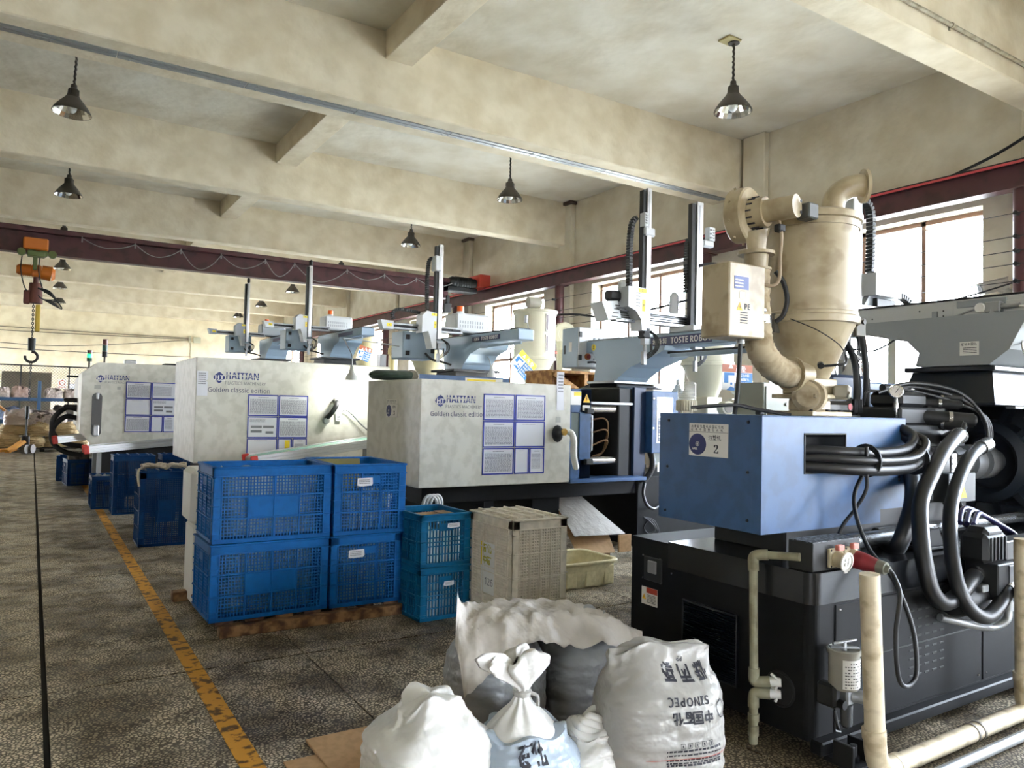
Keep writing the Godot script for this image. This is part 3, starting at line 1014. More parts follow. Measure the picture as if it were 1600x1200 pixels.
# numbered plate on faces that look to -X; right runs along +Z
func number_plate(t: Node3D, x: float, z0: float, z1: float, y0: float, y1: float, number: String):
	var p := Shape.new()
	var w := z1 - z0
	var h := y1 - y0
	p.span(Vector3(x - 0.004, y0, z0), Vector3(x, y1, z1), 0.0018)
	var plate := part(t, "number_plate", p, mats["label white"])
	var s := Shape.new()
	var at := Vector3(x - 0.0042, y1, z0)
	var R := Vector3.BACK
	var D := Vector3.DOWN
	glyphs(s, "永康石化塑机中国石化机", at + R * w * 0.07 + D * h * 0.05, R, D, h * 0.085, 0.98 * w * 0.86 / 11 / (h * 0.085), 0.11)
	glyphs(s, "石机中国塑化永机", at + R * w * 0.07 + D * h * 0.15, R, D, h * 0.08, 0.86 * w / 8 / (h * 0.08), 0.11)
	s.quad_out(at + D * h * 0.255, at + R * w + D * h * 0.255, at + R * w + D * h * 0.265, at + D * h * 0.265, Vector3.LEFT)
	glyphs(s, "注塑机", at + R * w * 0.52 + D * h * 0.34, R, D, h * 0.15, 1.1, 0.1)
	part(plate, "plate_print", s, mats["ink"])
	lettering(plate, "plate_number", number, h * 0.36, Vector3(x - 0.0045, y0 + h * 0.24, z0 + w * 0.71), -PI / 2, mats["ink"], 0.001, true, true)
	var c := Shape.new()
	c.t = Transform3D(Basis(Vector3.UP, -PI / 2), Vector3(x - 0.004, y0 + h * 0.36, z0 + w * 0.235))
	var o := []
	for i in 28:
		o.append(Vector2(w * 0.222 * cos(TAU * i / 28), h * 0.325 * sin(TAU * i / 28)))
	c.prism(o, 0.0, 0.0012)
	part(plate, "state_disc", c, mat("disc navy", hx("101b5c"), 0.45))
	var e := Shape.new()
	e.t = Transform3D(Basis(Vector3.UP, -PI / 2), Vector3(x - 0.0055, y0 + h * 0.37, z0 + w * 0.235))
	for i in 20:   # ring and arrow
		var a0 := TAU * i / 20
		var a1 := TAU * (i + 1) / 20
		e.quad(Vector3(cos(a0), sin(a0), 0) * h * 0.062, Vector3(cos(a0), sin(a0), 0) * h * 0.075, Vector3(cos(a1), sin(a1), 0) * h * 0.075, Vector3(cos(a1), sin(a1), 0) * h * 0.062)
	e.prism([Vector2(-0.02, 0) * h, Vector2(-0.02, -0.045) * h, Vector2(0.02, -0.045) * h, Vector2(0.02, 0) * h, Vector2(0.042, 0) * h, Vector2(0, 0.05) * h, Vector2(-0.042, 0) * h], 0.0, 0.0006)
	e.t = Transform3D.IDENTITY
	glyphs(e, "石机化态", Vector3(x - 0.0056, y0 + h * 0.26, z0 + w * 0.11), R, D, h * 0.07, 0.92, 0.14)
	part(plate, "disc_print", e, mats["label white"])

func triangle_sign(parent: Node3D, at: Vector3, right: Vector3, up: Vector3, size: float, called := "warning_triangle"):
	var n := right.cross(up)
	var s := Shape.new()
	s.t = Transform3D(Basis(right, up, n), at)
	s.prism([Vector2(-0.5, -0.45) * size, Vector2(0.5, -0.45) * size, Vector2(0, 0.5) * size], 0.0, 0.001)
	var tri := part(parent, called, s, mat("sign yellow", hx("f0b81c"), 0.45))
	var b := Shape.new()
	b.t = Transform3D(Basis(right, up, n), at + n * 0.0014)
	b.prism([Vector2(0.02, 0.25) * size, Vector2(-0.1, -0.1) * size, Vector2(0.0, -0.08) * size, Vector2(-0.04, -0.38) * size, Vector2(0.09, 0.0) * size, Vector2(0.0, -0.02) * size, Vector2(0.06, 0.22) * size], 0.0, 0.0005)
	part(tri, "bolt_print", b, mats["ink"])

# ------------------------------------------------------------------ the near machine: black bed, blue injection cover
func machine_near():
	var t := thing("moulding_machine", "nearest moulding machine, black bed with a blue injection cover numbered 2", "machine", Vector3(4.7, 0, -2.28))
	var K: Material = mats["machine black"]
	var B: Material = mats["machine blue"]
	# bed
	var s := Shape.new()
	s.t = Transform3D(Basis(Vector3.RIGHT, PI / 2), Vector3(0, 0.07, 0))   # plan outline (x, z) pulled up
	var plan := []
	for q in [[2.47, -2.78, 0.0, 0.0], [2.47, -1.78, 1.0, -1.0]]:
		if q[2] == 0.0:
			plan.append(Vector2(q[0], q[1]))
		else:
			for i in 7:
				var a := PI - PI / 2 * i / 6
				plan.append(Vector2(2.51 + 0.04 * cos(a), -1.82 + 0.04 * sin(a)))
	plan.append(Vector2(7.3, -1.78))
	plan.append(Vector2(7.3, -2.78))
	s.prism(plan, -0.61, 0.0)
	var bed := part(t, "bed", s, K)
	var cap := Shape.new()
	cap.t = Transform3D(Basis(Vector3.RIGHT, PI / 2), Vector3(0, 0.572, 0))
	var cp := [Vector2(2.464, -2.53)]
	for i in 7:
		var a := PI - PI / 2 * i / 6
		cp.append(Vector2(2.509 + 0.045 * cos(a), -1.819 + 0.045 * sin(a)))
	cp.append_array([Vector2(7.32, -1.774), Vector2(7.32, -2.53)])
	cap.prism(cp, -0.118, 0.0)
	part(t, "top_cover", cap, worn(mat("cover black", hx("1c1e21"), 0.2), mats["t_scuff"], 0.8))
	var gr := Shape.new()   # ventilation grille at the end of the bed
	for k in 30:
		var y := 0.172 + k * 0.0093
		gr.quad(Vector3(2.469, y, -2.425), Vector3(2.469, y, -2.132), Vector3(2.458, y + 0.0085, -2.132), Vector3(2.458, y + 0.0085, -2.425))
		gr.quad(Vector3(2.458, y + 0.0085, -2.425), Vector3(2.458, y + 0.0085, -2.132), Vector3(2.469, y + 0.0088, -2.132), Vector3(2.469, y + 0.0088, -2.425))
	for z in [-2.43, -2.128]:
		gr.span(Vector3(2.458, 0.165, z - 0.004), Vector3(2.47, 0.453, z + 0.004))
	gr.span(Vector3(2.458, 0.447, -2.434), Vector3(2.47, 0.455, -2.124))
	gr.span(Vector3(2.458, 0.163, -2.434), Vector3(2.47, 0.17, -2.124))
	part(t, "vent_grille", gr, mat("grille black", hx("1c2027"), 0.4))
	var hd := Shape.new()   # recessed latch
	hd.span(Vector3(2.462, 0.49, -2.69), Vector3(2.471, 0.60, -2.57), 0.003)
	var rec := part(t, "latch_plate", hd, mat("latch black", hx("202224"), 0.5))
	bx(rec, "latch", Vector3(2.452, 0.528, -2.655), Vector3(2.464, 0.585, -2.60), mats["galvanised"], 0.003)
	screws(t, [Vector3(2.47, 0.60, -2.70), Vector3(2.47, 0.60, -2.585), Vector3(2.47, 0.495, -2.70), Vector3(2.47, 0.49, -2.58), Vector3(2.47, 0.55, -2.51)], Vector3.LEFT)
	var wl := bx(t, "warning_label", Vector3(2.467, 0.375, -2.705), Vector3(2.4695, 0.455, -2.60), mats["label white"], 0.0)
	bx(wl, "label_header", Vector3(2.466, 0.43, -2.672), Vector3(2.468, 0.455, -2.60), mats["label red"], 0.0)
	var wp := Shape.new()
	scribble(wp, Vector3(2.4665, 0.424, -2.667), Vector3.BACK, Vector3.DOWN, 0.06, 0.04, 6, rng)
	part(wl, "label_print", wp, mats["ink"])
	triangle_sign(wl, Vector3(2.4662, 0.41, -2.687), Vector3.BACK, Vector3.UP, 0.026)
	var ph := Shape.new()
	ph.t = Transform3D(Basis(Vector3.BACK, PI / 2), Vector3(2.471, 0.225, -1.92))
	ph.lathe([Vector2(0.0, 0.002), Vector2(0.058, 0.002), Vector2(0.062, 0.006), Vector2(0.066, 0.006), Vector2(0.07, 0.0)], 24)
	part(t, "pipe_port", ph, mat("port black", hx("0d0e0f"), 0.6))
	# front panels of the bed
	var pn := [[2.60, 3.68, 0.095, 0.562], [3.695, 4.6, 0.095, 0.562], [4.615, 6.0, 0.095, 0.562]]
	for q in pn:
		var p := bx(t, "access_panel", Vector3(q[0], q[2], -1.782), Vector3(q[1], q[3], -1.774), K, 0.003)
		screws(p, [Vector3(q[0] + 0.025, q[3] - 0.02, -1.774), Vector3(q[1] - 0.03, q[3] - 0.02, -1.774), Vector3(q[0] + 0.025, q[2] + 0.03, -1.774), Vector3(q[1] - 0.03, q[2] + 0.03, -1.774)], Vector3.BACK)
	var vs := Shape.new()
	for g in [[0.37, 0.477], [0.21, 0.315]]:
		for r in 4:
			for c in 5:
				var y: float = lerpf(g[0], g[1], r / 3.0)
				vs.span(Vector3(3.095 + c * 0.058, y - 0.004, -1.775), Vector3(3.13 + c * 0.058, y + 0.004, -1.7725), 0.001)
	stuff(part(t, "vent_slots", vs, mat("port black", hx("0d0e0f"), 0.6)))
	bx(t, "panel_seam", Vector3(2.9, 0.338, -1.776), Vector3(3.68, 0.343, -1.771), mats["black iron"], 0.001)
	bx(t, "skid_rail", Vector3(2.47, 0.035, -1.79), Vector3(7.3, 0.085, -1.735), K, 0.006)
	var ft := Shape.new()
	for x in [2.56, 4.4, 6.4]:
		ft.span(Vector3(x - 0.05, 0.02, -1.72), Vector3(x - 0.035, 0.10, -1.64), 0.002)
		ft.span(Vector3(x + 0.035, 0.02, -1.72), Vector3(x + 0.05, 0.10, -1.64), 0.002)
		ft.span(Vector3(x - 0.05, 0.012, -1.76), Vector3(x + 0.05, 0.03, -1.62), 0.002)
		ft.rod(Vector3(x, 0.0, -1.67), Vector3(x, 0.09, -1.67), 0.012, 0.012, 10)
		ft.rod(Vector3(x, 0.03, -1.67), Vector3(x, 0.05, -1.67), 0.022, 0.022, 6)
		ft.rod(Vector3(x, 0.0, -1.67), Vector3(x, 0.012, -1.67), 0.05, 0.045, 16)
	part(t, "levelling_foot", ft, mats["black iron"])
	# injection unit under the blue cover
	bx(t, "injection_carriage", Vector3(2.72, 0.685, -2.5), Vector3(4.2, 0.86, -2.1), mats["black iron"], 0.01)
	bx(t, "injection_housing", Vector3(2.62, 0.86, -2.5), Vector3(3.9, 1.2, -2.14), mats["black iron"], 0.02)
	var cv := Shape.new()
	var yl := 0.797
	cv.span(Vector3(2.47, yl, -2.605), Vector3(2.476, 1.272, -2.035), 0.002)          # end
	cv.span(Vector3(2.47, 1.268, -2.605), Vector3(3.482, 1.274, -2.018), 0.002)        # top
	cv.span(Vector3(2.47, yl, -2.605), Vector3(3.482, 1.272, -2.6), 0.002)             # back
	for q in [[2.472, 2.735, yl, 1.272], [2.735, 3.02, 1.2, 1.272], [2.735, 3.02, yl, 1.036], [3.02, 3.283, yl, 1.272], [3.283, 3.482, 0.857, 1.272]]:
		cv.span(Vector3(q[0], q[2], -2.026), Vector3(q[1], q[3], -2.02))
	var cover := part(t, "injection_cover", cv, B)
	bx(cover, "cover_edge", Vector3(2.4675, yl, -2.07), Vector3(2.4715, 1.272, -2.019), B, 0.001)
	var rim := Shape.new()   # rubber trim round the window of the cover
	for q in [[2.732, 2.740, 1.034, 1.202], [3.015, 3.023, 1.034, 1.202], [2.732, 3.023, 1.031, 1.038], [2.732, 3.023, 1.196, 1.203]]:
		rim.span(Vector3(q[0], q[2], -2.027), Vector3(q[1], q[3], -2.0165), 0.002)
	part(cover, "window_trim", rim, mats["rubber"])
	screws(cover, [Vector3(2.47, 1.24, -2.545), Vector3(2.47, 1.03, -2.55), Vector3(2.47, 0.83, -2.56), Vector3(2.47, 1.245, -2.09), Vector3(2.47, 1.04, -2.09), Vector3(2.47, 0.845, -2.09)], Vector3.LEFT, 0.008, mat("screw black", hx("22252b"), 0.3, 0.6))
	screws(cover, [Vector3(3.43, 1.0, -2.02), Vector3(3.43, 0.985, -2.02)], Vector3.BACK, 0.008, mats["rubber"])
	number_plate(cover, 2.47, -2.415, -2.192, 1.09, 1.232, "2")
	# hoses bundled out of the window and back to the manifold
	for q in [[0.0, 0.023, 0.0], [-0.04, 0.019, 0.02], [-0.07, 0.026, 0.035], [-0.03, 0.017, 0.05], [-0.055, 0.015, 0.0]]:
		var y := 1.135 + float(q[0])
		var z := -1.945 + float(q[2])
		hose(t, "bundle_hose", [Vector3(2.64, y - 0.01, -2.2), Vector3(2.8, y - 0.005, z - 0.1), Vector3(2.95, y - 0.01, z), Vector3(3.15, y - 0.015, z + 0.01), Vector3(3.34, y + 0.0, z + 0.01), Vector3(3.44 - q[0] * 0.3, y + 0.05 - q[0] * 0.4, z - 0.01), Vector3(3.46, y + 0.09 - q[0] * 0.3, z - 0.08), Vector3(3.52, 1.225 + q[2] * 0.3, -2.1), Vector3(3.62, 1.22 + q[2] * 0.3, -2.2)], q[1], mats["hose"])
	for x in [3.03, 3.4]:
		var tie := Shape.new()
		tie.t = Transform3D(Basis(Vector3.FORWARD, PI / 2), Vector3(x, 1.09, -1.93))
		tie.lathe([Vector2(0.05, -0.004), Vector2(0.072, -0.004), Vector2(0.072, 0.004), Vector2(0.05, 0.004)], 20)
		part(t, "cable_tie", tie, mats["rubber"])
	# the manifold with its valves
	bx(t, "manifold", Vector3(3.6, 1.13, -2.45), Vector3(4.22, 1.24, -2.12), mat("manifold grey", hx("3c3e40"), 0.4, 0.4), 0.006)
	bx(t, "valve_body", Vector3(3.68, 1.24, -2.4), Vector3(4.02, 1.33, -2.16), mats["black iron"], 0.012)
	bx(t, "valve_body", Vector3(3.75, 1.33, -2.38), Vector3(4.0, 1.41, -2.2), mats["black iron"], 0.02)
	bx(t, "valve_body", Vector3(4.02, 1.24, -2.42), Vector3(4.18, 1.37, -2.2), mats["black iron"], 0.012)
	for q in [[Vector3(3.9, 1.285, -2.2), Vector3(4.06, 1.27, -2.0), 0.036], [Vector3(3.95, 1.26, -2.22), Vector3(4.0, 1.24, -2.02), 0.03], [Vector3(4.0, 1.36, -2.28), Vector3(4.12, 1.35, -2.1), 0.024], [Vector3(4.06, 1.40, -2.3), Vector3(4.2, 1.39, -2.14), 0.022], [Vector3(3.75, 1.43, -2.3), Vector3(4.1, 1.43, -2.26), 0.02]]:
		var v := Shape.new()
		v.rod(q[0], q[1], q[2], q[2], 16)
		v.rod(q[1], q[1] + (q[1] - q[0]).normalized() * 0.012, q[2] * 0.8, q[2] * 0.7, 16)
		var sol := part(t, "solenoid", v, mats["rubber"])
		var v2 := Shape.new()
		v2.rod(q[1] + (q[1] - q[0]).normalized() * 0.011, q[1] + (q[1] - q[0]).normalized() * 0.016, q[2] * 0.45, q[2] * 0.45, 6)
		v2.rod(q[0].lerp(q[1], 0.55), q[0].lerp(q[1], 0.62), q[2] * 1.15, q[2] * 1.15, 16)
		part(sol, "end_nut", v2, mats["steel"])
	var fit := Shape.new()
	for x in [4.06, 4.12, 4.17]:
		fit.rod(Vector3(x, 1.19, -2.13), Vector3(x, 1.19, -2.1), 0.016, 0.014, 6)
	part(t, "plug", fit, mats["black iron"])
	for k in 3:   # thin control hoses arching over the valves
		hose(t, "control_hose", [Vector3(3.7 + k * 0.04, 1.40, -2.3), Vector3(3.95, 1.46 - k * 0.02, -2.26), Vector3(4.2, 1.42 - k * 0.03, -2.15), Vector3(4.33 + k * 0.02, 1.28, -2.08), Vector3(4.33 + k * 0.02, 1.13, -2.08), Vector3(4.2, 1.05, -2.2)], 0.012 - k * 0.002, mats["hose"])
	hose(t, "control_hose", [Vector3(3.66, 1.34, -2.35), Vector3(3.66, 1.405, -2.33), Vector3(3.74, 1.41, -2.3), Vector3(3.86, 1.41, -2.3)], 0.008, mats["hose"])
	var stp := bx(t, "valve_bracket", Vector3(3.6, 1.02, -2.4), Vector3(4.1, 1.13, -2.3), mats["black iron"], 0.006)
	# pressure gauge
	var ga := Shape.new()
	ga.t = Transform3D(Basis(Vector3.UP, deg_to_rad(-52)) * Basis(Vector3.RIGHT, PI / 2), Vector3(3.62, 1.405, -2.15))
	ga.lathe([Vector2(0.0, -0.012), Vector2(0.03, -0.012), Vector2(0.034, -0.004), Vector2(0.034, 0.014), Vector2(0.029, 0.016), Vector2(0.029, 0.012), Vector2(0.0, 0.012)], 28)
	var gauge := part(t, "pressure_gauge", ga, mats["chrome"])
	var gf := Shape.new()
	gf.t = ga.t
	gf.lathe([Vector2(0.028, 0.0125), Vector2(0.028, 0.0132), Vector2(0.0, 0.0132)], 28)
	part(gauge, "gauge_face", gf, mat("gauge face", hx("d6cfc4"), 0.4))
	var gn := Shape.new()
	gn.t = ga.t
	gn.beam(Vector3(-0.004, 0.015, 0.006), Vector3(0.012, 0.015, -0.018), 0.003, 0.001, Vector3.UP)
	for k in 9:
		var a := PI * 0.75 + PI * 1.5 * k / 8
		gn.beam(Vector3(cos(a) * 0.02, 0.0138, sin(a) * 0.02), Vector3(cos(a) * 0.025, 0.0138, sin(a) * 0.025), 0.0015, 0.0006)
	part(gauge, "needle", gn, mats["ink"])
	var gs := Shape.new()
	gs.rod(Vector3(3.625, 1.31, -2.155), Vector3(3.62, 1.372, -2.15), 0.009, 0.009, 10)
	gs.rod(Vector3(3.625, 1.325, -2.155), Vector3(3.622, 1.35, -2.152), 0.015, 0.013, 6)
	gs.tube([Vector3(3.625, 1.315, -2.155), Vector3(3.64, 1.28, -2.16), Vector3(3.69, 1.27, -2.2)], 0.007, 7, 4)
	part(gauge, "gauge_stem", gs, mats["steel"])
	# gearbox like motor lying on the cover
	var mo := Shape.new()
	mo.t = Transform3D(Basis(Vector3.UP, 0.0), Vector3(3.43, 1.3, -2.42))
	mo.box(Vector3(0, 0.02, 0), Vector3(0.36, 0.09, 0.2), 0.032)
	mo.box(Vector3(0.02, 0.055, 0.0), Vector3(0.26, 0.05, 0.16), 0.02)
	mo.box(Vector3(0, -0.025, 0.0), Vector3(0.3, 0.02, 0.22), 0.005)
	for k in 6:
		mo.box(Vector3(0.10 + 0.012 * k, 0.03, 0.1), Vector3(0.004, 0.07, 0.02), 0.001)
	var motor := part(t, "feed_motor", mo, mat("motor black", hx("1a1c1d"), 0.28))
	var md := Shape.new()
	md.rod(Vector3(3.5, 1.325, -2.3195), Vector3(3.5, 1.325, -2.3165), 0.017, 0.017, 20)
	part(motor, "red_badge", md, mat("badge red", hx("9c2f36"), 0.4))
	# blue guards behind
	bx(t, "rear_guard", Vector3(3.75, 1.0, -2.75), Vector3(4.02, 1.46, -2.68), B, 0.008)
	bx(t, "rear_guard", Vector3(4.04, 1.0, -2.85), Vector3(4.46, 1.53, -2.8), mats["dark blue"], 0.02)
	bx(t, "rear_guard", Vector3(4.5, 1.0, -2.95), Vector3(4.9, 1.5, -2.9), B, 0.008)
	hose(t, "riser_hose", [Vector3(4.0, 1.2, -2.62), Vector3(4.02, 1.45, -2.62), Vector3(3.98, 1.62, -2.62), Vector3(3.84, 1.72, -2.62), Vector3(3.6, 1.70, -2.62), Vector3(3.42, 1.645, -2.6), Vector3(3.25, 1.63, -2.58)], 0.02, mats["hose"])
	hose(t, "riser_hose", [Vector3(4.06, 1.2, -2.6), Vector3(4.08, 1.5, -2.6), Vector3(4.03, 1.74, -2.6), Vector3(4.0, 1.78, -2.6)], 0.018, mats["hose"])
	# fixed platen: ribbed casting, and the barrel through it
	var pl := Shape.new()
	pl.t = Transform3D(Basis(Vector3.UP, -PI / 2), Vector3(4.86, 1.03, -2.28))   # local x -> +Z, local z -> -X
	var oc := []
	for i in 8:
		var a := TAU * (i + 0.5) / 8
		oc.append(Vector2(clampf(cos(a) * 0.56, -0.48, 0.48), clampf(sin(a) * 0.5, -0.37, 0.34)))
	pl.prism(oc, -0.22, 0.0)
	pl.prism([Vector2(-0.48, -0.37), Vector2(0.48, -0.37), Vector2(0.48, -0.25), Vector2(-0.48, -0.25)], -0.3, 0.06)
	var platen := part(t, "fixed_platen", pl, mat("platen navy", hx("1b222b"), 0.45))
	var rb := Shape.new()
	rb.t = pl.t
	for i in 12:
		var a := TAU * i / 12 + 0.2
		var d := Vector3(cos(a), sin(a), 0)
		var n := Vector3(-d.y, d.x, 0) * 0.018
		var l := minf(0.46 / maxf(absf(d.x), 0.01), 0.34 / maxf(absf(d.y), 0.01)) * 0.98
		rb.quad_out(d * 0.2 - n + Vector3(0, 0, 0.1), d * l - n + Vector3(0, 0, 0.05), d * l + n + Vector3(0, 0, 0.05), d * 0.2 + n + Vector3(0, 0, 0.1), Vector3.BACK)
		for sg in [-1.0, 1.0]:
			rb.quad_out(d * 0.2 + n * sg, d * l + n * sg, d * l + n * sg + Vector3(0, 0, 0.05), d * 0.2 + n * sg + Vector3(0, 0, 0.1), n * sg)
	part(platen, "rib", rb, mat("platen navy", hx("1b222b"), 0.45))
	var rg := Shape.new()
	rg.t = pl.t * Transform3D(Basis(Vector3.RIGHT, PI / 2), Vector3.ZERO)
	rg.lathe([Vector2(0.16, -0.02), Vector2(0.16, 0.09), Vector2(0.19, 0.13), Vector2(0.24, 0.11), Vector2(0.25, -0.02)], 36)
	part(platen, "ring", rg, mat("platen navy", hx("1b222b"), 0.45))
	var ba := Shape.new()
	ba.rod(Vector3(3.9, 1.03, -2.28), Vector3(4.86, 1.03, -2.28), 0.085, 0.07, 24)
	for x in [4.1, 4.3, 4.5, 4.66]:
		ba.rod(Vector3(x, 1.03, -2.28), Vector3(x + 0.1, 1.03, -2.28), 0.1, 0.1, 24)
	part(t, "barrel", ba, mats["galvanised"])
	for z in [-2.62, -1.94]:
		for y in [0.78, 1.28]:
			var nut := Shape.new()
			nut.rod(Vector3(4.72, y, z), Vector3(4.9, y, z), 0.062, 0.062, 6)
			nut.rod(Vector3(4.66, y, z), Vector3(4.72, y, z), 0.04, 0.04, 16)
			part(t, "tie_bar_nut", nut, mats["black iron"])
	# plinth that carries the robot
	var pt := Shape.new()
	pt.t = Transform3D(Basis(), Vector3(4.68, 1.37, -2.28))
	for q in [[0.36, 0.26, 0.0, 0.30, 0.22, 0.17]]:
		frustum(pt, q[0], q[1], q[2], q[3], q[4], q[5])
	pt.box(Vector3(0, 0.185, 0), Vector3(0.68, 0.028, 0.5), 0.005)
	pt.box(Vector3(0, -0.008, 0), Vector3(0.8, 0.018, 0.56), 0.004)
	part(t, "robot_plinth", pt, mat("plinth navy", hx("151c26"), 0.3))
	# clamping end, out of the frame to the right
	bx(t, "clamp_cover", Vector3(5.3, 0.69, -2.8), Vector3(7.2, 1.5, -1.82), mats["machine white"], 0.01)
	# heater terminal box
	var eb := bx(t, "terminal_box", Vector3(3.83, 0.86, -2.08), Vector3(4.085, 1.005, -2.0), mat("box grey", hx("45484c"), 0.4), 0.003)
	triangle_sign(eb, Vector3(3.955, 0.92, -1.9992), Vector3.RIGHT, Vector3.UP, 0.085)
	var du := Shape.new()
	du.span(Vector3(3.95, 1.0, -2.06), Vector3(4.0, 1.1, -2.05))
	for k in 6:
		du.rod(Vector3(3.962 + 0.026 * (k % 2), 1.02 + 0.028 * (k / 2), -2.052), Vector3(3.962 + 0.026 * (k % 2), 1.02 + 0.028 * (k / 2), -2.047), 0.006, 0.006, 8)
	part(eb, "perforated_strap", du, mats["galvanised"])
	hose(eb, "conduit_hose", [Vector3(3.87, 0.86, -2.04), Vector3(3.88, 0.8, -2.0), Vector3(3.95, 0.72, -1.92), Vector3(4.0, 0.69, -1.86)], 0.014, mats["hose"])
	hose(eb, "conduit_hose", [Vector3(3.99, 0.86, -2.04), Vector3(3.99, 0.79, -2.0), Vector3(4.01, 0.73, -1.94), Vector3(4.03, 0.69, -1.86)], 0.015, mats["hose"])
	# the two great hoses hanging in loops
	hose(t, "great_hose", [Vector3(4.0, 1.17, -2.1), Vector3(3.88, 1.2, -1.98), Vector3(3.74, 1.19, -1.92), Vector3(3.56, 1.13, -1.88), Vector3(3.38, 1.03, -1.84), Vector3(3.24, 0.92, -1.81), Vector3(3.15, 0.8, -1.76), Vector3(3.11, 0.68, -1.72), Vector3(3.13, 0.57, -1.7), Vector3(3.2, 0.52, -1.69), Vector3(3.31, 0.535, -1.69), Vector3(3.42, 0.58, -1.7), Vector3(3.52, 0.60, -1.72)], 0.034, mats["hose"])
	hose(t, "great_hose", [Vector3(4.12, 1.16, -1.96), Vector3(3.97, 1.14, -1.92), Vector3(3.8, 1.09, -1.89), Vector3(3.62, 0.99, -1.85), Vector3(3.46, 0.87, -1.8), Vector3(3.35, 0.74, -1.74), Vector3(3.28, 0.6, -1.68), Vector3(3.3, 0.5, -1.64), Vector3(3.38, 0.455, -1.62), Vector3(3.48, 0.475, -1.62), Vector3(3.58, 0.525, -1.63), Vector3(3.66, 0.555, -1.65)], 0.03, mats["hose"])
	hose(t, "great_hose", [Vector3(3.75, 1.1, -2.2), Vector3(3.5, 1.0, -2.0), Vector3(3.3, 0.9, -1.88), Vector3(3.2, 0.78, -1.86), Vector3(3.2, 0.7, -1.9), Vector3(3.3, 0.70, -2.0)], 0.036, mats["hose"])
	var fi := Shape.new()
	fi.rod(Vector3(3.93, 1.19, -2.0), Vector3(3.8, 1.196, -1.94), 0.038, 0.038, 16)
	fi.rod(Vector3(4.06, 1.152, -1.935), Vector3(3.96, 1.137, -1.918), 0.036, 0.036, 16)
	fi.rod(Vector3(3.49, 0.595, -1.715), Vector3(3.55, 0.605, -1.725), 0.037, 0.037, 16)
	fi.rod(Vector3(3.61, 0.535, -1.638), Vector3(3.68, 0.56, -1.655), 0.035, 0.035, 16)
	part(t, "hose_fitting", fi, mats["steel"])
	# carriage foot on the bed, pipe lying on it
	var cf := Shape.new()
	cf.t = Transform3D(Basis(), Vector3(3.42, 0.695, -1.9))
	cf.prism([Vector2(-0.07, 0), Vector2(0.09, 0), Vector2(0.04, 0.085), Vector2(-0.03, 0.085)], -0.05, 0.05)
	cf.box(Vector3(0.01, 0.006, 0), Vector3(0.2, 0.012, 0.13), 0.002)
	part(t, "carriage_stop", cf, mats["black iron"])
	var cyl := Shape.new()
	cyl.rod(Vector3(2.95, 0.74, -1.98), Vector3(3.36, 0.74, -1.98), 0.034, 0.034, 16)
	cyl.rod(Vector3(3.3, 0.74, -2.05), Vector3(4.7, 0.74, -2.05), 0.028, 0.028, 16)
	part(t, "carriage_cylinder", cyl, mat("rod grey", hx("77797b"), 0.25, 0.7))
	# pump block at the side of the bed
	var pb := bx(t, "pump_block", Vector3(3.52, 0.5, -1.77), Vector3(3.72, 0.655, -1.63), mats["black iron"], 0.005)
	bx(pb, "block_plate", Vector3(3.61, 0.545, -1.631), Vector3(3.715, 0.645, -1.626), mat("box grey", hx("45484c"), 0.4), 0.002)
	var pv := Shape.new()
	pv.box(Vector3(3.56, 0.72, -1.71), Vector3(0.19, 0.13, 0.12), 0.02)
	pv.box(Vector3(3.56, 0.785, -1.71), Vector3(0.15, 0.05, 0.1), 0.02)
	for k in 5:
		pv.box(Vector3(3.5 + 0.03 * k, 0.72, -1.648), Vector3(0.012, 0.1, 0.008), 0.002)
	part(pb, "pump_head", pv, mats["black iron"])
	bx(pb, "pump_frame", Vector3(3.66, 0.655, -1.75), Vector3(4.3, 0.74, -1.66), mat("frame dark", hx("3a3c3e"), 0.4, 0.3), 0.004)
	for k in 3:
		hose(pb, "purple_hose", [Vector3(3.62, 0.80, -1.78 - k * 0.03), Vector3(3.8, 0.83 + k * 0.01, -1.85 - k * 0.03), Vector3(3.98, 0.80, -1.9), Vector3(4.15, 0.72, -1.86 - k * 0.02), Vector3(4.2, 0.69, -1.86)], 0.012, mat("purple hose", hx("2d2a52"), 0.35))
	var mt := Shape.new()
	mt.t = Transform3D(Basis(Vector3.BACK, PI / 2), Vector3(3.44, 0.5, -1.73))
	mt.lathe([Vector2(0.0, -0.1), Vector2(0.06, -0.1), Vector2(0.07, -0.08), Vector2(0.07, 0.08), Vector2(0.06, 0.1), Vector2(0.0, 0.1)], 24)
	part(pb, "pump_motor", mt, mats["black iron"])
	hose(pb, "return_pipe", [Vector3(3.3, 0.43, -1.76), Vector3(3.38, 0.41, -1.74), Vector3(3.5, 0.38, -1.7), Vector3(3.6, 0.37, -1.68), Vector3(3.66, 0.4, -1.66), Vector3(3.67, 0.45, -1.66), Vector3(3.67, 0.51, -1.66)], 0.017, mats["galvanised"])
	var lf := Shape.new()
	lf.rod(Vector3(3.67, 0.44, -1.66), Vector3(3.67, 0.48, -1.66), 0.026, 0.026, 6)
	lf.span(Vector3(3.68, 0.33, -1.77), Vector3(3.72, 0.5, -1.75), 0.002)
	lf.box(Vector3(3.47, 0.555, -1.67), Vector3(0.05, 0.03, 0.03), 0.003)
	part(pb, "pipe_union", lf, mats["galvanised"])
	# mesh sheet of bright metal above the platen
	var sh := Shape.new()
	sh.box(Vector3(4.6, 1.345, -2.02), Vector3(0.22, 0.012, 0.05), 0.002)
	part(t, "sensor_bar", sh, mats["galvanised"])

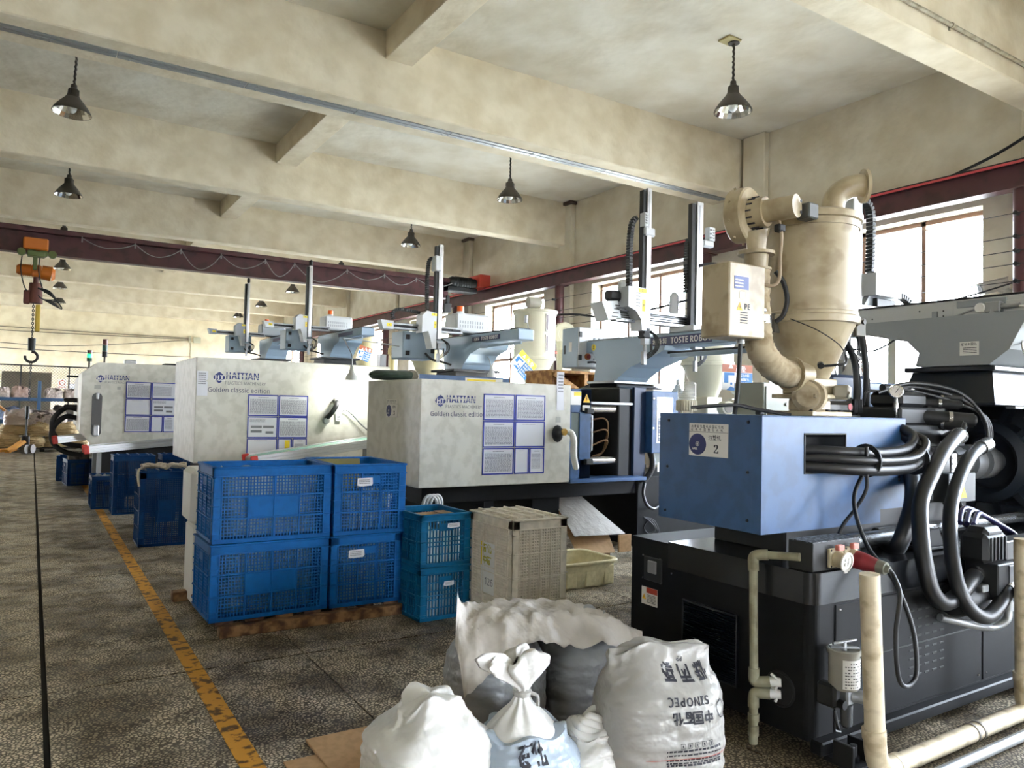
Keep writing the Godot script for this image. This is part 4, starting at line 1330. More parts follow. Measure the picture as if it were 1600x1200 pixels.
func frustum(s: Shape, x0: float, z0: float, y0: float, x1: float, z1: float, y1: float):
	var a := [Vector3(-x0, y0, z0), Vector3(x0, y0, z0), Vector3(x0, y0, -z0), Vector3(-x0, y0, -z0)]
	var b := [Vector3(-x1, y1, z1), Vector3(x1, y1, z1), Vector3(x1, y1, -z1), Vector3(-x1, y1, -z1)]
	for k in 4:
		var m := (k + 1) % 4
		s.quad(a[k], a[m], b[m], b[k])
	s.quad(b[0], b[1], b[2], b[3])
	s.quad(a[3], a[2], a[1], a[0])

# ------------------------------------------------------------------ machine 3: white clamp cabinet, open mould bay, control panel
func machine_two():
	var t := thing("moulding_machine", "moulding machine numbered 3 with a plain white cabinet beside its open mould bay", "machine", Vector3(4.5, 0, -5.8))
	var W: Material = mats["machine white"]
	var B: Material = mats["machine blue"]
	var K: Material = mats["machine black"]
	var c := Shape.new()
	c.span(Vector3(2.52, 0.648, -6.36), Vector3(3.958, 1.49, -5.28), 0.006)
	var cab := part(t, "clamp_cabinet", c, W)
	maker_logo(cab, 2.69, 1.322, -5.279, 0.93, true)
	number_plate(cab, 2.52, -5.93, -5.70, 1.18, 1.33, "3")
	notices(3.078, 0.735, -5.279, "the near cabinet numbered 3", [0, 0, 0, 4, 0, 4, 1])
	# handle in its socket
	var h := Shape.new()
	h.t = Transform3D(Basis(), Vector3(3.8, 1.07, -5.25))
	h.ball(Vector3.ZERO, Vector3(0.05, 0.075, 0.045), 12)
	var knob := part(cab, "latch_grip", h, mats["rubber"])
	var h2 := Shape.new()
	h2.rod(Vector3(3.84, 1.085, -5.28), Vector3(3.84, 1.085, -5.2), 0.03, 0.03, 18)
	part(knob, "latch_boss", h2, mat("boss tan", hx("c29a45"), 0.4))
	var h3 := Shape.new()
	h3.tube([Vector3(3.86, 1.09, -5.18), Vector3(3.885, 1.07, -5.16), Vector3(3.9, 1.0, -5.15), Vector3(3.9, 0.92, -5.155), Vector3(3.93, 0.83, -5.17), Vector3(3.95, 0.79, -5.18)], 0.027, 12, 6)
	h3.ball(Vector3(3.95, 0.79, -5.18), Vector3(0.028, 0.028, 0.028))
	part(knob, "lever", h3, mat("lever white", hx("d9d7cd"), 0.4))
	bx(cab, "small_label", Vector3(3.80, 1.165, -5.281), Vector3(3.85, 1.215, -5.2785), mat("faded label", hx("a9a8a0"), 0.6), 0.0)
	# safety gate, slid half open behind the cabinet edge
	var g := Shape.new()
	g.span(Vector3(3.96, 0.67, -5.36), Vector3(4.0, 1.46, -5.32), 0.003)
	g.span(Vector3(4.09, 0.67, -5.36), Vector3(4.215, 1.46, -5.32), 0.003)
	g.span(Vector3(3.96, 1.25, -5.36), Vector3(4.215, 1.46, -5.32), 0.003)
	g.span(Vector3(3.96, 0.67, -5.36), Vector3(4.215, 0.84, -5.32), 0.003)
	var gate := part(t, "safety_gate", g, B)
	var gw := Shape.new()
	gw.span(Vector3(3.99, 0.83, -5.345), Vector3(4.10, 1.26, -5.335))
	part(gate, "gate_window", gw, mat("gate glass", hx("7d8784"), 0.2))
	bx(gate, "gate_label", Vector3(3.985, 1.32, -5.32), Vector3(4.10, 1.44, -5.3185), mats["label white"], 0.0)
	bx(gate, "gate_label_band", Vector3(4.02, 1.40, -5.3186), Vector3(4.098, 1.432, -5.3175), mats["label yellow"], 0.0)
	triangle_sign(gate, Vector3(4.16, 1.38, -5.3185), Vector3.RIGHT, Vector3.UP, 0.08)
	bx(gate, "gate_label", Vector3(4.115, 1.27, -5.32), Vector3(4.2, 1.32, -5.3185), mats["label white"], 0.0)
	for y in [1.27, 0.82]:
		bx(gate, "gate_bumper", Vector3(4.14, y - 0.025, -5.33), Vector3(4.22, y + 0.025, -5.28), mats["rubber"], 0.006)
	# mould bay
	var bay := Shape.new()
	bay.span(Vector3(4.0, 0.66, -6.36), Vector3(4.93, 1.50, -6.32))
	bay.span(Vector3(4.84, 0.66, -6.36), Vector3(4.93, 1.5, -5.6))
	part(t, "rear_gate", bay, mat("bay black", hx("16191d"), 0.5))
	for y in [1.29, 0.815]:
		var tb := Shape.new()
		tb.rod(Vector3(3.9, y, -5.48), Vector3(4.78, y, -5.48), 0.036, 0.036, 20)
		tb.rod(Vector3(3.9, y, -6.05), Vector3(4.78, y, -6.05), 0.036, 0.036, 20)
		part(t, "tie_bar", tb, mat("tie bar", hx("d8d3c8"), 0.22, 0.75))
	bx(t, "fixed_platen", Vector3(4.62, 0.62, -6.3), Vector3(4.88, 1.49, -5.42), mats["black iron"], 0.01)
	bx(t, "moving_platen", Vector3(3.98, 0.66, -6.3), Vector3(4.2, 1.46, -5.45), mats["black iron"], 0.01)
	var mo := Shape.new()
	mo.span(Vector3(4.2, 0.86, -6.0), Vector3(4.34, 1.25, -5.56), 0.008)
	mo.span(Vector3(4.34, 0.88, -5.98), Vector3(4.44, 1.24, -5.58), 0.012)
	var mould := part(t, "mould", mo, mat("mould steel", hx("b0b1b0"), 0.3, 0.8))
	var md := Shape.new()
	for y in [0.92, 1.0, 1.08, 1.16, 1.21]:
		md.span(Vector3(4.22, y, -5.562), Vector3(4.42, y + 0.025, -5.55), 0.004)
	for x in [4.25, 4.32, 4.40]:
		md.span(Vector3(x, 0.9, -5.566), Vector3(x + 0.022, 1.23, -5.545), 0.004)
	part(mould, "mould_insert", md, mat("mould insert", hx("8f918f"), 0.35, 0.8))
	for k in 3:
		hose(t, "cooling_hose", [Vector3(4.42, 0.95 + 0.12 * k, -5.55), Vector3(4.5, 1.0 + 0.1 * k, -5.48), Vector3(4.56, 0.98 + 0.07 * k, -5.5), Vector3(4.58, 0.88, -5.6), Vector3(4.5, 0.84, -5.65)], 0.008, mat("copper hose", hx("8b6b4c"), 0.4))
	bx(t, "bay_sill", Vector3(3.958, 0.638, -5.5), Vector3(4.845, 0.672, -5.27), B, 0.004)
	bx(t, "top_rail", Vector3(4.2, 1.33, -5.5), Vector3(4.85, 1.355, -5.4), mats["galvanised"], 0.003)
	bx(t, "side_guard", Vector3(4.78, 0.66, -5.42), Vector3(4.925, 1.5, -5.385), mats["dark blue"], 0.004)
	bx(t, "rear_top_guard", Vector3(3.0, 1.49, -6.42), Vector3(4.0, 1.575, -6.36), B, 0.004)
	var rl := bx(t, "guard_label", Vector3(3.5, 1.505, -6.36), Vector3(3.92, 1.56, -6.358), mats["label white"], 0.0)
	bx(rl, "label_band", Vector3(3.52, 1.51, -6.359), Vector3(3.84, 1.55, -6.3565), mats["label yellow"], 0.0)
	# control panel
	var pc := bx(t, "control_panel", Vector3(4.93, 0.885, -5.46), Vector3(5.265, 1.47, -5.3), B, 0.006)
	bx(pc, "panel_bezel", Vector3(4.985, 0.98, -5.302), Vector3(5.19, 1.415, -5.296), mats["aluminium"], 0.003)
	bx(pc, "screen", Vector3(5.005, 1.235, -5.297), Vector3(5.17, 1.385, -5.2945), mat("screen grey", hx("3d4348"), 0.15), 0.001)
	bx(pc, "key_field", Vector3(4.998, 0.995, -5.297), Vector3(5.178, 1.22, -5.2948), mat("key field", hx("3f4d6c"), 0.4), 0.001)
	for r in 8:
		for k in 5:
			bx(pc, "key", Vector3(5.008 + 0.034 * k, 1.005 + 0.026 * r, -5.295), Vector3(5.034 + 0.034 * k, 1.024 + 0.026 * r, -5.291), mats["label white"] if (r + k) % 3 else mat("key grey", hx("8b93a0"), 0.4), 0.002)
	screws(pc, [Vector3(4.945, 1.40, -5.3), Vector3(4.945, 1.12, -5.3)], Vector3.BACK, 0.012)
	# bed and legs
	bx(t, "bed_beam", Vector3(2.62, 0.5, -6.2), Vector3(4.9, 0.645, -5.42), K, 0.008)
	bx(t, "bed_leg", Vector3(3.72, 0.0, -6.15), Vector3(4.02, 0.5, -5.5), K, 0.006)
	bx(t, "bed_leg", Vector3(2.75, 0.0, -6.15), Vector3(3.3, 0.5, -5.6), K, 0.006)
	bx(t, "tank_cabinet", Vector3(4.85, 0.06, -6.25), Vector3(7.6, 0.66, -5.4), K, 0.008)
	bx(t, "tank_skid", Vector3(4.85, 0.0, -6.2), Vector3(7.6, 0.06, -5.45), K, 0.004)
	hose(t, "loop_hose", [Vector3(4.9, 0.6, -5.36), Vector3(4.86, 0.5, -5.33), Vector3(4.9, 0.4, -5.32), Vector3(5.0, 0.36, -5.33), Vector3(5.1, 0.4, -5.36)], 0.016, mats["hose"])
	hose(t, "panel_conduit", [Vector3(5.0, 0.89, -5.4), Vector3(5.0, 0.8, -5.36), Vector3(4.97, 0.7, -5.36), Vector3(4.9, 0.62, -5.38)], 0.03, mats["hose"])
	for k in 3:
		hose(t, "hanging_cable", [Vector3(4.92, 0.28, -5.39), Vector3(4.98 + 0.03 * k, 0.24, -5.37), Vector3(5.06 + 0.02 * k, 0.16 - 0.02 * k, -5.37), Vector3(4.98, 0.12, -5.38), Vector3(4.93, 0.18, -5.39), Vector3(4.98, 0.25, -5.385)], 0.006, mats["rubber"])
	bx(t, "side_label", Vector3(5.09, 0.7, -5.392), Vector3(5.19, 0.79, -5.389), mats["label white"], 0.0)
	# injection end beyond the panel
	bx(t, "injection_cover", Vector3(5.9, 0.8, -6.15), Vector3(7.5, 1.27, -5.5), B, 0.008)
	bx(t, "injection_barrel", Vector3(5.0, 0.95, -5.95), Vector3(5.9, 1.15, -5.7), mats["galvanised"], 0.03)
	var cc := bx(t, "rear_cabinet", Vector3(6.05, 0.66, -6.9), Vector3(6.45, 1.6, -6.5), mat("cabinet grey", hx("a9aca6"), 0.45), 0.006)
	var tog := Shape.new()   # three-lobed plate seen over the blue cover
	tog.t = Transform3D(Basis(Vector3.UP, -0.5), Vector3(5.75, 1.33, -5.9))
	var lob := []
	for i in 36:
		var a := TAU * i / 36 + PI / 2
		var r := 0.11 + 0.035 * cos(3.0 * (a - PI / 2))
		lob.append(Vector2(r * cos(a), r * sin(a)))
	tog.prism(lob, -0.03, 0.03)
	var toggle := part(t, "lobe_plate", tog, mats["galvanised"])
	var tn := Shape.new()
	tn.t = tog.t
	for k in 3:
		var a := PI / 2 + TAU * k / 3
		tn.rod(Vector3(0.085 * cos(a), 0.085 * sin(a), 0.03), Vector3(0.085 * cos(a), 0.085 * sin(a), 0.055), 0.036, 0.03, 14)
	part(toggle, "lobe_nut", tn, mats["steel"])

# ------------------------------------------------------------------ machine 4
func machine_three():
	var t := thing("moulding_machine", "moulding machine with the brightly lamp-lit white cabinet behind the stacked blue crates", "machine", Vector3(3.5, 0, -8.4))
	var W: Material = mats["machine white"]
	var K: Material = mats["machine black"]
	var c := Shape.new()
	c.span(Vector3(1.332, 0.68, -9.05), Vector3(3.34, 1.705, -7.8), 0.006)
	var cab := part(t, "clamp_cabinet", c, W)
	maker_logo(cab, 1.545, 1.513, -7.799, 1.12, true)
	notices(1.826, 0.70, -7.799, "the lamp-lit cabinet", [0, 0, 2, 0, 4, 3, 1])
	var gp := Shape.new()
	gp.tube([Vector3(2.625, 1.12, -7.78), Vector3(2.67, 1.19, -7.73), Vector3(2.71, 1.26, -7.72), Vector3(2.73, 1.31, -7.76)], 0.026, 10, 5)
	part(cab, "grip", gp, mats["rubber"])
	var cu := Shape.new()
	cu.rod(Vector3(2.625, 1.1, -7.8), Vector3(2.625, 1.1, -7.75), 0.035, 0.03, 14)
	cu.rod(Vector3(2.735, 1.32, -7.8), Vector3(2.735, 1.32, -7.74), 0.03, 0.028, 14)
	part(cab, "grip_mount", cu, mats["galvanised"])
	bx(t, "bed_beam", Vector3(1.5, 0.5, -8.95), Vector3(4.6, 0.68, -7.95), K, 0.008)
	bx(t, "bed_leg", Vector3(1.7, 0.0, -8.9), Vector3(2.3, 0.5, -8.0), K, 0.006)
	bx(t, "tank_cabinet", Vector3(3.6, 0.0, -8.95), Vector3(7.3, 0.66, -7.95), K, 0.008)
	bx(t, "mould_bay", Vector3(3.35, 0.66, -9.0), Vector3(4.6, 1.5, -8.1), mats["black iron"], 0.01)
	bx(t, "injection_cover", Vector3(5.3, 0.8, -8.8), Vector3(7.2, 1.35, -8.1), mats["machine blue"], 0.008)
	bx(t, "edge_post", Vector3(3.345, 1.3, -8.2), Vector3(3.42, 1.86, -8.1), mats["galvanised"], 0.004)

# ------------------------------------------------------------------ machine 5, chamfered end
func machine_four():
	var t := thing("moulding_machine", "farther moulding machine whose white cabinet has chamfered corners and a dark slot handle", "machine", Vector3(2.5, 0, -12))
	var c := Shape.new()
	c.t = Transform3D(Basis(), Vector3(0, 0, -11.0))
	c.prism([Vector2(0.70, 1.742), Vector2(0.53, 1.60), Vector2(0.525, 0.86), Vector2(0.68, 0.68), Vector2(2.4, 0.68), Vector2(2.4, 1.752)], -0.9, 0.0)
	var cab := part(t, "clamp_cabinet", c, mats["machine white"])
	var c2 := Shape.new()
	c2.t = Transform3D(Basis(), Vector3(0, 0, -11.95))
	c2.prism([Vector2(0.70, 1.70), Vector2(0.54, 1.56), Vector2(0.54, 0.9), Vector2(0.7, 0.72), Vector2(2.4, 0.72), Vector2(2.4, 1.70)], -1.2, 0.0)
	part(t, "rear_cover", c2, mat("rear dark", hx("4b4f4f"), 0.3))
	maker_logo(cab, 0.735, 1.535, -10.999, 0.98, false)
	notices(1.032, 0.852, -10.999, "the chamfered far cabinet", [0, 1, 4, 2, 0, 4, 1])
	var s := Shape.new()
	s.t = Transform3D(Basis(), Vector3(0.706, 1.075, -11.0))
	var o := []
	for i in 24:
		var a := TAU * i / 24
		o.append(Vector2(0.057 * cos(a), 0.057 * sin(a) + (0.22 if sin(a) >= 0 else -0.22)))
	s.prism(o, 0.0, 0.012)
	var slot := part(cab, "slot_handle", s, mat("slot dark", hx("2a2622"), 0.4))
	var r := Shape.new()
	r.t = Transform3D(Basis(), Vector3(0.706, 1.29, -10.99))
	r.box(Vector3(0, 0.02, 0.012), Vector3(0.04, 0.09, 0.03), 0.01)
	r.box(Vector3(0, -0.42, 0.008), Vector3(0.07, 0.14, 0.03), 0.02)
	part(slot, "slot_latch", r, mats["galvanised"])
	bx(cab, "cabinet_label", Vector3(0.67, 1.40, -11.001), Vector3(0.74, 1.455, -10.998), mats["faded label"], 0.0)
	bx(cab, "cabinet_label", Vector3(0.93, 1.40, -11.001), Vector3(0.97, 1.44, -10.998), mats["faded label"], 0.0)
	bx(t, "roof_vent", Vector3(1.02, 1.74, -11.3), Vector3(1.16, 1.80, -11.15), mats["galvanised"], 0.01)
	var hp := Shape.new()
	hp.span(Vector3(1.5, 1.75, -11.4), Vector3(2.3, 1.775, -11.15), 0.01)
	hp.span(Vector3(1.7, 1.77, -11.35), Vector3(2.1, 1.79, -11.2), 0.008)
	part(t, "roof_plate", hp, mats["black iron"])
	var kk := Shape.new()
	for q in [[1.12, 0.5], [1.0, 0.5]]:
		kk.tube([Vector3(0.54, q[0], -12.0), Vector3(0.4, q[0] + 0.02, -12.05), Vector3(0.26, q[0] - 0.14, -12.1), Vector3(0.27, q[0] - 0.34, -12.05), Vector3(0.42, q[0] - 0.46, -11.95), Vector3(0.62, q[0] - 0.5, -11.9)], 0.035, 9, 6)
	for y in [1.25, 1.16]:
		kk.box(Vector3(0.48, y, -12.0), Vector3(0.22, 0.06, 0.2), 0.02)
	part(t, "cable_loom", kk, mats["rubber"])
	bx(t, "bed", Vector3(0.8, 0.0, -13.0), Vector3(6.8, 0.66, -11.3), mats["black iron"], 0.01)
	bx(t, "mould_bay", Vector3(2.42, 0.66, -13.0), Vector3(4.0, 1.5, -11.2), mats["black iron"], 0.01)
	bx(t, "injection_cover", Vector3(4.6, 0.75, -12.8), Vector3(6.8, 1.35, -11.6), mats["machine blue"], 0.01)
	# signal tower with its bracket
	for q in [[0.925, -13.2, 1.72, 2.2, "unlit"], [0.745, -13.6, 1.66, 2.04, "lit"]]:
		var st := thing("signal_tower", "signal tower with its green light on, left of the pair above the chamfered cabinet" if q[4] == "lit" else "unlit signal tower with a dark red cap, right of the pair above the chamfered cabinet", "signal lamp", Vector3(q[0], q[2], q[1]))
		var y := float(q[2])
		var po := Shape.new()
		po.rod(Vector3(q[0], y - 0.05, q[1]), Vector3(q[0], y + 0.24, q[1]), 0.014, 0.014, 10)
		if q[4] == "lit":
			po.span(Vector3(q[0] - 0.3, y - 0.06, q[1] - 0.03), Vector3(q[0] + 0.05, y - 0.03, q[1] + 0.03), 0.004)
		part(st, "pole", po, mats["black iron"])
		var hh := (float(q[3]) - y - 0.2) / 3.0
		for k in 3:
			var l := Shape.new()
			l.rod(Vector3(q[0], y + 0.2 + hh * k, q[1]), Vector3(q[0], y + 0.2 + hh * (k + 0.94), q[1]), 0.037, 0.037, 16)
			var lm: StandardMaterial3D = [mats["rubber"], mat("green dark", hx("1d4a3c"), 0.3), mat("red dark", hx("5e2220"), 0.3)][k]
			if q[4] == "lit" and k == 1:
				lm = mat("green lit", hx("35d488"), 0.3)
				lm.emission_enabled = true
				lm.emission = hx("2fe08a")
				lm.emission_energy_multiplier = 1.3
			part(st, "lens", l, lm)
		if q[4] == "lit":
			var gl := OmniLight3D.new()
			gl.name = "green_glow"
			gl.light_color = hx("2fe08a")
			gl.light_energy = 0.02
			gl.light_size = 0.03
			gl.omni_range = 40.0
			gl.omni_attenuation = 2.0
			gl.shadow_enabled = true
			st.add_child(gl)
			gl.position = Vector3(0.0, 0.27, 0.06)

func machine_far():
	for k in 2:
		var z := -15.2 - 3.6 * k
		var t := thing("moulding_machine", ["dark machine just behind the chamfered cabinet, only its dim left end showing", "dim farthest machine beyond the others, its blue injection cover toward the windows"][k], "machine", Vector3(3.5, 0, z - 0.6))
		bx(t, "bed", Vector3(1.2, 0.0, z - 1.3), Vector3(6.8, 0.66, z), mats["black iron"], 0.01)
		bx(t, "clamp_cabinet", Vector3(1.0, 0.68, z - 1.35), Vector3(3.2, 1.62, z + 0.02), mats["machine white"], 0.01)
		bx(t, "injection_cover", Vector3(4.6, 0.75, z - 1.1), Vector3(6.8, 1.35, z - 0.3), mats["machine blue"], 0.01)

func drag_chain(parent: Node3D, called: String, pts: Array, w: float, h: float, side: Vector3):   # a cable carrier of short links
	var c := Shape.curve(pts, 7)
	var s := Shape.new()
	var step := 0.026
	var prev: Vector3 = c[0]
	for i in range(1, c.size()):
		var p: Vector3 = c[i]
		while prev.distance_to(p) > step:
			var q := prev.move_toward(p, step)
			var d := (q - prev).normalized()
			var keep := s.t
			var x := side
			var y := d.cross(x).normalized()
			s.t = Transform3D(Basis(x, y, x.cross(y)), (prev + q) * 0.5)
			s.box(Vector3.ZERO, Vector3(w, h, step * 0.86), 0.003)
			s.t = keep
			prev = q
	stuff(part(parent, called, s, mats["rubber"]))

func axis_label(parent: Node3D, at: Vector3, w: float, h: float, text: String):   # yellow axis sign on a +Z face
	var s := Shape.new()
	s.span(at - Vector3(w / 2, h / 2, 0), at + Vector3(w / 2, h / 2, 0.001))
	var l := part(parent, "axis_sign", s, mats["label yellow"])
	lettering(l, "sign_letter", text, minf(w, h) * 0.9, at + Vector3(0, 0, 0.0015), 0, mats["ink"], 0.0006)

func mast(t: Node3D, x: float, z: float, y0: float, y1: float, w: float, dark_left: bool):   # silver profile with a black rack beside it
	var s := Shape.new()
	s.span(Vector3(x, y0, z - 0.035), Vector3(x + w, y1, z + 0.035), 0.004)
	var m := part(t, "mast", s, mats["aluminium"])
	var d := -1.0 if dark_left else 1.0
	var xe := x if dark_left else x + w
	var r := Shape.new()
	r.span(Vector3(xe, y0 + 0.1, z - 0.03), Vector3(xe + d * w * 0.75, y1 - 0.02, z + 0.02), 0.003)
	part(t, "mast_rack", r, mats["rubber"])
	var g := Shape.new()
	g.span(Vector3(x + w * 0.3, y0 + 0.02, z + 0.034), Vector3(x + w * 0.42, y1 - 0.03, z + 0.037), 0.001)
	part(m, "mast_groove", g, mats["robot grey"])

func gripper(t: Node3D, x: float, y: float, z: float, k: float):
	var s := Shape.new()
	s.span(Vector3(x - 0.03 * k, y - 0.09 * k, z - 0.03 * k), Vector3(x + 0.03 * k, y, z + 0.03 * k), 0.004)
	s.span(Vector3(x - 0.05 * k, y - 0.02 * k, z - 0.04 * k), Vector3(x + 0.06 * k, y + 0.01 * k, z + 0.04 * k), 0.003)
	s.rod(Vector3(x, y - 0.17 * k, z), Vector3(x, y - 0.08 * k, z), 0.016 * k, 0.016 * k, 12)
	s.span(Vector3(x - 0.028 * k, y - 0.27 * k, z - 0.02 * k), Vector3(x + 0.012 * k, y - 0.15 * k, z + 0.02 * k), 0.003)
	part(t, "gripper", s, mats["galvanised"])
	var c := Shape.new()
	for i in 4:
		var o := 0.015 * i * k
		c.tube([Vector3(x + 0.03 * k, y + 0.04 * k, z + o), Vector3(x + (0.1 + o) * k, y - 0.02 * k, z + 0.02), Vector3(x + (0.09 + o) * k, y - 0.12 * k, z + 0.03), Vector3(x + 0.03 * k, y - 0.16 * k - o, z + 0.02), Vector3(x, y - 0.2 * k, z)], 0.005 * k, 6, 5)
	c.rod(Vector3(x + 0.06 * k, y - 0.14 * k, z + 0.02), Vector3(x + 0.06 * k, y - 0.08 * k, z + 0.02), 0.012 * k, 0.012 * k, 8)
	part(t, "gripper_tubes", c, mats["hose"])

# robot with one slim mast: o is the middle of its foot, k its size
func robot_slim(o: Vector3, k: float, label: String, grey: float, detail: bool) -> Node3D:
	var t := thing("take_out_robot", label, "robot", o, "")
	var LB: Material = mats["robot blue"]
	var WH: Material = mats["robot white"] if grey < 0.5 else mats["robot grey"]
	var p := func(x: float, y: float, z: float) -> Vector3: return o + Vector3(x, y, z) * k
	var f := Shape.new()
	f.t = Transform3D(Basis(), o)
	frustum(f, 0.30 * k, 0.3 * k, -0.22 * k, 0.27 * k, 0.26 * k, -0.03 * k)
	f.box(Vector3(0, -0.015 * k, 0), Vector3(0.66, 0.03, 0.62) * k, 0.004)
	part(t, "foot", f, mats["black iron"])
	# pillar, flaring up under the beam toward +Z
	var b := Shape.new()
	b.t = Transform3D(Basis(Vector3.UP, -PI / 2), o + Vector3(0.24 * k, 0, 0))   # local x -> +Z
	b.prism([Vector2(-0.26, 0) * k, Vector2(0.2, 0) * k, Vector2(0.24, 0.06) * k, Vector2(0.4, 0.18) * k, Vector2(0.62, 0.24) * k, Vector2(0.66, 0.31) * k, Vector2(-0.34, 0.31) * k, Vector2(-0.3, 0.2) * k], 0.0, 0.4 * k)
	part(t, "pillar", b, LB)
	bx(t, "traverse_beam", p.call(-0.02, 0.31, -0.9), p.call(0.2, 0.44, 1.25), LB, 0.012)
	bx(t, "guide_rail", p.call(0.0, 0.44, -0.88), p.call(0.18, 0.455, 1.2), mats["black iron"], 0.003)
	var sp := bx(t, "maker_plate", p.call(-0.024, 0.345, 0.2), p.call(-0.019, 0.405, 0.86), mat("plate indigo", hx("2c2f58"), 0.4), 0.002)
	if detail:
		var ch := Shape.new()
		glyphs(ch, "拓斯特", p.call(-0.0245, 0.395, 0.25), Vector3.BACK, Vector3.DOWN, 0.04 * k, 1.15, 0.12)
		part(sp, "plate_print", ch, mats["label white"])
		lettering(sp, "plate_word", "TOSTE ROBOT", 0.06 * k, p.call(-0.025, 0.375, 0.62), -PI / 2, mats["label white"], 0.001)
	bx(t, "guard_strip", p.call(-0.05, 0.255, 0.4), p.call(-0.03, 0.285, 1.35), LB, 0.003)
	# carriage housing with louvres and beacon
	var ho := bx(t, "carriage_housing", p.call(-0.25, 0.46, -0.12), p.call(0.22, 0.70, 0.2), WH, 0.02)
	var lv := Shape.new()
	for r in 2:
		for c in 10:
			var q: Vector3 = p.call(-0.2 + 0.035 * c, 0.52 + 0.05 * r, 0.2)
			lv.span(q, q + Vector3(0.012, 0.036, 0.0015) * k)
	part(ho, "louvres", lv, mats["robot grey"])
	var be := Shape.new()
	be.rod(p.call(-0.12, 0.70, 0.05), p.call(-0.12, 0.735, 0.05), 0.05 * k, 0.045 * k, 16)
	var bc := part(t, "beacon", be, WH)
	var bl := Shape.new()
	bl.rod(p.call(-0.12, 0.735, 0.05), p.call(-0.12, 0.80, 0.05), 0.045 * k, 0.042 * k, 16)
	part(bc, "beacon_lens", bl, mats["orange lens"])
	# cross arm
	var ar := Shape.new()
	ar.span(p.call(-1.2, 0.475, 0.2), p.call(-0.2, 0.5, 0.28), 0.004)
	ar.span(p.call(-1.2, 0.425, 0.2), p.call(-0.2, 0.45, 0.28), 0.004)
	ar.span(p.call(-1.2, 0.43, 0.2), p.call(-0.2, 0.495, 0.24), 0.004)
	var arm := part(t, "cross_arm", ar, mat("profile grey", hx("8f9294"), 0.35, 0.6))
	var ab := Shape.new()
	ab.span(p.call(-1.18, 0.452, 0.24), p.call(-0.22, 0.473, 0.262), 0.002)
	for c in 5:
		var q: Vector3 = p.call(-1.1 + 0.19 * c, 0.447, 0.24)
		ab.span(q, q + Vector3(0.05, 0.03, 0.035) * k, 0.002)
	part(arm, "arm_belt", ab, mats["black iron"])
	var en := Shape.new()
	en.t = Transform3D(Basis(), p.call(0, 0, 0))
	en.prism([Vector2(-1.28, 0.52) * k, Vector2(-1.12, 0.515) * k, Vector2(-1.12, 0.42) * k, Vector2(-1.25, 0.42) * k], 0.18 * k, 0.3 * k)
	axis_label(part(t, "arm_end", en, WH), p.call(-1.175, 0.468, 0.301), 0.06 * k, 0.035 * k, "+")
	# mast and its carriage
	mast(t, (o.x - 0.6 * k), o.z + 0.36 * k, o.y + (0.34 if detail else 0.3) * k, o.y + 1.46 * k, 0.052 * k, true)
	var ca := Shape.new()
	ca.t = Transform3D(Basis(), p.call(0, 0, 0))
	ca.prism([Vector2(-0.80, 0.40) * k, Vector2(-0.72, 0.42) * k, Vector2(-0.69, 0.34) * k, Vector2(-0.66, 0.22) * k, Vector2(-0.61, 0.22) * k, Vector2(-0.61, 0.64) * k, Vector2(-0.74, 0.66) * k, Vector2(-0.8, 0.6) * k], 0.22 * k, 0.385 * k)
	var car := part(t, "mast_carriage", ca, WH)
	axis_label(car, p.call(-0.645, 0.62, 0.386), 0.07 * k, 0.03 * k, "X")
	axis_label(car, p.call(-0.63, 0.5, 0.386), 0.03 * k, 0.08 * k, "Y")
	if detail:
		drag_chain(t, "drag_chain", [p.call(-0.7, 0.62, 0.3), p.call(-0.71, 1.0, 0.3), p.call(-0.70, 1.22, 0.3), p.call(-0.68, 1.29, 0.3), p.call(-0.64, 1.31, 0.3)], 0.05 * k, 0.035 * k, Vector3.BACK)
		drag_chain(t, "drag_chain", [p.call(-1.1, 0.54, 0.24), p.call(-1.12, 0.6, 0.24), p.call(-1.06, 0.66, 0.24), p.call(-0.9, 0.66, 0.24), p.call(-0.76, 0.64, 0.24)], 0.05 * k, 0.035 * k, Vector3.BACK)
		bx(car, "mast_clamp", p.call(-0.66, 1.14, 0.3), p.call(-0.58, 1.32, 0.41), WH, 0.01)
	else:
		bx(t, "mast_cap", p.call(-0.6, 1.46, 0.33), p.call(-0.545, 1.56, 0.39), mats["rubber"], 0.02)
	gripper(t, o.x - 0.565 * k, o.y + (0.30 if detail else 0.26) * k, o.z + 0.36 * k, k * 0.9)
	# control box below the beam
	var cb := bx(t, "control_box", p.call(-0.8, 0.12, -0.5), p.call(-0.36, 0.46, -0.15), LB, 0.012)
	for q in [[-0.76, 0.36], [-0.76, 0.16], [-0.42, 0.2]]:
		bx(cb, "box_socket", p.call(q[0], q[1], -0.152), p.call(q[0] + 0.05, q[1] + 0.055, -0.135), mats["rubber"], 0.004)
	hose(t, "box_cable", [p.call(-0.5, 0.2, -0.14), p.call(-0.42, 0.12, -0.1), p.call(-0.32, 0.1, -0.06), p.call(-0.2, 0.06, 0.0)], 0.014 * k, mats["hose"])
	return t

func build_robots():
	robot_slim(Vector3(4.62, 1.74, -8.4), 1.0, "robot with one tall mast and orange beacon behind the cabinet with the folded tarp", 0.0, true)
	robot_slim(Vector3(4.2, 2.03, -12.1), 0.97, "robot with a black-tipped mast reaching the bridge girder, behind the lamp-lit cabinet", 0.0, false)
	robot_slim(Vector3(4.1, 2.16, -15.7), 1.0, "farthest robot, grey with a short black-capped mast against the pale far wall", 1.0, false)
	robot_twin()
	robot_near()

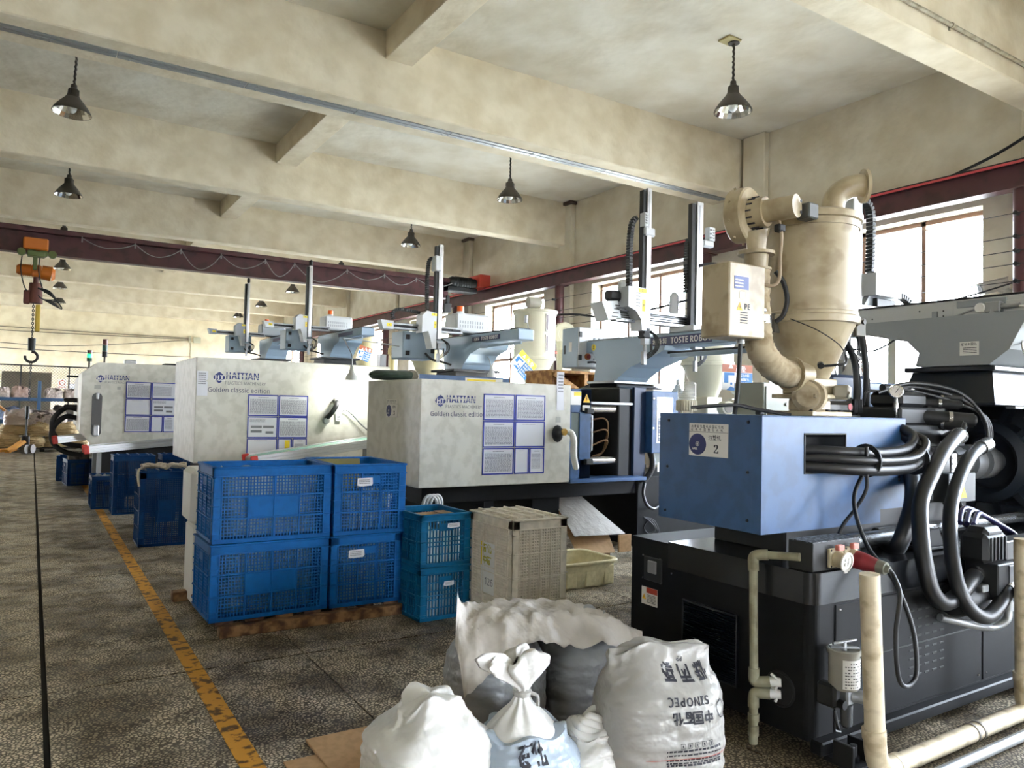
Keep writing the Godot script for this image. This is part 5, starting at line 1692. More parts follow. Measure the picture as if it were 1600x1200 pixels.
func robot_twin():
	var t := thing("take_out_robot", "robot with two tall masts and a blue-lettered beam, over the open mould bay", "robot", Vector3(4.95, 1.56, -5.8))
	var LB: Material = mats["robot blue"]
	var WH: Material = mats["robot white"]
	var f := Shape.new()
	f.t = Transform3D(Basis(), Vector3(4.95, 1.49, -5.8))
	frustum(f, 0.27, 0.33, 0.0, 0.22, 0.2, 0.05)
	part(t, "foot", f, mat("gloss black", hx("0e0f11"), 0.15))
	bx(t, "foot_plate", Vector3(4.69, 1.54, -6.0), Vector3(5.22, 1.565, -5.58), mats["galvanised"], 0.004)
	var b := Shape.new()
	b.t = Transform3D(Basis(Vector3.UP, -PI / 2), Vector3(5.15, 0, 0))
	b.prism([Vector2(-5.97, 1.565), Vector2(-5.62, 1.565), Vector2(-5.58, 1.6), Vector2(-5.42, 1.69), Vector2(-5.1, 1.78), Vector2(-4.97, 1.83), Vector2(-4.96, 1.87), Vector2(-6.0, 1.87), Vector2(-5.93, 1.75)], 0.0, 0.4)
	part(t, "pillar", b, LB)
	bx(t, "traverse_beam", Vector3(4.85, 1.865, -6.3), Vector3(5.07, 1.985, -3.7), LB, 0.008)
	bx(t, "guide_rail", Vector3(4.87, 1.985, -6.25), Vector3(5.05, 2.0, -3.72), mats["robot grey"], 0.003)
	bx(t, "under_strip", Vector3(4.82, 1.80, -5.0), Vector3(4.85, 1.82, -3.75), mats["black iron"], 0.002)
	bx(t, "guard_strip", Vector3(4.80, 1.765, -4.95), Vector3(4.85, 1.80, -3.75), LB, 0.003)
	var sp := bx(t, "maker_plate", Vector3(4.846, 1.88, -5.25), Vector3(4.851, 1.962, -4.5), mats["plate indigo"] if mats.has("plate indigo") else mats["navy print"], 0.001)
	var ch := Shape.new()
	glyphs(ch, "拓斯特", Vector3(4.8455, 1.945, -5.22), Vector3.BACK, Vector3.DOWN, 0.05, 1.3, 0.12)
	part(sp, "plate_print", ch, mats["label white"])
	lettering(sp, "plate_word", "TOSTE", 0.075, Vector3(4.8452, 1.92, -4.88), -PI / 2, mats["label white"], 0.001, false, true)
	lettering(sp, "plate_word", "ROBOT", 0.075, Vector3(4.8452, 1.92, -4.63), -PI / 2, mats["label white"], 0.001, false, true)
	var zs := Shape.new()
	zs.t = Transform3D(Basis(Vector3.FORWARD, PI / 2), Vector3(4.849, 1.92, -6.1))
	zs.lathe([Vector2(0.0, -0.002), Vector2(0.033, -0.002), Vector2(0.033, 0.001)], 20)
	var zl := part(t, "axis_sign", zs, mats["label yellow"])
	lettering(zl, "sign_letter", "Z", 0.04, Vector3(4.8465, 1.92, -6.1), -PI / 2, mats["ink"], 0.0006)
	# control box at the far end of the beam
	var cb := bx(t, "control_box", Vector3(4.745, 1.715, -6.5), Vector3(5.31, 2.135, -6.22), WH, 0.012)
	bx(cb, "box_door", Vector3(4.735, 1.72, -6.49), Vector3(4.747, 2.13, -6.23), LB, 0.005)
	bx(cb, "door_latch", Vector3(4.729, 1.86, -6.455), Vector3(4.736, 1.95, -6.43), mats["rubber"], 0.002)
	bx(cb, "door_label", Vector3(4.733, 1.88, -6.37), Vector3(4.7355, 1.98, -6.32), mats["label white"], 0.0)
	for y in [2.03, 1.79]:
		bx(cb, "box_hinge", Vector3(4.745, y, -6.225), Vector3(4.785, y + 0.055, -6.21), mats["rubber"], 0.003)
	bx(cb, "box_hinge", Vector3(5.26, 2.0, -6.225), Vector3(5.29, 2.045, -6.21), mats["rubber"], 0.003)
	var es := Shape.new()
	es.rod(Vector3(4.86, 1.83, -6.22), Vector3(4.86, 1.83, -6.2), 0.034, 0.034, 18)
	var ey := part(cb, "stop_button", es, mat("stop amber", hx("b8703a"), 0.4))
	var er := Shape.new()
	er.rod(Vector3(4.86, 1.83, -6.2), Vector3(4.86, 1.83, -6.185), 0.022, 0.022, 16)
	part(ey, "button_cap", er, mat("stop red", hx("8c2a22"), 0.35))
	var so := Shape.new()
	for r in [1.81, 1.86, 2.02]:
		for c in 3:
			so.rod(Vector3(4.95 + 0.06 * c, r, -6.22), Vector3(4.95 + 0.06 * c, r, -6.205), 0.012, 0.012, 10)
	part(cb, "box_sockets", so, mats["robot grey"])
	hose(t, "box_cable", [Vector3(4.85, 1.77, -6.2), Vector3(4.92, 1.77, -6.15), Vector3(5.0, 1.72, -6.1), Vector3(5.06, 1.66, -6.05)], 0.011, mats["hose"])
	# cross arm with a carriage at either end
	var z := -4.85
	bx(t, "arm_slide", Vector3(4.83, 1.99, -5.0), Vector3(5.1, 2.04, -4.7), WH, 0.006)
	var ar := Shape.new()
	ar.span(Vector3(4.1, 2.12, z - 0.1), Vector3(5.2, 2.15, z - 0.02), 0.004)
	ar.span(Vector3(4.1, 2.03, z - 0.1), Vector3(5.2, 2.06, z - 0.02), 0.004)
	ar.span(Vector3(4.1, 2.05, z - 0.12), Vector3(5.2, 2.13, z - 0.06), 0.004)
	var gv := Shape.new()
	for y in [2.066, 2.084, 2.104]:
		gv.span(Vector3(4.1, y, z - 0.062), Vector3(5.2, y + 0.009, z - 0.058))
	for k in 12:
		gv.rod(Vector3(4.2 + 0.08 * k, 2.135, z - 0.021), Vector3(4.2 + 0.08 * k, 2.135, z - 0.018), 0.005, 0.005, 6)
		gv.rod(Vector3(4.2 + 0.08 * k, 2.045, z - 0.021), Vector3(4.2 + 0.08 * k, 2.045, z - 0.018), 0.005, 0.005, 6)
	stuff(part(t, "profile_grooves", gv, mats["rubber"]))
	part(t, "cross_arm", ar, mat("profile grey", hx("8f9294"), 0.35, 0.6))
	var en := Shape.new()
	en.t = Transform3D(Basis(), Vector3.ZERO)
	en.prism([Vector2(3.95, 2.18), Vector2(4.12, 2.2), Vector2(4.16, 2.05), Vector2(4.02, 2.03)], z - 0.18, z - 0.02)
	var ae := part(t, "arm_end", en, WH)
	for k in 4:
		bx(ae, "end_slot", Vector3(4.055 + 0.012 * k, 2.06 + 0.032 * k, z - 0.0205), Vector3(4.125 + 0.006 * k, 2.068 + 0.032 * k, z - 0.019), mats["black iron"], 0.0)
	bx(t, "arm_motor", Vector3(4.04, 2.2, z - 0.12), Vector3(4.18, 2.29, z - 0.03), mats["rubber"], 0.02)
	bx(t, "carriage_lug", Vector3(4.2, 2.25, z - 0.15), Vector3(4.33, 2.4, z - 0.05), WH, 0.03)
	var ca := Shape.new()
	ca.prism([Vector2(4.165, 2.32), Vector2(4.375, 2.32), Vector2(4.375, 1.96), Vector2(4.32, 1.96), Vector2(4.31, 2.05), Vector2(4.25, 2.12), Vector2(4.165, 2.15)], z - 0.08, z + 0.06)
	var car := part(t, "mast_carriage", ca, WH)
	axis_label(car, Vector3(4.32, 2.295, z + 0.061), 0.09, 0.034, "X")
	axis_label(car, Vector3(4.335, 2.17, z + 0.061), 0.034, 0.1, "Y")
	for k in 5:
		bx(car, "vent_slit", Vector3(4.25, 2.16 + 0.027 * k, z + 0.06), Vector3(4.295, 2.164 + 0.027 * k, z + 0.0615), mats["black iron"], 0.0)
	mast(t, 4.385, z, 1.93, 3.19, 0.05, true)
	drag_chain(t, "drag_chain", [Vector3(4.25, 2.33, z - 0.03), Vector3(4.245, 2.6, z - 0.03), Vector3(4.255, 2.8, z - 0.03), Vector3(4.28, 2.9, z - 0.03), Vector3(4.33, 2.945, z - 0.03)], 0.05, 0.04, Vector3.BACK)
	bx(t, "mast_clamp", Vector3(4.345, 2.85, z - 0.02), Vector3(4.39, 2.975, z + 0.045), WH, 0.006)
	bx(t, "mast_clamp", Vector3(4.355, 2.775, z - 0.02), Vector3(4.475, 2.85, z + 0.045), WH, 0.012)
	var cv := Shape.new()
	for k in 4:
		for sg in [-1.0, 1.0]:
			cv.beam(Vector3(4.367, 2.875 + 0.022 * k, z + 0.0465), Vector3(4.367 + sg * 0.014, 2.885 + 0.022 * k, z + 0.0465), 0.002, 0.005, Vector3.BACK)
	part(t, "chevrons", cv, mats["ink"])
	gripper(t, 4.41, 1.93, z, 0.95)
	bx(t, "mast_foot", Vector3(4.36, 1.9, z - 0.04), Vector3(4.44, 1.99, z + 0.04), mats["rubber"], 0.008)
	# second mast
	mast(t, 4.985, z, 1.87, 3.17, 0.075, true)
	drag_chain(t, "drag_chain", [Vector3(4.93, 2.35, z - 0.04), Vector3(4.93, 2.6, z - 0.04), Vector3(4.94, 2.8, z - 0.04), Vector3(4.96, 2.85, z - 0.04)], 0.05, 0.035, Vector3.BACK)
	bx(t, "carriage_lug", Vector3(4.85, 2.1, z - 0.2), Vector3(4.93, 2.36, z - 0.1), WH, 0.03)
	var c2 := Shape.new()
	c2.prism([Vector2(5.075, 2.35), Vector2(5.22, 2.35), Vector2(5.22, 2.25), Vector2(5.18, 2.14), Vector2(5.13, 2.04), Vector2(5.075, 2.02)], z - 0.08, z + 0.05)
	var car2 := part(t, "mast_carriage", c2, WH)
	axis_label(car2, Vector3(5.12, 2.325, z + 0.051), 0.085, 0.034, "X")
	axis_label(car2, Vector3(5.098, 2.2, z + 0.051), 0.034, 0.1, "Y")
	for k in 5:
		bx(car2, "vent_slit", Vector3(5.15, 2.16 + 0.027 * k, z + 0.05), Vector3(5.195, 2.164 + 0.027 * k, z + 0.0515), mats["black iron"], 0.0)
	bx(t, "mast_clamp", Vector3(5.065, 2.78, z - 0.02), Vector3(5.2, 2.84, z + 0.04), WH, 0.012)
	bx(t, "mast_clamp", Vector3(5.13, 2.84, z - 0.02), Vector3(5.21, 2.965, z + 0.04), WH, 0.006)
	var cv2 := Shape.new()
	for k in 4:
		for sg in [-1.0, 1.0]:
			cv2.beam(Vector3(5.185, 2.86 + 0.024 * k, z + 0.0415), Vector3(5.185 + sg * 0.014, 2.87 + 0.024 * k, z + 0.0415), 0.002, 0.005, Vector3.BACK)
	for k in 3:
		cv2.rod(Vector3(5.148, 2.865 + 0.036 * k, z + 0.04), Vector3(5.148, 2.865 + 0.036 * k, z + 0.042), 0.009, 0.009, 10)
	part(t, "chevrons", cv2, mats["ink"])
	gripper(t, 5.02, 1.86, z, 0.8)

func robot_near():
	var t := thing("take_out_robot", "nearest robot, its grey beam leaving the frame at right over the black plinth", "robot", Vector3(4.55, 1.57, -2.28))
	var WH: Material = mat("robot pale", hx("b9bbba"), 0.4)
	var b := Shape.new()
	b.t = Transform3D(Basis(Vector3.UP, -PI / 2), Vector3(4.82, 0, 0))
	b.prism([Vector2(-2.45, 1.572), Vector2(-2.05, 1.572), Vector2(-1.95, 1.65), Vector2(-1.85, 1.85), Vector2(-2.9, 1.85), Vector2(-2.88, 1.80), Vector2(-2.5, 1.72), Vector2(-2.43, 1.65)], 0.0, 0.5)
	var pil := part(t, "pillar", b, mat("pillar grey", hx("8f9496"), 0.4))
	bx(pil, "pillar_label", Vector3(4.316, 1.625, -2.2), Vector3(4.319, 1.7, -2.1), mats["label white"], 0.0)
	var pp := Shape.new()
	glyphs(pp, "石机中国化", Vector3(4.3155, 1.693, -2.19), Vector3.BACK, Vector3.DOWN, 0.014, 1.15, 0.12)
	scribble(pp, Vector3(4.3155, 1.67, -2.18), Vector3.BACK, Vector3.DOWN, 0.07, 0.035, 4, rng)
	part(pil, "label_print", pp, mats["ink"])
	bx(t, "traverse_beam", Vector3(4.45, 1.85, -3.05), Vector3(4.68, 1.955, -0.6), WH, 0.006)
	bx(t, "beam_step", Vector3(4.44, 1.85, -2.3), Vector3(4.452, 1.925, -0.6), WH, 0.002)
	bx(t, "guide_rail", Vector3(4.45, 1.955, -3.0), Vector3(4.66, 1.966, -0.6), mats["black iron"], 0.002)
	bx(t, "under_rail", Vector3(4.43, 1.81, -3.0), Vector3(4.5, 1.845, -2.0), WH, 0.004)
	bx(t, "beam_bracket", Vector3(4.435, 1.84, -2.42), Vector3(4.452, 1.9, -2.39), mats["robot grey"], 0.002)
	bx(t, "cable_cover", Vector3(4.435, 1.905, -2.28), Vector3(4.452, 1.945, -2.02), mats["robot grey"], 0.003)
	screws(t, [Vector3(4.45, 1.90, -2.9), Vector3(4.45, 1.89, -2.8), Vector3(4.45, 1.91, -2.5), Vector3(4.45, 1.87, -2.36), Vector3(4.45, 1.9, -2.36)], Vector3.LEFT, 0.005, mats["rubber"])
	# air regulator hung on the beam
	var rg := Shape.new()
	rg.rod(Vector3(4.41, 1.79, -2.07), Vector3(4.41, 1.88, -2.07), 0.022, 0.022, 14)
	rg.span(Vector3(4.39, 1.86, -2.11), Vector3(4.44, 1.92, -2.03), 0.005)
	rg.rod(Vector3(4.41, 1.77, -2.07), Vector3(4.41, 1.79, -2.07), 0.012, 0.022, 12)
	rg.rod(Vector3(4.41, 1.89, -2.03), Vector3(4.41, 1.89, -1.94), 0.014, 0.014, 10)
	var reg := part(t, "air_regulator", rg, mats["galvanised"])
	var rd := Shape.new()
	rd.t = Transform3D(Basis(Vector3.BACK, PI / 2), Vector3(4.39, 1.89, -2.13))
	rd.lathe([Vector2(0.0, 0.012), Vector2(0.024, 0.012), Vector2(0.027, 0.006), Vector2(0.027, -0.01), Vector2(0.0, -0.01)], 20)
	part(reg, "regulator_dial", rd, mats["label white"])
	hose(t, "air_hose", [Vector3(4.44, 1.84, -2.42), Vector3(4.42, 1.80, -2.3), Vector3(4.40, 1.765, -2.12), Vector3(4.4, 1.765, -1.95), Vector3(4.42, 1.79, -1.8), Vector3(4.45, 1.82, -1.65)], 0.014, mats["hose"])
	hose(t, "air_hose", [Vector3(4.44, 1.845, -2.4), Vector3(4.42, 1.85, -2.3), Vector3(4.41, 1.88, -2.2), Vector3(4.41, 1.895, -2.12)], 0.006, mats["galvanised"])
	for k in 3:
		hose(t, "white_tube", [Vector3(4.41, 1.885, -1.97), Vector3(4.4, 1.86, -1.9 + 0.03 * k), Vector3(4.41, 1.7, -1.93 + 0.06 * k), Vector3(4.4, 1.6, -1.9 + 0.05 * k), Vector3(4.38, 1.45, -1.8 + 0.02 * k), Vector3(4.4, 1.35, -1.75)], 0.005, mats["label white"])
	hose(t, "black_loom", [Vector3(4.45, 1.85, -1.75), Vector3(4.4, 1.7, -1.78), Vector3(4.42, 1.6, -1.85), Vector3(4.5, 1.45, -1.8)], 0.022, mats["hose"])
	# arm slide, carriage and mast
	bx(t, "cross_arm", Vector3(4.0, 1.965, -3.06), Vector3(4.72, 2.0, -2.9), mats["aluminium"], 0.004)
	var z := -2.95
	var s := Shape.new()
	s.span(Vector3(4.42, 1.97, z - 0.035), Vector3(4.515, 2.77, z + 0.035), 0.006)
	part(t, "mast", s, WH)
	bx(t, "mast_rack", Vector3(4.515, 1.98, z - 0.03), Vector3(4.545, 2.73, z + 0.02), mat("rack grey", hx("5b5a55"), 0.4), 0.003)
	bx(t, "mast_cap", Vector3(4.52, 2.73, z - 0.03), Vector3(4.575, 2.765, z + 0.02), WH, 0.006)
	drag_chain(t, "drag_chain", [Vector3(4.52, 2.69, z), Vector3(4.6, 2.695, z), Vector3(4.655, 2.64, z), Vector3(4.665, 2.5, z), Vector3(4.66, 2.3, z), Vector3(4.65, 2.21, z)], 0.05, 0.04, Vector3.BACK)
	var hd := Shape.new()
	hd.prism([Vector2(4.6, 2.215), Vector2(4.72, 2.215), Vector2(4.89, 2.15), Vector2(4.89, 2.07), Vector2(4.6, 2.07)], z - 0.09, z + 0.08)
	part(t, "motor_hood", hd, WH)
	bx(t, "arm_motor", Vector3(4.66, 2.0, z - 0.05), Vector3(4.88, 2.06, z + 0.05), mats["rubber"], 0.006)
	var gs := Shape.new()
	gs.prism([Vector2(4.56, 2.0), Vector2(4.62, 2.07), Vector2(4.72, 2.07), Vector2(4.64, 1.99)], z - 0.02, z + 0.02)
	part(t, "gusset", gs, mats["robot grey"])
	drag_chain(t, "drag_chain", [Vector3(4.89, 2.11, z), Vector3(5.02, 2.105, z), Vector3(5.11, 2.07, z), Vector3(5.14, 2.0, z), Vector3(5.12, 1.95, z)], 0.05, 0.04, Vector3.BACK)
	# second, lower arm with its gripper hanging by the lamp
	gripper(t, 4.38, 1.80, -2.95, 1.1)
	var tb := Shape.new()
	for k in 4:
		tb.tube([Vector3(4.38, 1.7, -2.93), Vector3(4.46 + 0.03 * k, 1.62, -2.9), Vector3(4.5 + 0.02 * k, 1.5 - 0.02 * k, -2.9), Vector3(4.36, 1.44, -2.92), Vector3(4.26, 1.52 + 0.02 * k, -2.93), Vector3(4.3, 1.62, -2.94)], 0.0035, 5, 6)
	part(t, "loose_tubes", tb, mats["label white"])

# hopper dryer: axis at (x, z); throat at y0, cone up to y1, drum to y2
func dryer(x: float, z: float, y0: float, y1: float, y2: float, r: float, m: Material, label: String) -> Node3D:
	var t := thing("hopper_dryer", label, "hopper dryer", Vector3(x, y0, z))
	var s := Shape.new()
	s.t = Transform3D(Basis(), Vector3(x, 0, z))
	s.lathe([Vector2(r, y1), Vector2(r, y2), Vector2(0, y2)], 40)
	var d := part(t, "drum", s, m)
	var c := Shape.new()
	c.t = s.t
	var h := (y1 - y0) * 0.62
	c.lathe([Vector2(r * 0.4, y1 - h), Vector2(r, y1)], 40)
	part(t, "cone", c, m)
	var b := Shape.new()
	b.t = s.t
	b.lathe([Vector2(r, y1 - 0.022), Vector2(r * 1.045, y1 - 0.018), Vector2(r * 1.05, y1 + 0.012), Vector2(r * 1.02, y1 + 0.018), Vector2(r * 1.02, y1 + 0.03), Vector2(r, y1 + 0.034)], 40)
	part(t, "joint_ring", b, m)
	var l := Shape.new()
	l.t = s.t
	l.lathe([Vector2(r, y2 - 0.05), Vector2(r * 1.03, y2 - 0.05), Vector2(r * 1.035, y2 - 0.02), Vector2(r * 1.09, y2 - 0.016), Vector2(r * 1.09, y2 + 0.012), Vector2(r * 1.03, y2 + 0.02), Vector2(0, y2 + 0.03)], 40)
	part(t, "lid", l, m)
	var n := Shape.new()
	n.span(Vector3(x - r * 0.42, y1 - h - 0.07, z - r * 0.42), Vector3(x + r * 0.42, y1 - h + 0.005, z + r * 0.42), 0.006)
	n.span(Vector3(x - r * 0.58, y1 - h - 0.09, z - r * 0.58), Vector3(x + r * 0.58, y1 - h - 0.07, z + r * 0.58), 0.003)
	n.span(Vector3(x - r * 0.34, y0 + 0.02, z - r * 0.34), Vector3(x + r * 0.34, y1 - h - 0.088, z + r * 0.34), 0.012)
	n.span(Vector3(x - r * 0.7, y0, z - r * 0.6), Vector3(x + r * 0.7, y0 + 0.022, z + r * 0.6), 0.003)
	part(t, "throat", n, m)
	return t

func blower(t: Node3D, c: Vector3, r: float, face: Vector3, m: Material):   # snail-shell fan; face points out of its inlet
	var s := Shape.new()
	var y := face.normalized()
	var x := Vector3.UP.cross(y).normalized()
	s.t = Transform3D(Basis(x, y, x.cross(y)), c)
	s.lathe([Vector2(0, -r * 0.35), Vector2(r * 0.95, -r * 0.35), Vector2(r, -r * 0.3), Vector2(r, r * 0.26), Vector2(r * 0.94, r * 0.32), Vector2(r * 0.6, r * 0.34), Vector2(r * 0.56, r * 0.30), Vector2(0, r * 0.30)], 36)
	for k in 9:
		var a := TAU * k / 9
		s.rod(Vector3(r * 0.98 * cos(a), -r * 0.1, r * 0.98 * sin(a)), Vector3(r * 1.07 * cos(a), -r * 0.1, r * 1.07 * sin(a)), r * 0.05, r * 0.05, 8)
	part(t, "blower", s, m)

func hand_sign(at: Vector3, turn: float, tilt: float, w: float, h: float, label: String, warm: bool):   # hanging danger notice
	var t := thing("danger_sign", label, "sign", at, "", true)
	t.rotation = Vector3(0, turn, tilt)
	var head: Material = mat("sign brown", hx("a4562f"), 0.5) if warm else mats["label yellow"]
	bx(t, "sign_board", Vector3(-w / 2, -h / 2, -0.003), Vector3(w / 2, h / 2, 0), mats["label white"], 0.0)
	bx(t, "header_band", Vector3(-w / 2, h * 0.2, -0.001), Vector3(w / 2, h / 2, 0.001), head, 0.0)
	bx(t, "text_panel", Vector3(-w * 0.02, -h / 2, -0.001), Vector3(w / 2, h * 0.18, 0.001), mats["label blue"], 0.0)
	var s := Shape.new()
	glyphs(s, "危险", Vector3(-w * 0.05, h * 0.44, 0.0015), Vector3.RIGHT, Vector3.DOWN, h * 0.2, 1.3, 0.12)
	for k in 4:
		glyphs(s, ["机石化中国", "中机国石化", "石化中机石", "国中石机"][k], Vector3(w * 0.03, h * (0.13 - 0.155 * k), 0.0015), Vector3.RIGHT, Vector3.DOWN, h * 0.1, 1.05, 0.14)
	part(t, "sign_print", s, mats["label white"])
	var g := Shape.new()   # machine arm over a fallen figure
	g.prism([Vector2(-0.44, 0.12) * w, Vector2(-0.1, 0.12) * w, Vector2(-0.1, 0.05) * w, Vector2(-0.3, 0.05) * w, Vector2(-0.3, -0.15) * w, Vector2(-0.44, -0.15) * w], 0.0, 0.001)
	g.prism([Vector2(-0.36, -0.34) * w, Vector2(-0.22, -0.24) * w, Vector2(-0.1, -0.28) * w, Vector2(-0.1, -0.16) * w, Vector2(-0.06, -0.16) * w, Vector2(-0.06, -0.36) * w], 0.0, 0.001)
	g.rod(Vector3(-0.2 * w, -0.17 * w, 0.0), Vector3(-0.2 * w, -0.17 * w, 0.001), 0.035 * w, 0.035 * w, 14)
	part(t, "pictogram", g, mats["label blue"])
	var q := Shape.new()
	q.prism([Vector2(-0.3, 0.23) * w, Vector2(-0.14, 0.23) * w, Vector2(-0.22, 0.38) * w], 0.001, 0.002)
	part(t, "warning_mark", q, mats["label white"])

func build_dryers():
	var C: Material = mats["dryer cream"]
	var P: Material = mats["dryer pale"]
	# ---- the big one on the blue cover
	var x := 3.12
	var z := -2.28
	var t := dryer(x, z, 1.275, 1.725, 2.2, 0.21, C, "large cream hopper dryer with ducted blower standing on the blue injection cover")
	var lg := Shape.new()
	for q in [[0.2, 0.075], [-0.2, -0.08]]:
		lg.span(Vector3(x + q[0] - 0.02, 1.66, z + q[1] - 0.07), Vector3(x + q[0] + 0.055, 1.75, z + q[1] - 0.05), 0.004)
		lg.span(Vector3(x + q[0] - 0.02, 1.66, z + q[1] + 0.03), Vector3(x + q[0] + 0.055, 1.75, z + q[1] + 0.05), 0.004)
		lg.rod(Vector3(x + q[0] + 0.03, 1.73, z + q[1] - 0.08), Vector3(x + q[0] + 0.03, 1.73, z + q[1] + 0.06), 0.012, 0.012, 10)
	part(t, "hinge_lug", lg, mat("lug grey", hx("5d5a50"), 0.5))
	var ou := Shape.new()   # outlet elbow on the lid with its flange toward the window
	ou.tube([Vector3(3.26, 2.21, -2.26), Vector3(3.26, 2.30, -2.26), Vector3(3.275, 2.355, -2.245), Vector3(3.33, 2.395, -2.21), Vector3(3.39, 2.4, -2.17)], 0.055, 18, 5, false)
	var outlet := part(t, "outlet_elbow", ou, C)
	var dir := Vector3(0.80, 0.05, 0.6).normalized()
	var fl := Shape.new()
	var fx := Vector3.UP.cross(dir).normalized()
	fl.t = Transform3D(Basis(fx, dir, fx.cross(dir)), Vector3(3.385, 2.4, -2.18))
	fl.lathe([Vector2(0.05, -0.006), Vector2(0.082, -0.006), Vector2(0.082, 0.01), Vector2(0.055, 0.01), Vector2(0.052, 0.0)], 28)
	part(outlet, "outlet_flange", fl, C)
	var fd := Shape.new()
	fd.t = fl.t
	fd.lathe([Vector2(0.053, 0.002), Vector2(0.0, 0.002)], 24)
	part(outlet, "outlet_mouth", fd, mat("mesh dark", hx("2c3530"), 0.6))
	blower(t, Vector3(2.74, 2.19, -2.36), 0.125, Vector3(0.25, 0.0, 1.0), C)
	var mo := Shape.new()
	var mf := Vector3(0.25, 0.02, 1.0).normalized()
	mo.rod(Vector3(2.74, 2.19, -2.36) + mf * 0.03, Vector3(2.74, 2.19, -2.36) + mf * 0.11, 0.07, 0.068, 24)
	mo.rod(Vector3(2.74, 2.19, -2.36) + mf * 0.11, Vector3(2.74, 2.19, -2.36) + mf * 0.25, 0.052, 0.052, 24)
	var motor := part(t, "blower_motor", mo, C)
	var sl := Shape.new()
	for k in 14:
		var a := TAU * k / 14
		var o := Vector3(cos(a), sin(a), 0)
		sl.beam(Vector3(2.74, 2.19, -2.36) + mf * 0.05 + o * 0.0705, Vector3(2.74, 2.19, -2.36) + mf * 0.085 + o * 0.0705, 0.007, 0.007)
	for k in 4:
		var a := PI / 4 + PI / 2 * k
		sl.rod(Vector3(2.74, 2.19, -2.36) + mf * 0.25 + Vector3(cos(a), sin(a), 0) * 0.035, Vector3(2.74, 2.19, -2.36) + mf * 0.253 + Vector3(cos(a), sin(a), 0) * 0.035, 0.008, 0.008, 8)
	part(motor, "motor_vents", sl, mats["ink"])
	var tb := bx(t, "terminal_box", Vector3(2.86, 2.15, -2.17), Vector3(2.93, 2.22, -2.1), mat("box dark", hx("4a4c4a"), 0.4), 0.006)
	# duct from blower down to the cone
	var du := Shape.new()
	du.t = Transform3D(Basis(), Vector3(2.78, 0, -2.32))
	du.skin([[Vector3(0.0, 2.12, 0.06), Vector3(0.07, 2.14, 0.02), Vector3(0.0, 2.12, -0.06), Vector3(-0.08, 2.1, 0)], [Vector3(0, 2.01, 0.055), Vector3(0.055, 2.01, 0), Vector3(0, 2.01, -0.055), Vector3(-0.055, 2.01, 0)]], true)
	du.rod(Vector3(0, 1.94, 0), Vector3(0, 2.02, 0), 0.052, 0.056, 24)
	du.rod(Vector3(0, 2.005, 0), Vector3(0, 2.02, 0), 0.082, 0.082, 28)
	du.rod(Vector3(0, 1.935, 0), Vector3(0, 1.945, 0), 0.068, 0.068, 28)
	var duct := part(t, "blower_duct", du, C)
	var sv := Shape.new()   # lagged pipe with its wrinkles
	var pts := [Vector3(2.78, 1.94, -2.32), Vector3(2.775, 1.8, -2.315), Vector3(2.77, 1.66, -2.30), Vector3(2.775, 1.575, -2.285), Vector3(2.82, 1.505, -2.265), Vector3(2.895, 1.47, -2.25), Vector3(2.95, 1.465, -2.25)]
	var cc := Shape.curve(pts, 9)
	var rows := []
	for i in cc.size():
		var d: Vector3 = (cc[mini(i + 1, cc.size() - 1)] - cc[maxi(i - 1, 0)]).normalized()
		var ax := d.cross(Vector3.BACK).normalized()
		var ay := d.cross(ax)
		var ring := []
		for k in 20:
			var a := TAU * k / 20
			var r := 0.062 + 0.0022 * sin(i * 2.1 + k) + 0.0014 * sin(i * 0.9 + k * 3.0) + 0.0012 * (i % 2)
			ring.append(cc[i] + (ax * cos(a) - ay * sin(a)) * r)
		rows.append(ring)
	sv.skin(rows, true)
	part(duct, "lagging_sleeve", sv, mats["sleeve"])
	var cl := Shape.new()
	cl.t = Transform3D(Basis(), Vector3(2.772, 1.705, -2.307))
	cl.lathe([Vector2(0.063, -0.018), Vector2(0.068, -0.018), Vector2(0.068, 0.018), Vector2(0.063, 0.018)], 28)
	cl.box(Vector3(-0.03, 0, 0.065), Vector3(0.035, 0.03, 0.025), 0.003)
	part(duct, "hose_clamp", cl, mats["steel"])
	var ef := Shape.new()
	var ed := Vector3(1, 0.0, 0.02).normalized()
	var ex := Vector3.UP.cross(ed).normalized()
	ef.t = Transform3D(Basis(ex, ed, ex.cross(ed)), Vector3(2.945, 1.465, -2.25))
	ef.lathe([Vector2(0.055, -0.006), Vector2(0.082, -0.006), Vector2(0.082, 0.008), Vector2(0.06, 0.008), Vector2(0.06, 0.1)], 28)
	for k in 6:
		var a := TAU * k / 6
		ef.rod(Vector3(0.072 * cos(a), -0.01, 0.072 * sin(a)), Vector3(0.072 * cos(a), 0.012, 0.072 * sin(a)), 0.007, 0.007, 6)
	part(duct, "elbow_flange", ef, C)
	var pr := Shape.new()
	pr.rod(Vector3(2.98, 1.5, -2.12), Vector3(3.02, 1.51, -2.15), 0.014, 0.014, 12)
	pr.tube([Vector3(2.99, 1.5, -2.11), Vector3(3.02, 1.505, -2.07), Vector3(3.06, 1.515, -2.05), Vector3(3.075, 1.55, -2.06)], 0.006, 7, 5)
	part(t, "temperature_probe", pr, mats["rubber"])
	hose(t, "probe_wire", [Vector3(3.075, 1.55, -2.06), Vector3(3.05, 1.6, -2.08), Vector3(2.95, 1.66, -2.12), Vector3(2.87, 1.71, -2.2)], 0.0025, mats["rubber"])
	# cabinet
	var cb := bx(t, "control_cabinet", Vector3(2.47, 1.605, -2.36), Vector3(2.70, 1.925, -2.2), C, 0.006)
	var lb := bx(cb, "blue_label", Vector3(2.50, 1.81, -2.2), Vector3(2.59, 1.865, -2.1985), mat("label navy", hx("243f86"), 0.4), 0.0)
	var lp := Shape.new()
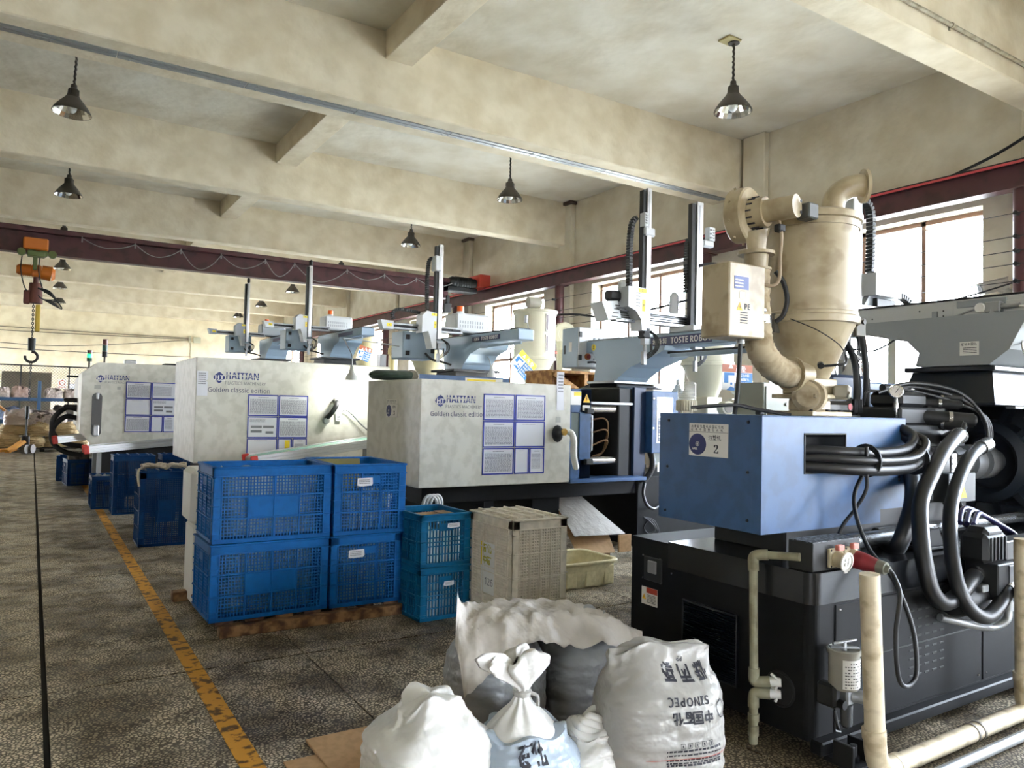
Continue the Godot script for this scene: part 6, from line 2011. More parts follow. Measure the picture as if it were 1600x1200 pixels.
	scribble(lp, Vector3(2.505, 1.855, -2.198), Vector3.RIGHT, Vector3.DOWN, 0.05, 0.04, 3, rng)
	part(lb, "label_print", lp, mats["label white"])
	bx(cb, "white_label", Vector3(2.535, 1.77, -2.2), Vector3(2.565, 1.80, -2.1985), mats["label white"], 0.0)
	triangle_sign(cb, Vector3(2.535, 1.735, -2.199), Vector3.RIGHT, Vector3.UP, 0.036)
	lettering(cb, "earth_mark", "PE", 0.034, Vector3(2.583, 1.737, -2.1995), 0, mats["ink"], 0.0005)
	var vt := Shape.new()
	for k in 5:
		vt.span(Vector3(2.54, 1.665 + 0.011 * k, -2.2005), Vector3(2.585, 1.669 + 0.011 * k, -2.1985))
	part(cb, "vent_slits", vt, mats["ink"])
	var cw := Shape.new()
	cw.rod(Vector3(2.625, 1.585, -2.27), Vector3(2.625, 1.61, -2.27), 0.018, 0.018, 12)
	cw.rod(Vector3(2.70, 1.87, -2.26), Vector3(2.72, 1.87, -2.26), 0.014, 0.014, 10)
	cw.rod(Vector3(2.70, 1.80, -2.26), Vector3(2.715, 1.80, -2.26), 0.01, 0.01, 10)
	cw.span(Vector3(2.69, 1.735, -2.28), Vector3(2.76, 1.752, -2.24), 0.003)
	part(cb, "gland", cw, mats["galvanised"])
	hose(cb, "down_cable", [Vector3(2.625, 1.6, -2.27), Vector3(2.622, 1.45, -2.275), Vector3(2.618, 1.35, -2.28), Vector3(2.615, 1.275, -2.29)], 0.01, mats["rubber"])
	hose(cb, "motor_cable", [Vector3(2.72, 1.87, -2.26), Vector3(2.76, 1.85, -2.22), Vector3(2.79, 1.88, -2.2), Vector3(2.795, 1.98, -2.2), Vector3(2.79, 2.08, -2.19), Vector3(2.78, 2.15, -2.2)], 0.008, mat("cable beige", hx("a08d74"), 0.5))
	bx(cb, "cable_ferrite", Vector3(2.765, 2.09, -2.215), Vector3(2.81, 2.125, -2.18), mats["rubber"], 0.006)
	hose(t, "air_line", [Vector3(2.84, 1.93, -2.26), Vector3(2.87, 1.88, -2.24), Vector3(2.885, 1.8, -2.23), Vector3(2.87, 1.73, -2.24), Vector3(2.845, 1.7, -2.26)], 0.011, mats["rubber"])
	hose(t, "power_cord", [Vector3(2.72, 1.93, -2.34), Vector3(2.6, 1.955, -2.4), Vector3(2.52, 1.94, -2.42)], 0.008, mats["rubber"])
	# slide valve in the throat
	var vl := Shape.new()
	vl.rod(Vector3(3.0, 1.365, -2.2), Vector3(3.05, 1.365, -2.22), 0.075, 0.075, 28)
	vl.rod(Vector3(2.985, 1.365, -2.19), Vector3(3.0, 1.365, -2.2), 0.05, 0.07, 24)
	part(t, "valve_wheel", vl, mats["sleeve"])
	var ac := Shape.new()
	ac.t = Transform3D(Basis(Vector3.UP, 0.5), Vector3(3.2, 1.39, -2.16))
	ac.box(Vector3.ZERO, Vector3(0.11, 0.06, 0.07), 0.008)
	ac.rod(Vector3(0.055, -0.01, 0), Vector3(0.085, -0.012, 0), 0.025, 0.02, 14)
	ac.rod(Vector3(-0.2, -0.03, 0.04), Vector3(-0.27, -0.01, 0.05), 0.006, 0.006, 8)
	part(t, "valve_actuator", ac, mat("actuator", hx("9c9684"), 0.4))
	var bl := Shape.new()
	for q in [[-0.11, 0.09], [0.0, 0.1], [0.11, 0.09]]:
		bl.rod(Vector3(x + q[0], 1.295, z + q[1]), Vector3(x + q[0], 1.307, z + q[1]), 0.012, 0.012, 6)
	part(t, "throat_bolts", bl, mats["ink"])
	# ---- the others, one machine after another
	var t3 := dryer(6.18, -5.8, 1.22, 1.80, 2.06, 0.277, P, "cream hopper dryer seen under the blue-lettered robot beam, behind the danger sign")
	var pg := Shape.new()
	pg.rod(Vector3(6.1, 1.33, -5.5), Vector3(6.06, 1.33, -5.38), 0.07, 0.07, 24)
	var port := part(t3, "sight_port", pg, P)
	var pg2 := Shape.new()
	pg2.rod(Vector3(6.06, 1.33, -5.38), Vector3(6.056, 1.33, -5.37), 0.05, 0.05, 24)
	part(port, "port_glass", pg2, mat("port glass", hx("8d8a86"), 0.15))
	blower(t3, Vector3(6.6, 1.6, -5.7), 0.13, Vector3(-0.4, 0, 1), P)
	bx(t3, "gate_handle", Vector3(6.3, 1.42, -5.6), Vector3(6.45, 1.435, -5.55), P, 0.004)
	var t4 := dryer(5.7, -8.45, 1.4, 1.95, 2.58, 0.28, P, "pale green hopper dryer with two slim sight windows, between two robots against the window")
	for y in [2.02, 2.3]:
		var sw := bx(t4, "sight_window", Vector3(5.68, y, -8.19), Vector3(5.73, y + 0.24, -8.16), mats["label white"], 0.006)
		bx(sw, "window_glass", Vector3(5.694, y + 0.02, -8.161), Vector3(5.716, y + 0.22, -8.157), mat("sight dark", hx("4c3a3e"), 0.2), 0.0)
	var tm := Shape.new()
	tm.rod(Vector3(5.62, 2.63, -8.45), Vector3(5.62, 2.72, -8.45), 0.05, 0.05, 16)
	tm.rod(Vector3(5.56, 2.70, -8.42), Vector3(5.74, 2.70, -8.40), 0.075, 0.075, 20)
	part(t4, "top_motor", tm, mat("motor grey", hx("a39e90"), 0.45))
	var tl := Shape.new()
	tl.span(Vector3(5.43, 2.40, -8.3), Vector3(5.46, 2.5, -8.25), 0.004)
	tl.tube([Vector3(5.45, 2.45, -8.24), Vector3(5.43, 2.4, -8.22), Vector3(5.44, 2.34, -8.22), Vector3(5.46, 2.33, -8.24)], 0.006, 6, 4)
	part(t4, "lid_latch", tl, mats["galvanised"])
	lettering(t4, "drum_mark", "AB", 0.05, Vector3(5.87, 2.03, -8.19), 0.25, mats["label red"], 0.001)
	blower(t4, Vector3(6.3, 2.33, -8.6), 0.17, Vector3(-0.3, 0, 1), P)
	var d4 := Shape.new()
	d4.rod(Vector3(6.2, 1.75, -8.5), Vector3(6.2, 2.22, -8.52), 0.07, 0.07, 20)
	d4.rod(Vector3(6.2, 1.72, -8.5), Vector3(5.95, 1.72, -8.45), 0.06, 0.06, 16)
	d4.span(Vector3(6.1, 1.8, -8.42), Vector3(6.24, 2.1, -8.36), 0.01)
	part(t4, "blower_duct", d4, P)
	var Y: Material = mat("dryer yellow", hx("cdbf92"), 0.45)
	dryer(5.93, -12.1, 1.4, 2.08, 2.75, 0.32, Y, "yellowish hopper dryer behind the robot with the long single mast")
	var t6 := dryer(6.17, -15.7, 1.5, 2.05, 2.78, 0.25, Y, "far cream hopper dryer with a red and blue sign, left of a small round fan")
	blower(t6, Vector3(6.75, 2.47, -15.5), 0.16, Vector3(-0.3, 0, 1), Y)
	var fb := Shape.new()
	fb.rod(Vector3(6.69, 2.47, -15.44), Vector3(6.67, 2.47, -15.36), 0.07, 0.07, 20)
	for k in 3:
		var a := TAU * k / 3
		fb.prism([Vector2(6.68 + 0.03 * cos(a), 2.47 + 0.03 * sin(a)), Vector2(6.68 + 0.1 * cos(a - 0.3), 2.47 + 0.1 * sin(a - 0.3)), Vector2(6.68 + 0.1 * cos(a + 0.4), 2.47 + 0.1 * sin(a + 0.4))], -15.42, -15.40)
	part(t6, "inlet_grille", fb, mats["sleeve"])
	var f6 := Shape.new()
	f6.rod(Vector3(6.72, 1.7, -15.5), Vector3(6.72, 2.35, -15.5), 0.07, 0.09, 16)
	part(t6, "fan_leg", f6, Y)
	# hanging danger signs
	hand_sign(Vector3(5.17, 1.59, -4.5), -0.15, 0.0, 0.33, 0.22, "brown and blue danger sign hanging before the cream dryer, crossed by a black cable", true)
	hand_sign(Vector3(5.95, 1.62, -4.6), -0.2, -0.2, 0.36, 0.24, "tilted blue danger sign half hidden behind the big lagged elbow", true)
	hand_sign(Vector3(5.27, 1.83, -8.05), -0.1, -0.75, 0.30, 0.26, "tilted yellow and blue danger sign in front of the pale green dryer", false)
	hand_sign(Vector3(5.95, 2.37, -15.3), -0.1, -0.3, 0.28, 0.30, "small far red and blue danger sign on the cream dryer beside the round fan", true)

# one wall of a perforated crate, in a local frame: x along the wall, y up, z outward
func lattice(s: Shape, w: float, h: float, bars_x: int, bars_y: int, th: float, bar: float, skip: Array):
	for i in bars_x + 1:
		var x := -w / 2 + w * i / bars_x
		s.box(Vector3(x, h / 2, -th / 2), Vector3(bar, h, th))
	for j in bars_y + 1:
		s.box(Vector3(0, h * j / bars_y, -th / 2), Vector3(w, bar, th * 0.9))
	for q in skip:   # solid plates
		s.span(Vector3(q[0], q[1], -th), Vector3(q[2], q[3], th * 0.3))

# crate with its foot at the origin, x wide, z deep; cols/rows of ribbed fields per wall
func crate(label: String, group: String, sz: Vector3, m: Material, cols: int, side_cols: int, rows: int, cell: float, plates: bool, wide_slots: bool, lid := false) -> Node3D:
	var t := thing("crate", label, "crate", Vector3.ZERO, group, true)
	var w := sz.x
	var d := sz.z
	var h := sz.y
	var shell := Shape.new()
	var rim := minf(0.06, h * 0.13)
	for sg in [-1.0, 1.0]:
		shell.span(Vector3(-w / 2, h - rim, sg * d / 2), Vector3(w / 2, h, sg * (d / 2 - 0.014)), 0.002)
		shell.span(Vector3(sg * w / 2, h - rim, -d / 2), Vector3(sg * (w / 2 - 0.014), h, d / 2), 0.002)
		shell.span(Vector3(-w / 2 - 0.006, h - 0.012, sg * (d / 2 + 0.006)), Vector3(w / 2 + 0.006, h, sg * (d / 2 - 0.016)), 0.003)
		shell.span(Vector3(sg * (w / 2 + 0.006), h - 0.012, -d / 2 - 0.006), Vector3(sg * (w / 2 - 0.016), h, d / 2 + 0.006), 0.003)
		shell.span(Vector3(-w / 2, 0, sg * d / 2), Vector3(w / 2, 0.022, sg * (d / 2 - 0.01)), 0.002)
		shell.span(Vector3(sg * w / 2, 0, -d / 2), Vector3(sg * (w / 2 - 0.01), 0.022, d / 2), 0.002)
		for sz2 in [-1.0, 1.0]:   # corner posts of two leaves with small shelves
			shell.span(Vector3(sg * w / 2, 0, sz2 * d / 2), Vector3(sg * (w / 2 - 0.05), h, sz2 * (d / 2 - 0.006)), 0.002)
			shell.span(Vector3(sg * w / 2, 0, sz2 * d / 2), Vector3(sg * (w / 2 - 0.006), h, sz2 * (d / 2 - 0.05)), 0.002)
			for k in 5:
				var y := h * (k + 0.6) / 5.4
				shell.span(Vector3(sg * (w / 2 + 0.005), y, sz2 * (d / 2 + 0.005)), Vector3(sg * (w / 2 - 0.045), y + 0.005, sz2 * (d / 2 - 0.01)))
				shell.span(Vector3(sg * (w / 2 + 0.005), y, sz2 * (d / 2 + 0.005)), Vector3(sg * (w / 2 - 0.01), y + 0.005, sz2 * (d / 2 - 0.045)))
	shell.span(Vector3(-w / 2 + 0.008, 0.006, -d / 2 + 0.008), Vector3(w / 2 - 0.008, 0.014, d / 2 - 0.008))
	part(t, "shell", shell, m)
	for k in 4:
		var along := w if k % 2 == 0 else d
		var off := d / 2 if k % 2 == 0 else w / 2
		var n := cols if k % 2 == 0 else side_cols
		var s := Shape.new()
		s.t = Transform3D(Basis(Vector3.UP, PI / 2 * k), Vector3.ZERO) * Transform3D(Basis(), Vector3(0, 0.022, off - 0.001))
		var lw := along - 0.09
		var lh := h - rim - 0.022
		var pl := []
		if plates and k % 2 == 0:
			pl.append([-lw / 4, lh / 3, lw / 4, lh * 2 / 3])
		if wide_slots:
			lattice(s, lw, lh, int(lw / cell), 5, 0.008, 0.007, pl)
		else:
			lattice(s, lw, lh, int(lw / cell), int(lh / cell), 0.007, cell * 0.32, pl)
		stuff(part(t, "wall_mesh", s, m))
		var r := Shape.new()
		r.t = s.t
		for i in n + 1:
			r.box(Vector3(-lw / 2 + lw * i / n, lh / 2, 0.001), Vector3(0.007, lh, 0.012), 0.001)
		for j in rows + 1:
			r.box(Vector3(0, lh * j / rows, 0.001), Vector3(lw + 0.07, 0.006, 0.012), 0.001)
		part(t, "wall_ribs", r, m)
		if not lid and (k % 2 == 1 or not plates):   # hand hole below the rim
			var g := Shape.new()
			g.t = s.t
			g.box(Vector3(0, lh - 0.04, 0.002), Vector3(minf(0.13, lw * 0.4), 0.045, 0.003), 0.001)
			part(t, "hand_grip", g, m)
	if lid:
		var s := Shape.new()
		s.t = Transform3D(Basis(Vector3.RIGHT, -PI / 2), Vector3(0, h - 0.004, d / 2 - 0.01))
		s.t = s.t * Transform3D(Basis(), Vector3(0, 0, 0))
		lattice(s, w - 0.03, d - 0.02, int((w - 0.03) / cell), int((d - 0.02) / cell), 0.006, cell * 0.32, [])
		for i in 4:
			s.box(Vector3(-w * 0.36 + w * 0.24 * i, d / 2, 0.006), Vector3(0.014, d - 0.05, 0.018), 0.003)
		for j in 3:
			s.box(Vector3(0, d * (0.2 + 0.28 * j), 0.004), Vector3(w - 0.04, 0.01, 0.012), 0.002)
		stuff(part(t, "end_mesh", s, m))
	return t

func place(t: Node3D, at: Vector3, turn := 0.0) -> Node3D:
	t.position = at
	t.rotation.y = turn
	return t

# crumpled film with what lies in it: a lumpy heap filling a crate
func heap(called: String, at: Vector3, sz: Vector3, m: Material, label: String, category: String, bumps := 0.025, group := ""):
	var f := FastNoiseLite.new()
	f.seed = int(absf(at.x * 1000 + at.z * 777))
	f.frequency = 9.0
	f.fractal_octaves = 3
	var rows := []
	var n := 22
	for j in 12:
		var v := j / 11.0
		var ring := []
		for i in n * 2:
			var a := TAU * i / (n * 2)
			var c := Vector2(cos(a), sin(a))
			var q := 1.0 / pow(pow(absf(c.x), 6.0) + pow(absf(c.y), 6.0), 1.0 / 6.0)
			var shrink := 1.0 if v < 0.75 else sqrt(maxf(0.0, 1.0 - pow((v - 0.75) / 0.25, 2.0)))
			var y := sz.y * minf(v / 0.75, 1.0)
			var p := Vector3(c.x * q * sz.x / 2 * shrink, y, c.y * q * sz.z / 2 * shrink)
			var o := f.get_noise_3d(at.x + p.x, p.y * 2.0, at.z + p.z)
			p.y += o * bumps * 2.0 * v
			p -= Vector3(c.x, 0, c.y) * absf(o) * bumps * 0.8
			ring.append(at + p)
		rows.append(ring)
	rows.reverse()
	var s := Shape.new()
	s.skin(rows, true)
	return solo(called, s, m, label, category, at, group)

func note(x0: float, y0: float, z: float, w: float, h: float, label: String):   # torn paper label on a crate
	var s := Shape.new()
	s.t = Transform3D(Basis(), Vector3(x0, y0, z))
	s.prism([Vector2(0, 0.004), Vector2(w * 0.3, 0), Vector2(w * 0.92, 0.003), Vector2(w, h * 0.3), Vector2(w * 0.97, h), Vector2(0.003, h * 0.97)], 0.0, 0.0015)
	var o := solo("crate_label", s, mats["paper"], label, "label", Vector3(x0, y0, z))
	var p := Shape.new()
	scribble(p, Vector3(x0 + w * 0.1, y0 + h * 0.85, z + 0.0018), Vector3.RIGHT, Vector3.DOWN, w * 0.7, h * 0.6, 3, rng)
	part(o, "label_writing", p, mats["grey ink"])

func build_crates():
	var BL: Material = mats["crate blue"]
	var TE: Material = mats["crate teal"]
	var DP: Material = mats["crate deep"]
	var film: StandardMaterial3D = rough_map(mat("bag film", hx("8d979c"), 0.25), mats["t_crease"], 1.2)
	film.uv1_triplanar = true
	film.uv1_scale = Vector3.ONE * 2.2
	# pallet below the big stack
	var pal := thing("pallet", "weathered wooden pallet under the big blue crates", "pallet", Vector3(1.4, 0, -4.7))
	for k in 3:
		bx(pal, "stringer", Vector3(0.9, 0.0, -4.36 - 0.32 * k), Vector3(2.0, 0.062, -4.30 - 0.32 * k), mats["wood"], 0.004)
	for k in 7:
		bx(pal, "deck_board", Vector3(0.88 + 0.163 * k, 0.062, -5.05), Vector3(0.98 + 0.163 * k, 0.08, -4.34), mats["wood"], 0.003)
	bx(pal, "stringer", Vector3(0.80, 0.0, -5.3), Vector3(1.2, 0.06, -5.22), mats["wood"], 0.004)
	# the two tall stacks
	var a := crate("big bright blue crate with blank plates, lower one of its pair on the pallet", "big blue crates on the pallet", Vector3(0.66, 0.42, 0.44), BL, 4, 3, 3, 0.0172, true, false)
	place(a, Vector3(1.172, 0.08, -4.56), 0.02)
	place(copy(a, Vector3.ZERO, 0, "big bright blue crate with blank plates, stacked on top with film showing over its rim"), Vector3(1.178, 0.502, -4.56), 0.005)
	var b := crate("narrow-ended blue crate with a torn label, lower one beside the plated crates", "big blue crates on the pallet", Vector3(0.45, 0.42, 0.64), BL, 3, 4, 3, 0.0172, false, false)
	place(b, Vector3(1.742, 0.08, -4.65), -0.01)
	place(copy(b, Vector3.ZERO, 0, "narrow-ended blue crate with olive board sticking out, stacked on its twin"), Vector3(1.764, 0.502, -4.65), -0.035)
	heap("bagged_parts", Vector3(1.17, 0.11, -4.56), Vector3(0.56, 0.33, 0.34), film, "wrapped white parts seen through the lower plated blue crate", "parts", 0.03)
	heap("bagged_parts", Vector3(1.178, 0.53, -4.56), Vector3(0.57, 0.345, 0.35), film, "wrapped white parts filling the upper plated blue crate to its rim", "parts", 0.03)
	heap("bagged_parts", Vector3(1.742, 0.11, -4.65), Vector3(0.36, 0.33, 0.55), film, "wrapped white parts inside the lower narrow-ended blue crate", "parts", 0.03)
	heap("bagged_parts", Vector3(1.764, 0.53, -4.65), Vector3(0.36, 0.2, 0.55), film, "wrapped white parts inside the upper narrow-ended blue crate", "parts", 0.03)
	var ob := Shape.new()
	ob.t = Transform3D(Basis(Vector3.UP, -0.1) * Basis(Vector3.RIGHT, -0.25), Vector3(1.70, 0.66, -4.8))
	ob.box(Vector3(0, 0.13, 0), Vector3(0.34, 0.27, 0.012), 0.003)
	ob.box(Vector3(0.0, 0.12, -0.1), Vector3(0.36, 0.2, 0.01), 0.003)
	solo("olive_board", ob, mat("olive board", hx("6b6536"), 0.7), "olive board standing up inside the upper narrow-ended blue crate", "board", Vector3(1.70, 0.66, -4.8))
	note(1.66, 0.79, -4.321, 0.1, 0.05, "torn paper label on the upper narrow-ended blue crate")
	note(1.62, 0.365, -4.323, 0.1, 0.05, "torn paper label on the lower narrow-ended blue crate")
	# the two small teal crates
	var c := crate("small teal crate of tall slots, on the floor beneath its twin", "small teal crates", Vector3(0.345, 0.315, 0.42), TE, 3, 3, 2, 0.021, false, true)
	place(c, Vector3(2.138, 0.0, -4.30), 0.06)
	place(copy(c, Vector3.ZERO, 0, "small teal crate of tall slots with cardboard inside, upper of its pair"), Vector3(2.14, 0.317, -4.30), 0.03)
	heap("bagged_parts", Vector3(2.138, 0.02, -4.30), Vector3(0.29, 0.25, 0.36), film, "wrapped parts inside the lower small teal crate", "parts", 0.025)
	heap("white_tubes", Vector3(2.14, 0.335, -4.30), Vector3(0.29, 0.2, 0.36), mat("tube white", hx("c9ccc8"), 0.4), "white parts packed inside the upper small teal crate", "parts", 0.03)
	var cb := Shape.new()
	cb.box(Vector3(2.15, 0.585, -4.32), Vector3(0.26, 0.012, 0.3), 0.003)
	cb.box(Vector3(2.27, 0.60, -4.3), Vector3(0.1, 0.01, 0.24), 0.003)
	solo("cardboard_sheet", cb, mats["cardboard"], "cardboard laid on the parts in the upper small teal crate", "cardboard", Vector3(2.15, 0.58, -4.32))
	note(2.15, 0.545, -4.082, 0.085, 0.03, "torn white label on the upper small teal crate")
	note(2.13, 0.20, -4.075, 0.07, 0.03, "torn white label on the lower small teal crate")
	# white crate standing on end
	var wc := crate("tall white perforated crate standing on end between teal crates and cream tub", "", Vector3(0.385, 0.64, 0.5), mats["crate white"], 4, 3, 4, 0.0165, false, false, true)
	place(wc, Vector3(2.535, 0.0, -3.9), 0.0)
	var lp := bx(wc, "label_card", Vector3(-0.196, 0.33, -0.09), Vector3(-0.193, 0.47, 0.06), mats["label white"], 0.001)
	bx(lp, "card_edge", Vector3(-0.197, 0.33, -0.098), Vector3(-0.194, 0.47, -0.085), mats["label yellow"], 0.0)
	var gl := Shape.new()
	glyphs(gl, "石化", Vector3(-0.1972, 0.46, -0.07), Vector3.BACK, Vector3.DOWN, 0.045, 1.1, 0.16)
	glyphs(gl, "中石", Vector3(-0.1972, 0.39, -0.07), Vector3.BACK, Vector3.DOWN, 0.045, 1.1, 0.16)
	part(lp, "card_writing", gl, mat("marker yellow", hx("b9b02a"), 0.6))
	var l2 := bx(wc, "label_card", Vector3(-0.196, 0.17, -0.09), Vector3(-0.193, 0.325, 0.06), mats["label white"], 0.001)
	lettering(l2, "card_number", "126", 0.06, Vector3(-0.1975, 0.24, 0.0), -PI / 2, mats["grey ink"], 0.0006, false, false)
	# cream tub
	var tub := thing("plastic_tub", "low cream plastic tub on the floor beside the white crate", "tub", Vector3(3.36, 0, -4.53))
	var s := Shape.new()
	var out := []
	for q in [[0.0, 0.88, 0.0], [0.004, 0.9, 0.0], [0.165, 1.0, 0.0], [0.168, 1.06, 0.0], [0.185, 1.07, 0.0], [0.19, 1.05, 0.0], [0.188, 0.98, 0.0], [0.18, 0.96, 0.0], [0.012, 0.86, 0.0], [0.01, 0.3, 0.0], [0.01, 0.01, 0.0]]:
		var ring := []
		for i in 48:
			var c2 := Vector2(cos(TAU * i / 48), sin(TAU * i / 48))
			var k := 1.0 / pow(pow(absf(c2.x), 8.0) + pow(absf(c2.y), 8.0), 1.0 / 8.0)
			ring.append(Vector3(3.36 + c2.x * k * 0.335 * q[1], q[0], -4.53 - c2.y * k * 0.225 * q[1]))
		out.append(ring)
	s.skin(out, true)
	var tb := part(tub, "tub_body", s, worn(mat("tub cream", hx("d8cb9e"), 0.5), mats["t_scuff"], 2.0))
	for k in 4:
		bx(tb, "wall_rib", Vector3(3.06 + 0.17 * k, 0.01, -4.335), Vector3(3.15 + 0.17 * k, 0.15, -4.312), mats["tub cream"], 0.006)
	# ---- crates down the aisle
	var d := crate("dark blue crate standing on end, rope on top, nearest of the aisle crates", "aisle crates", Vector3(0.42, 0.65, 0.36), DP, 3, 3, 4, 0.0172, true, false, true)
	place(d, Vector3(1.03, 0.0, -7.45), 0.0)
	place(copy(d, Vector3.ZERO, 0, "dark blue crate standing on end behind the one with rope"), Vector3(1.0, 0.0, -9.6), 0.0)
	place(copy(d, Vector3.ZERO, 0, "dark blue crate on end, right neighbour in the second aisle row"), Vector3(1.5, 0.0, -9.65), 0.0)
	var e := crate("low dark blue crate at the edge of the yellow line", "aisle crates", Vector3(0.34, 0.38, 0.45), DP, 3, 3, 2, 0.0172, false, false)
	place(e, Vector3(0.79, 0.0, -10.2), 0.0)
	place(copy(e, Vector3.ZERO, 0, "dark blue crate under the far conveyor end, by the cable loom"), Vector3(0.62, 0.0, -13.0), 0.1)
	place(copy(e, Vector3.ZERO, 0, "farthest dark blue crate in the aisle"), Vector3(0.55, 0.0, -13.8), -0.1)
	heap("scrap_parts", Vector3(0.79, 0.02, -10.2), Vector3(0.3, 0.33, 0.4), film, "pale scraps filling the low dark blue crate by the line", "parts", 0.06)
	heap("scrap_parts", Vector3(0.62, 0.02, -13.0), Vector3(0.3, 0.42, 0.4), mat("scrap dark", hx("57524a"), 0.7), "dark scraps heaped in the crate under the far conveyor", "parts", 0.08)
	# rope hank
	var rp := Shape.new()
	for k in 4:
		var pts := []
		for i in 14:
			var x := 0.84 + 0.028 * i
			pts.append(Vector3(x, 0.672 + 0.02 * absf(sin(i * 0.9 + k)) + 0.006 * k, -7.40 + 0.03 * sin(i * 1.1 + k * 1.6)))
		rp.tube(pts, 0.014, 7, 4)
	rp.tube([Vector3(0.85, 0.68, -7.4), Vector3(0.81, 0.66, -7.33), Vector3(0.80, 0.6, -7.26), Vector3(0.81, 0.53, -7.25)], 0.01, 7, 4)
	solo("rope", rp, mat("rope pale", hx("b3a894"), 0.9), "pale twisted hank of rope on the nearest aisle crate", "rope", Vector3(1.03, 0.66, -7.4))
	# white cartons behind the big stack
	var wb := thing("white_bin", "slim edge of white plastic bins standing behind the plated blue crates", "bin", Vector3(1.1, 0, -5.25))
	bx(wb, "upper_bin", Vector3(0.86, 0.5, -5.4), Vector3(1.35, 0.85, -5.05), mat("bin white", hx("d2d2cd"), 0.5), 0.03)
	bx(wb, "lower_bin", Vector3(0.885, 0.0, -5.38), Vector3(1.33, 0.5, -5.07), mats["bin white"], 0.02)
	# things seen below the cabinets
	var wf := Shape.new()
	for k in 3:
		wf.tube([Vector3(2.42 + 0.03 * k, 0.42, -5.0), Vector3(2.42 + 0.03 * k, 0.58, -4.98), Vector3(2.47 + 0.03 * k, 0.63, -4.98), Vector3(2.53 + 0.02 * k, 0.58, -4.98), Vector3(2.53 + 0.02 * k, 0.42, -5.0)], 0.012, 7, 5)
	wf.span(Vector3(2.35, 0.0, -5.2), Vector3(2.62, 0.45, -4.95), 0.02)
	solo("white_rack", wf, mats["bin white"], "white rack with hooped wires below the left corner of cabinet 3", "rack", Vector3(2.48, 0, -5.08))

	conveyors()

func conveyor(a: Vector3, b: Vector3, wide: float, belt: Material, label: String):
	var t := thing("conveyor", label, "conveyor", Vector3(a.x, a.y - 0.04, a.z))
	var d := (b - a).normalized()
	for k in 2:
		var z := -wide * k
		var s := Shape.new()
		for y in [-0.03, 0.0, 0.03]:
			s.beam(a + Vector3(0, y, z), b + Vector3(0, y, z), 0.03, 0.026, Vector3.UP, 0.003)
		s.beam(a + Vector3(0, 0, z - 0.004), b + Vector3(0, 0, z - 0.004), 0.02, 0.085)
		part(t, "side_rail", s, mats["aluminium"])
		var c := Shape.new()
		c.beam(a - d * 0.05 + Vector3(0, 0, z), a + d * 0.015 + Vector3(0, 0, z), 0.042, 0.098, Vector3.UP, 0.008)
		part(t, "end_cap", c, mats["red plastic"])
	var bl := Shape.new()
	bl.beam(a + Vector3(0, 0.03, -wide / 2), b + Vector3(0, 0.03, -wide / 2), wide - 0.04, 0.008)
	part(t, "belt", bl, belt)
	var r := Shape.new()
	r.rod(a + Vector3(0, 0.0, -0.01), a + Vector3(0, 0.0, -wide + 0.01), 0.03, 0.03, 16)
	part(t, "end_roller", r, mats["galvanised"])
	var l := Shape.new()
	l.beam(a.lerp(b, 0.7) + Vector3(0, -0.04, -wide / 2), Vector3(a.lerp(b, 0.7).x, 0.0, a.z - wide / 2), 0.05, 0.05, Vector3.BACK)
	part(t, "stand", l, mats["galvanised"])

func conveyors():
	var gb := mat("belt green", hx("9fd9c4"), 0.12)
	conveyor(Vector3(1.78, 0.735, -7.2), Vector3(3.4, 0.96, -7.2), 0.34, gb, "aluminium conveyor with glossy pale green belt and red end caps below the lamp-lit cabinet")
	conveyor(Vector3(0.60, 0.655, -10.5), Vector3(2.2, 0.80, -10.5), 0.3, mat("belt grey", hx("8c9690"), 0.3), "aluminium conveyor with a red end cap running under the chamfered cabinet")
	conveyor(Vector3(0.30, 0.715, -11.7), Vector3(0.95, 0.80, -11.7), 0.3, mats["belt grey"], "short far conveyor with a red end cap beside the cable loom")

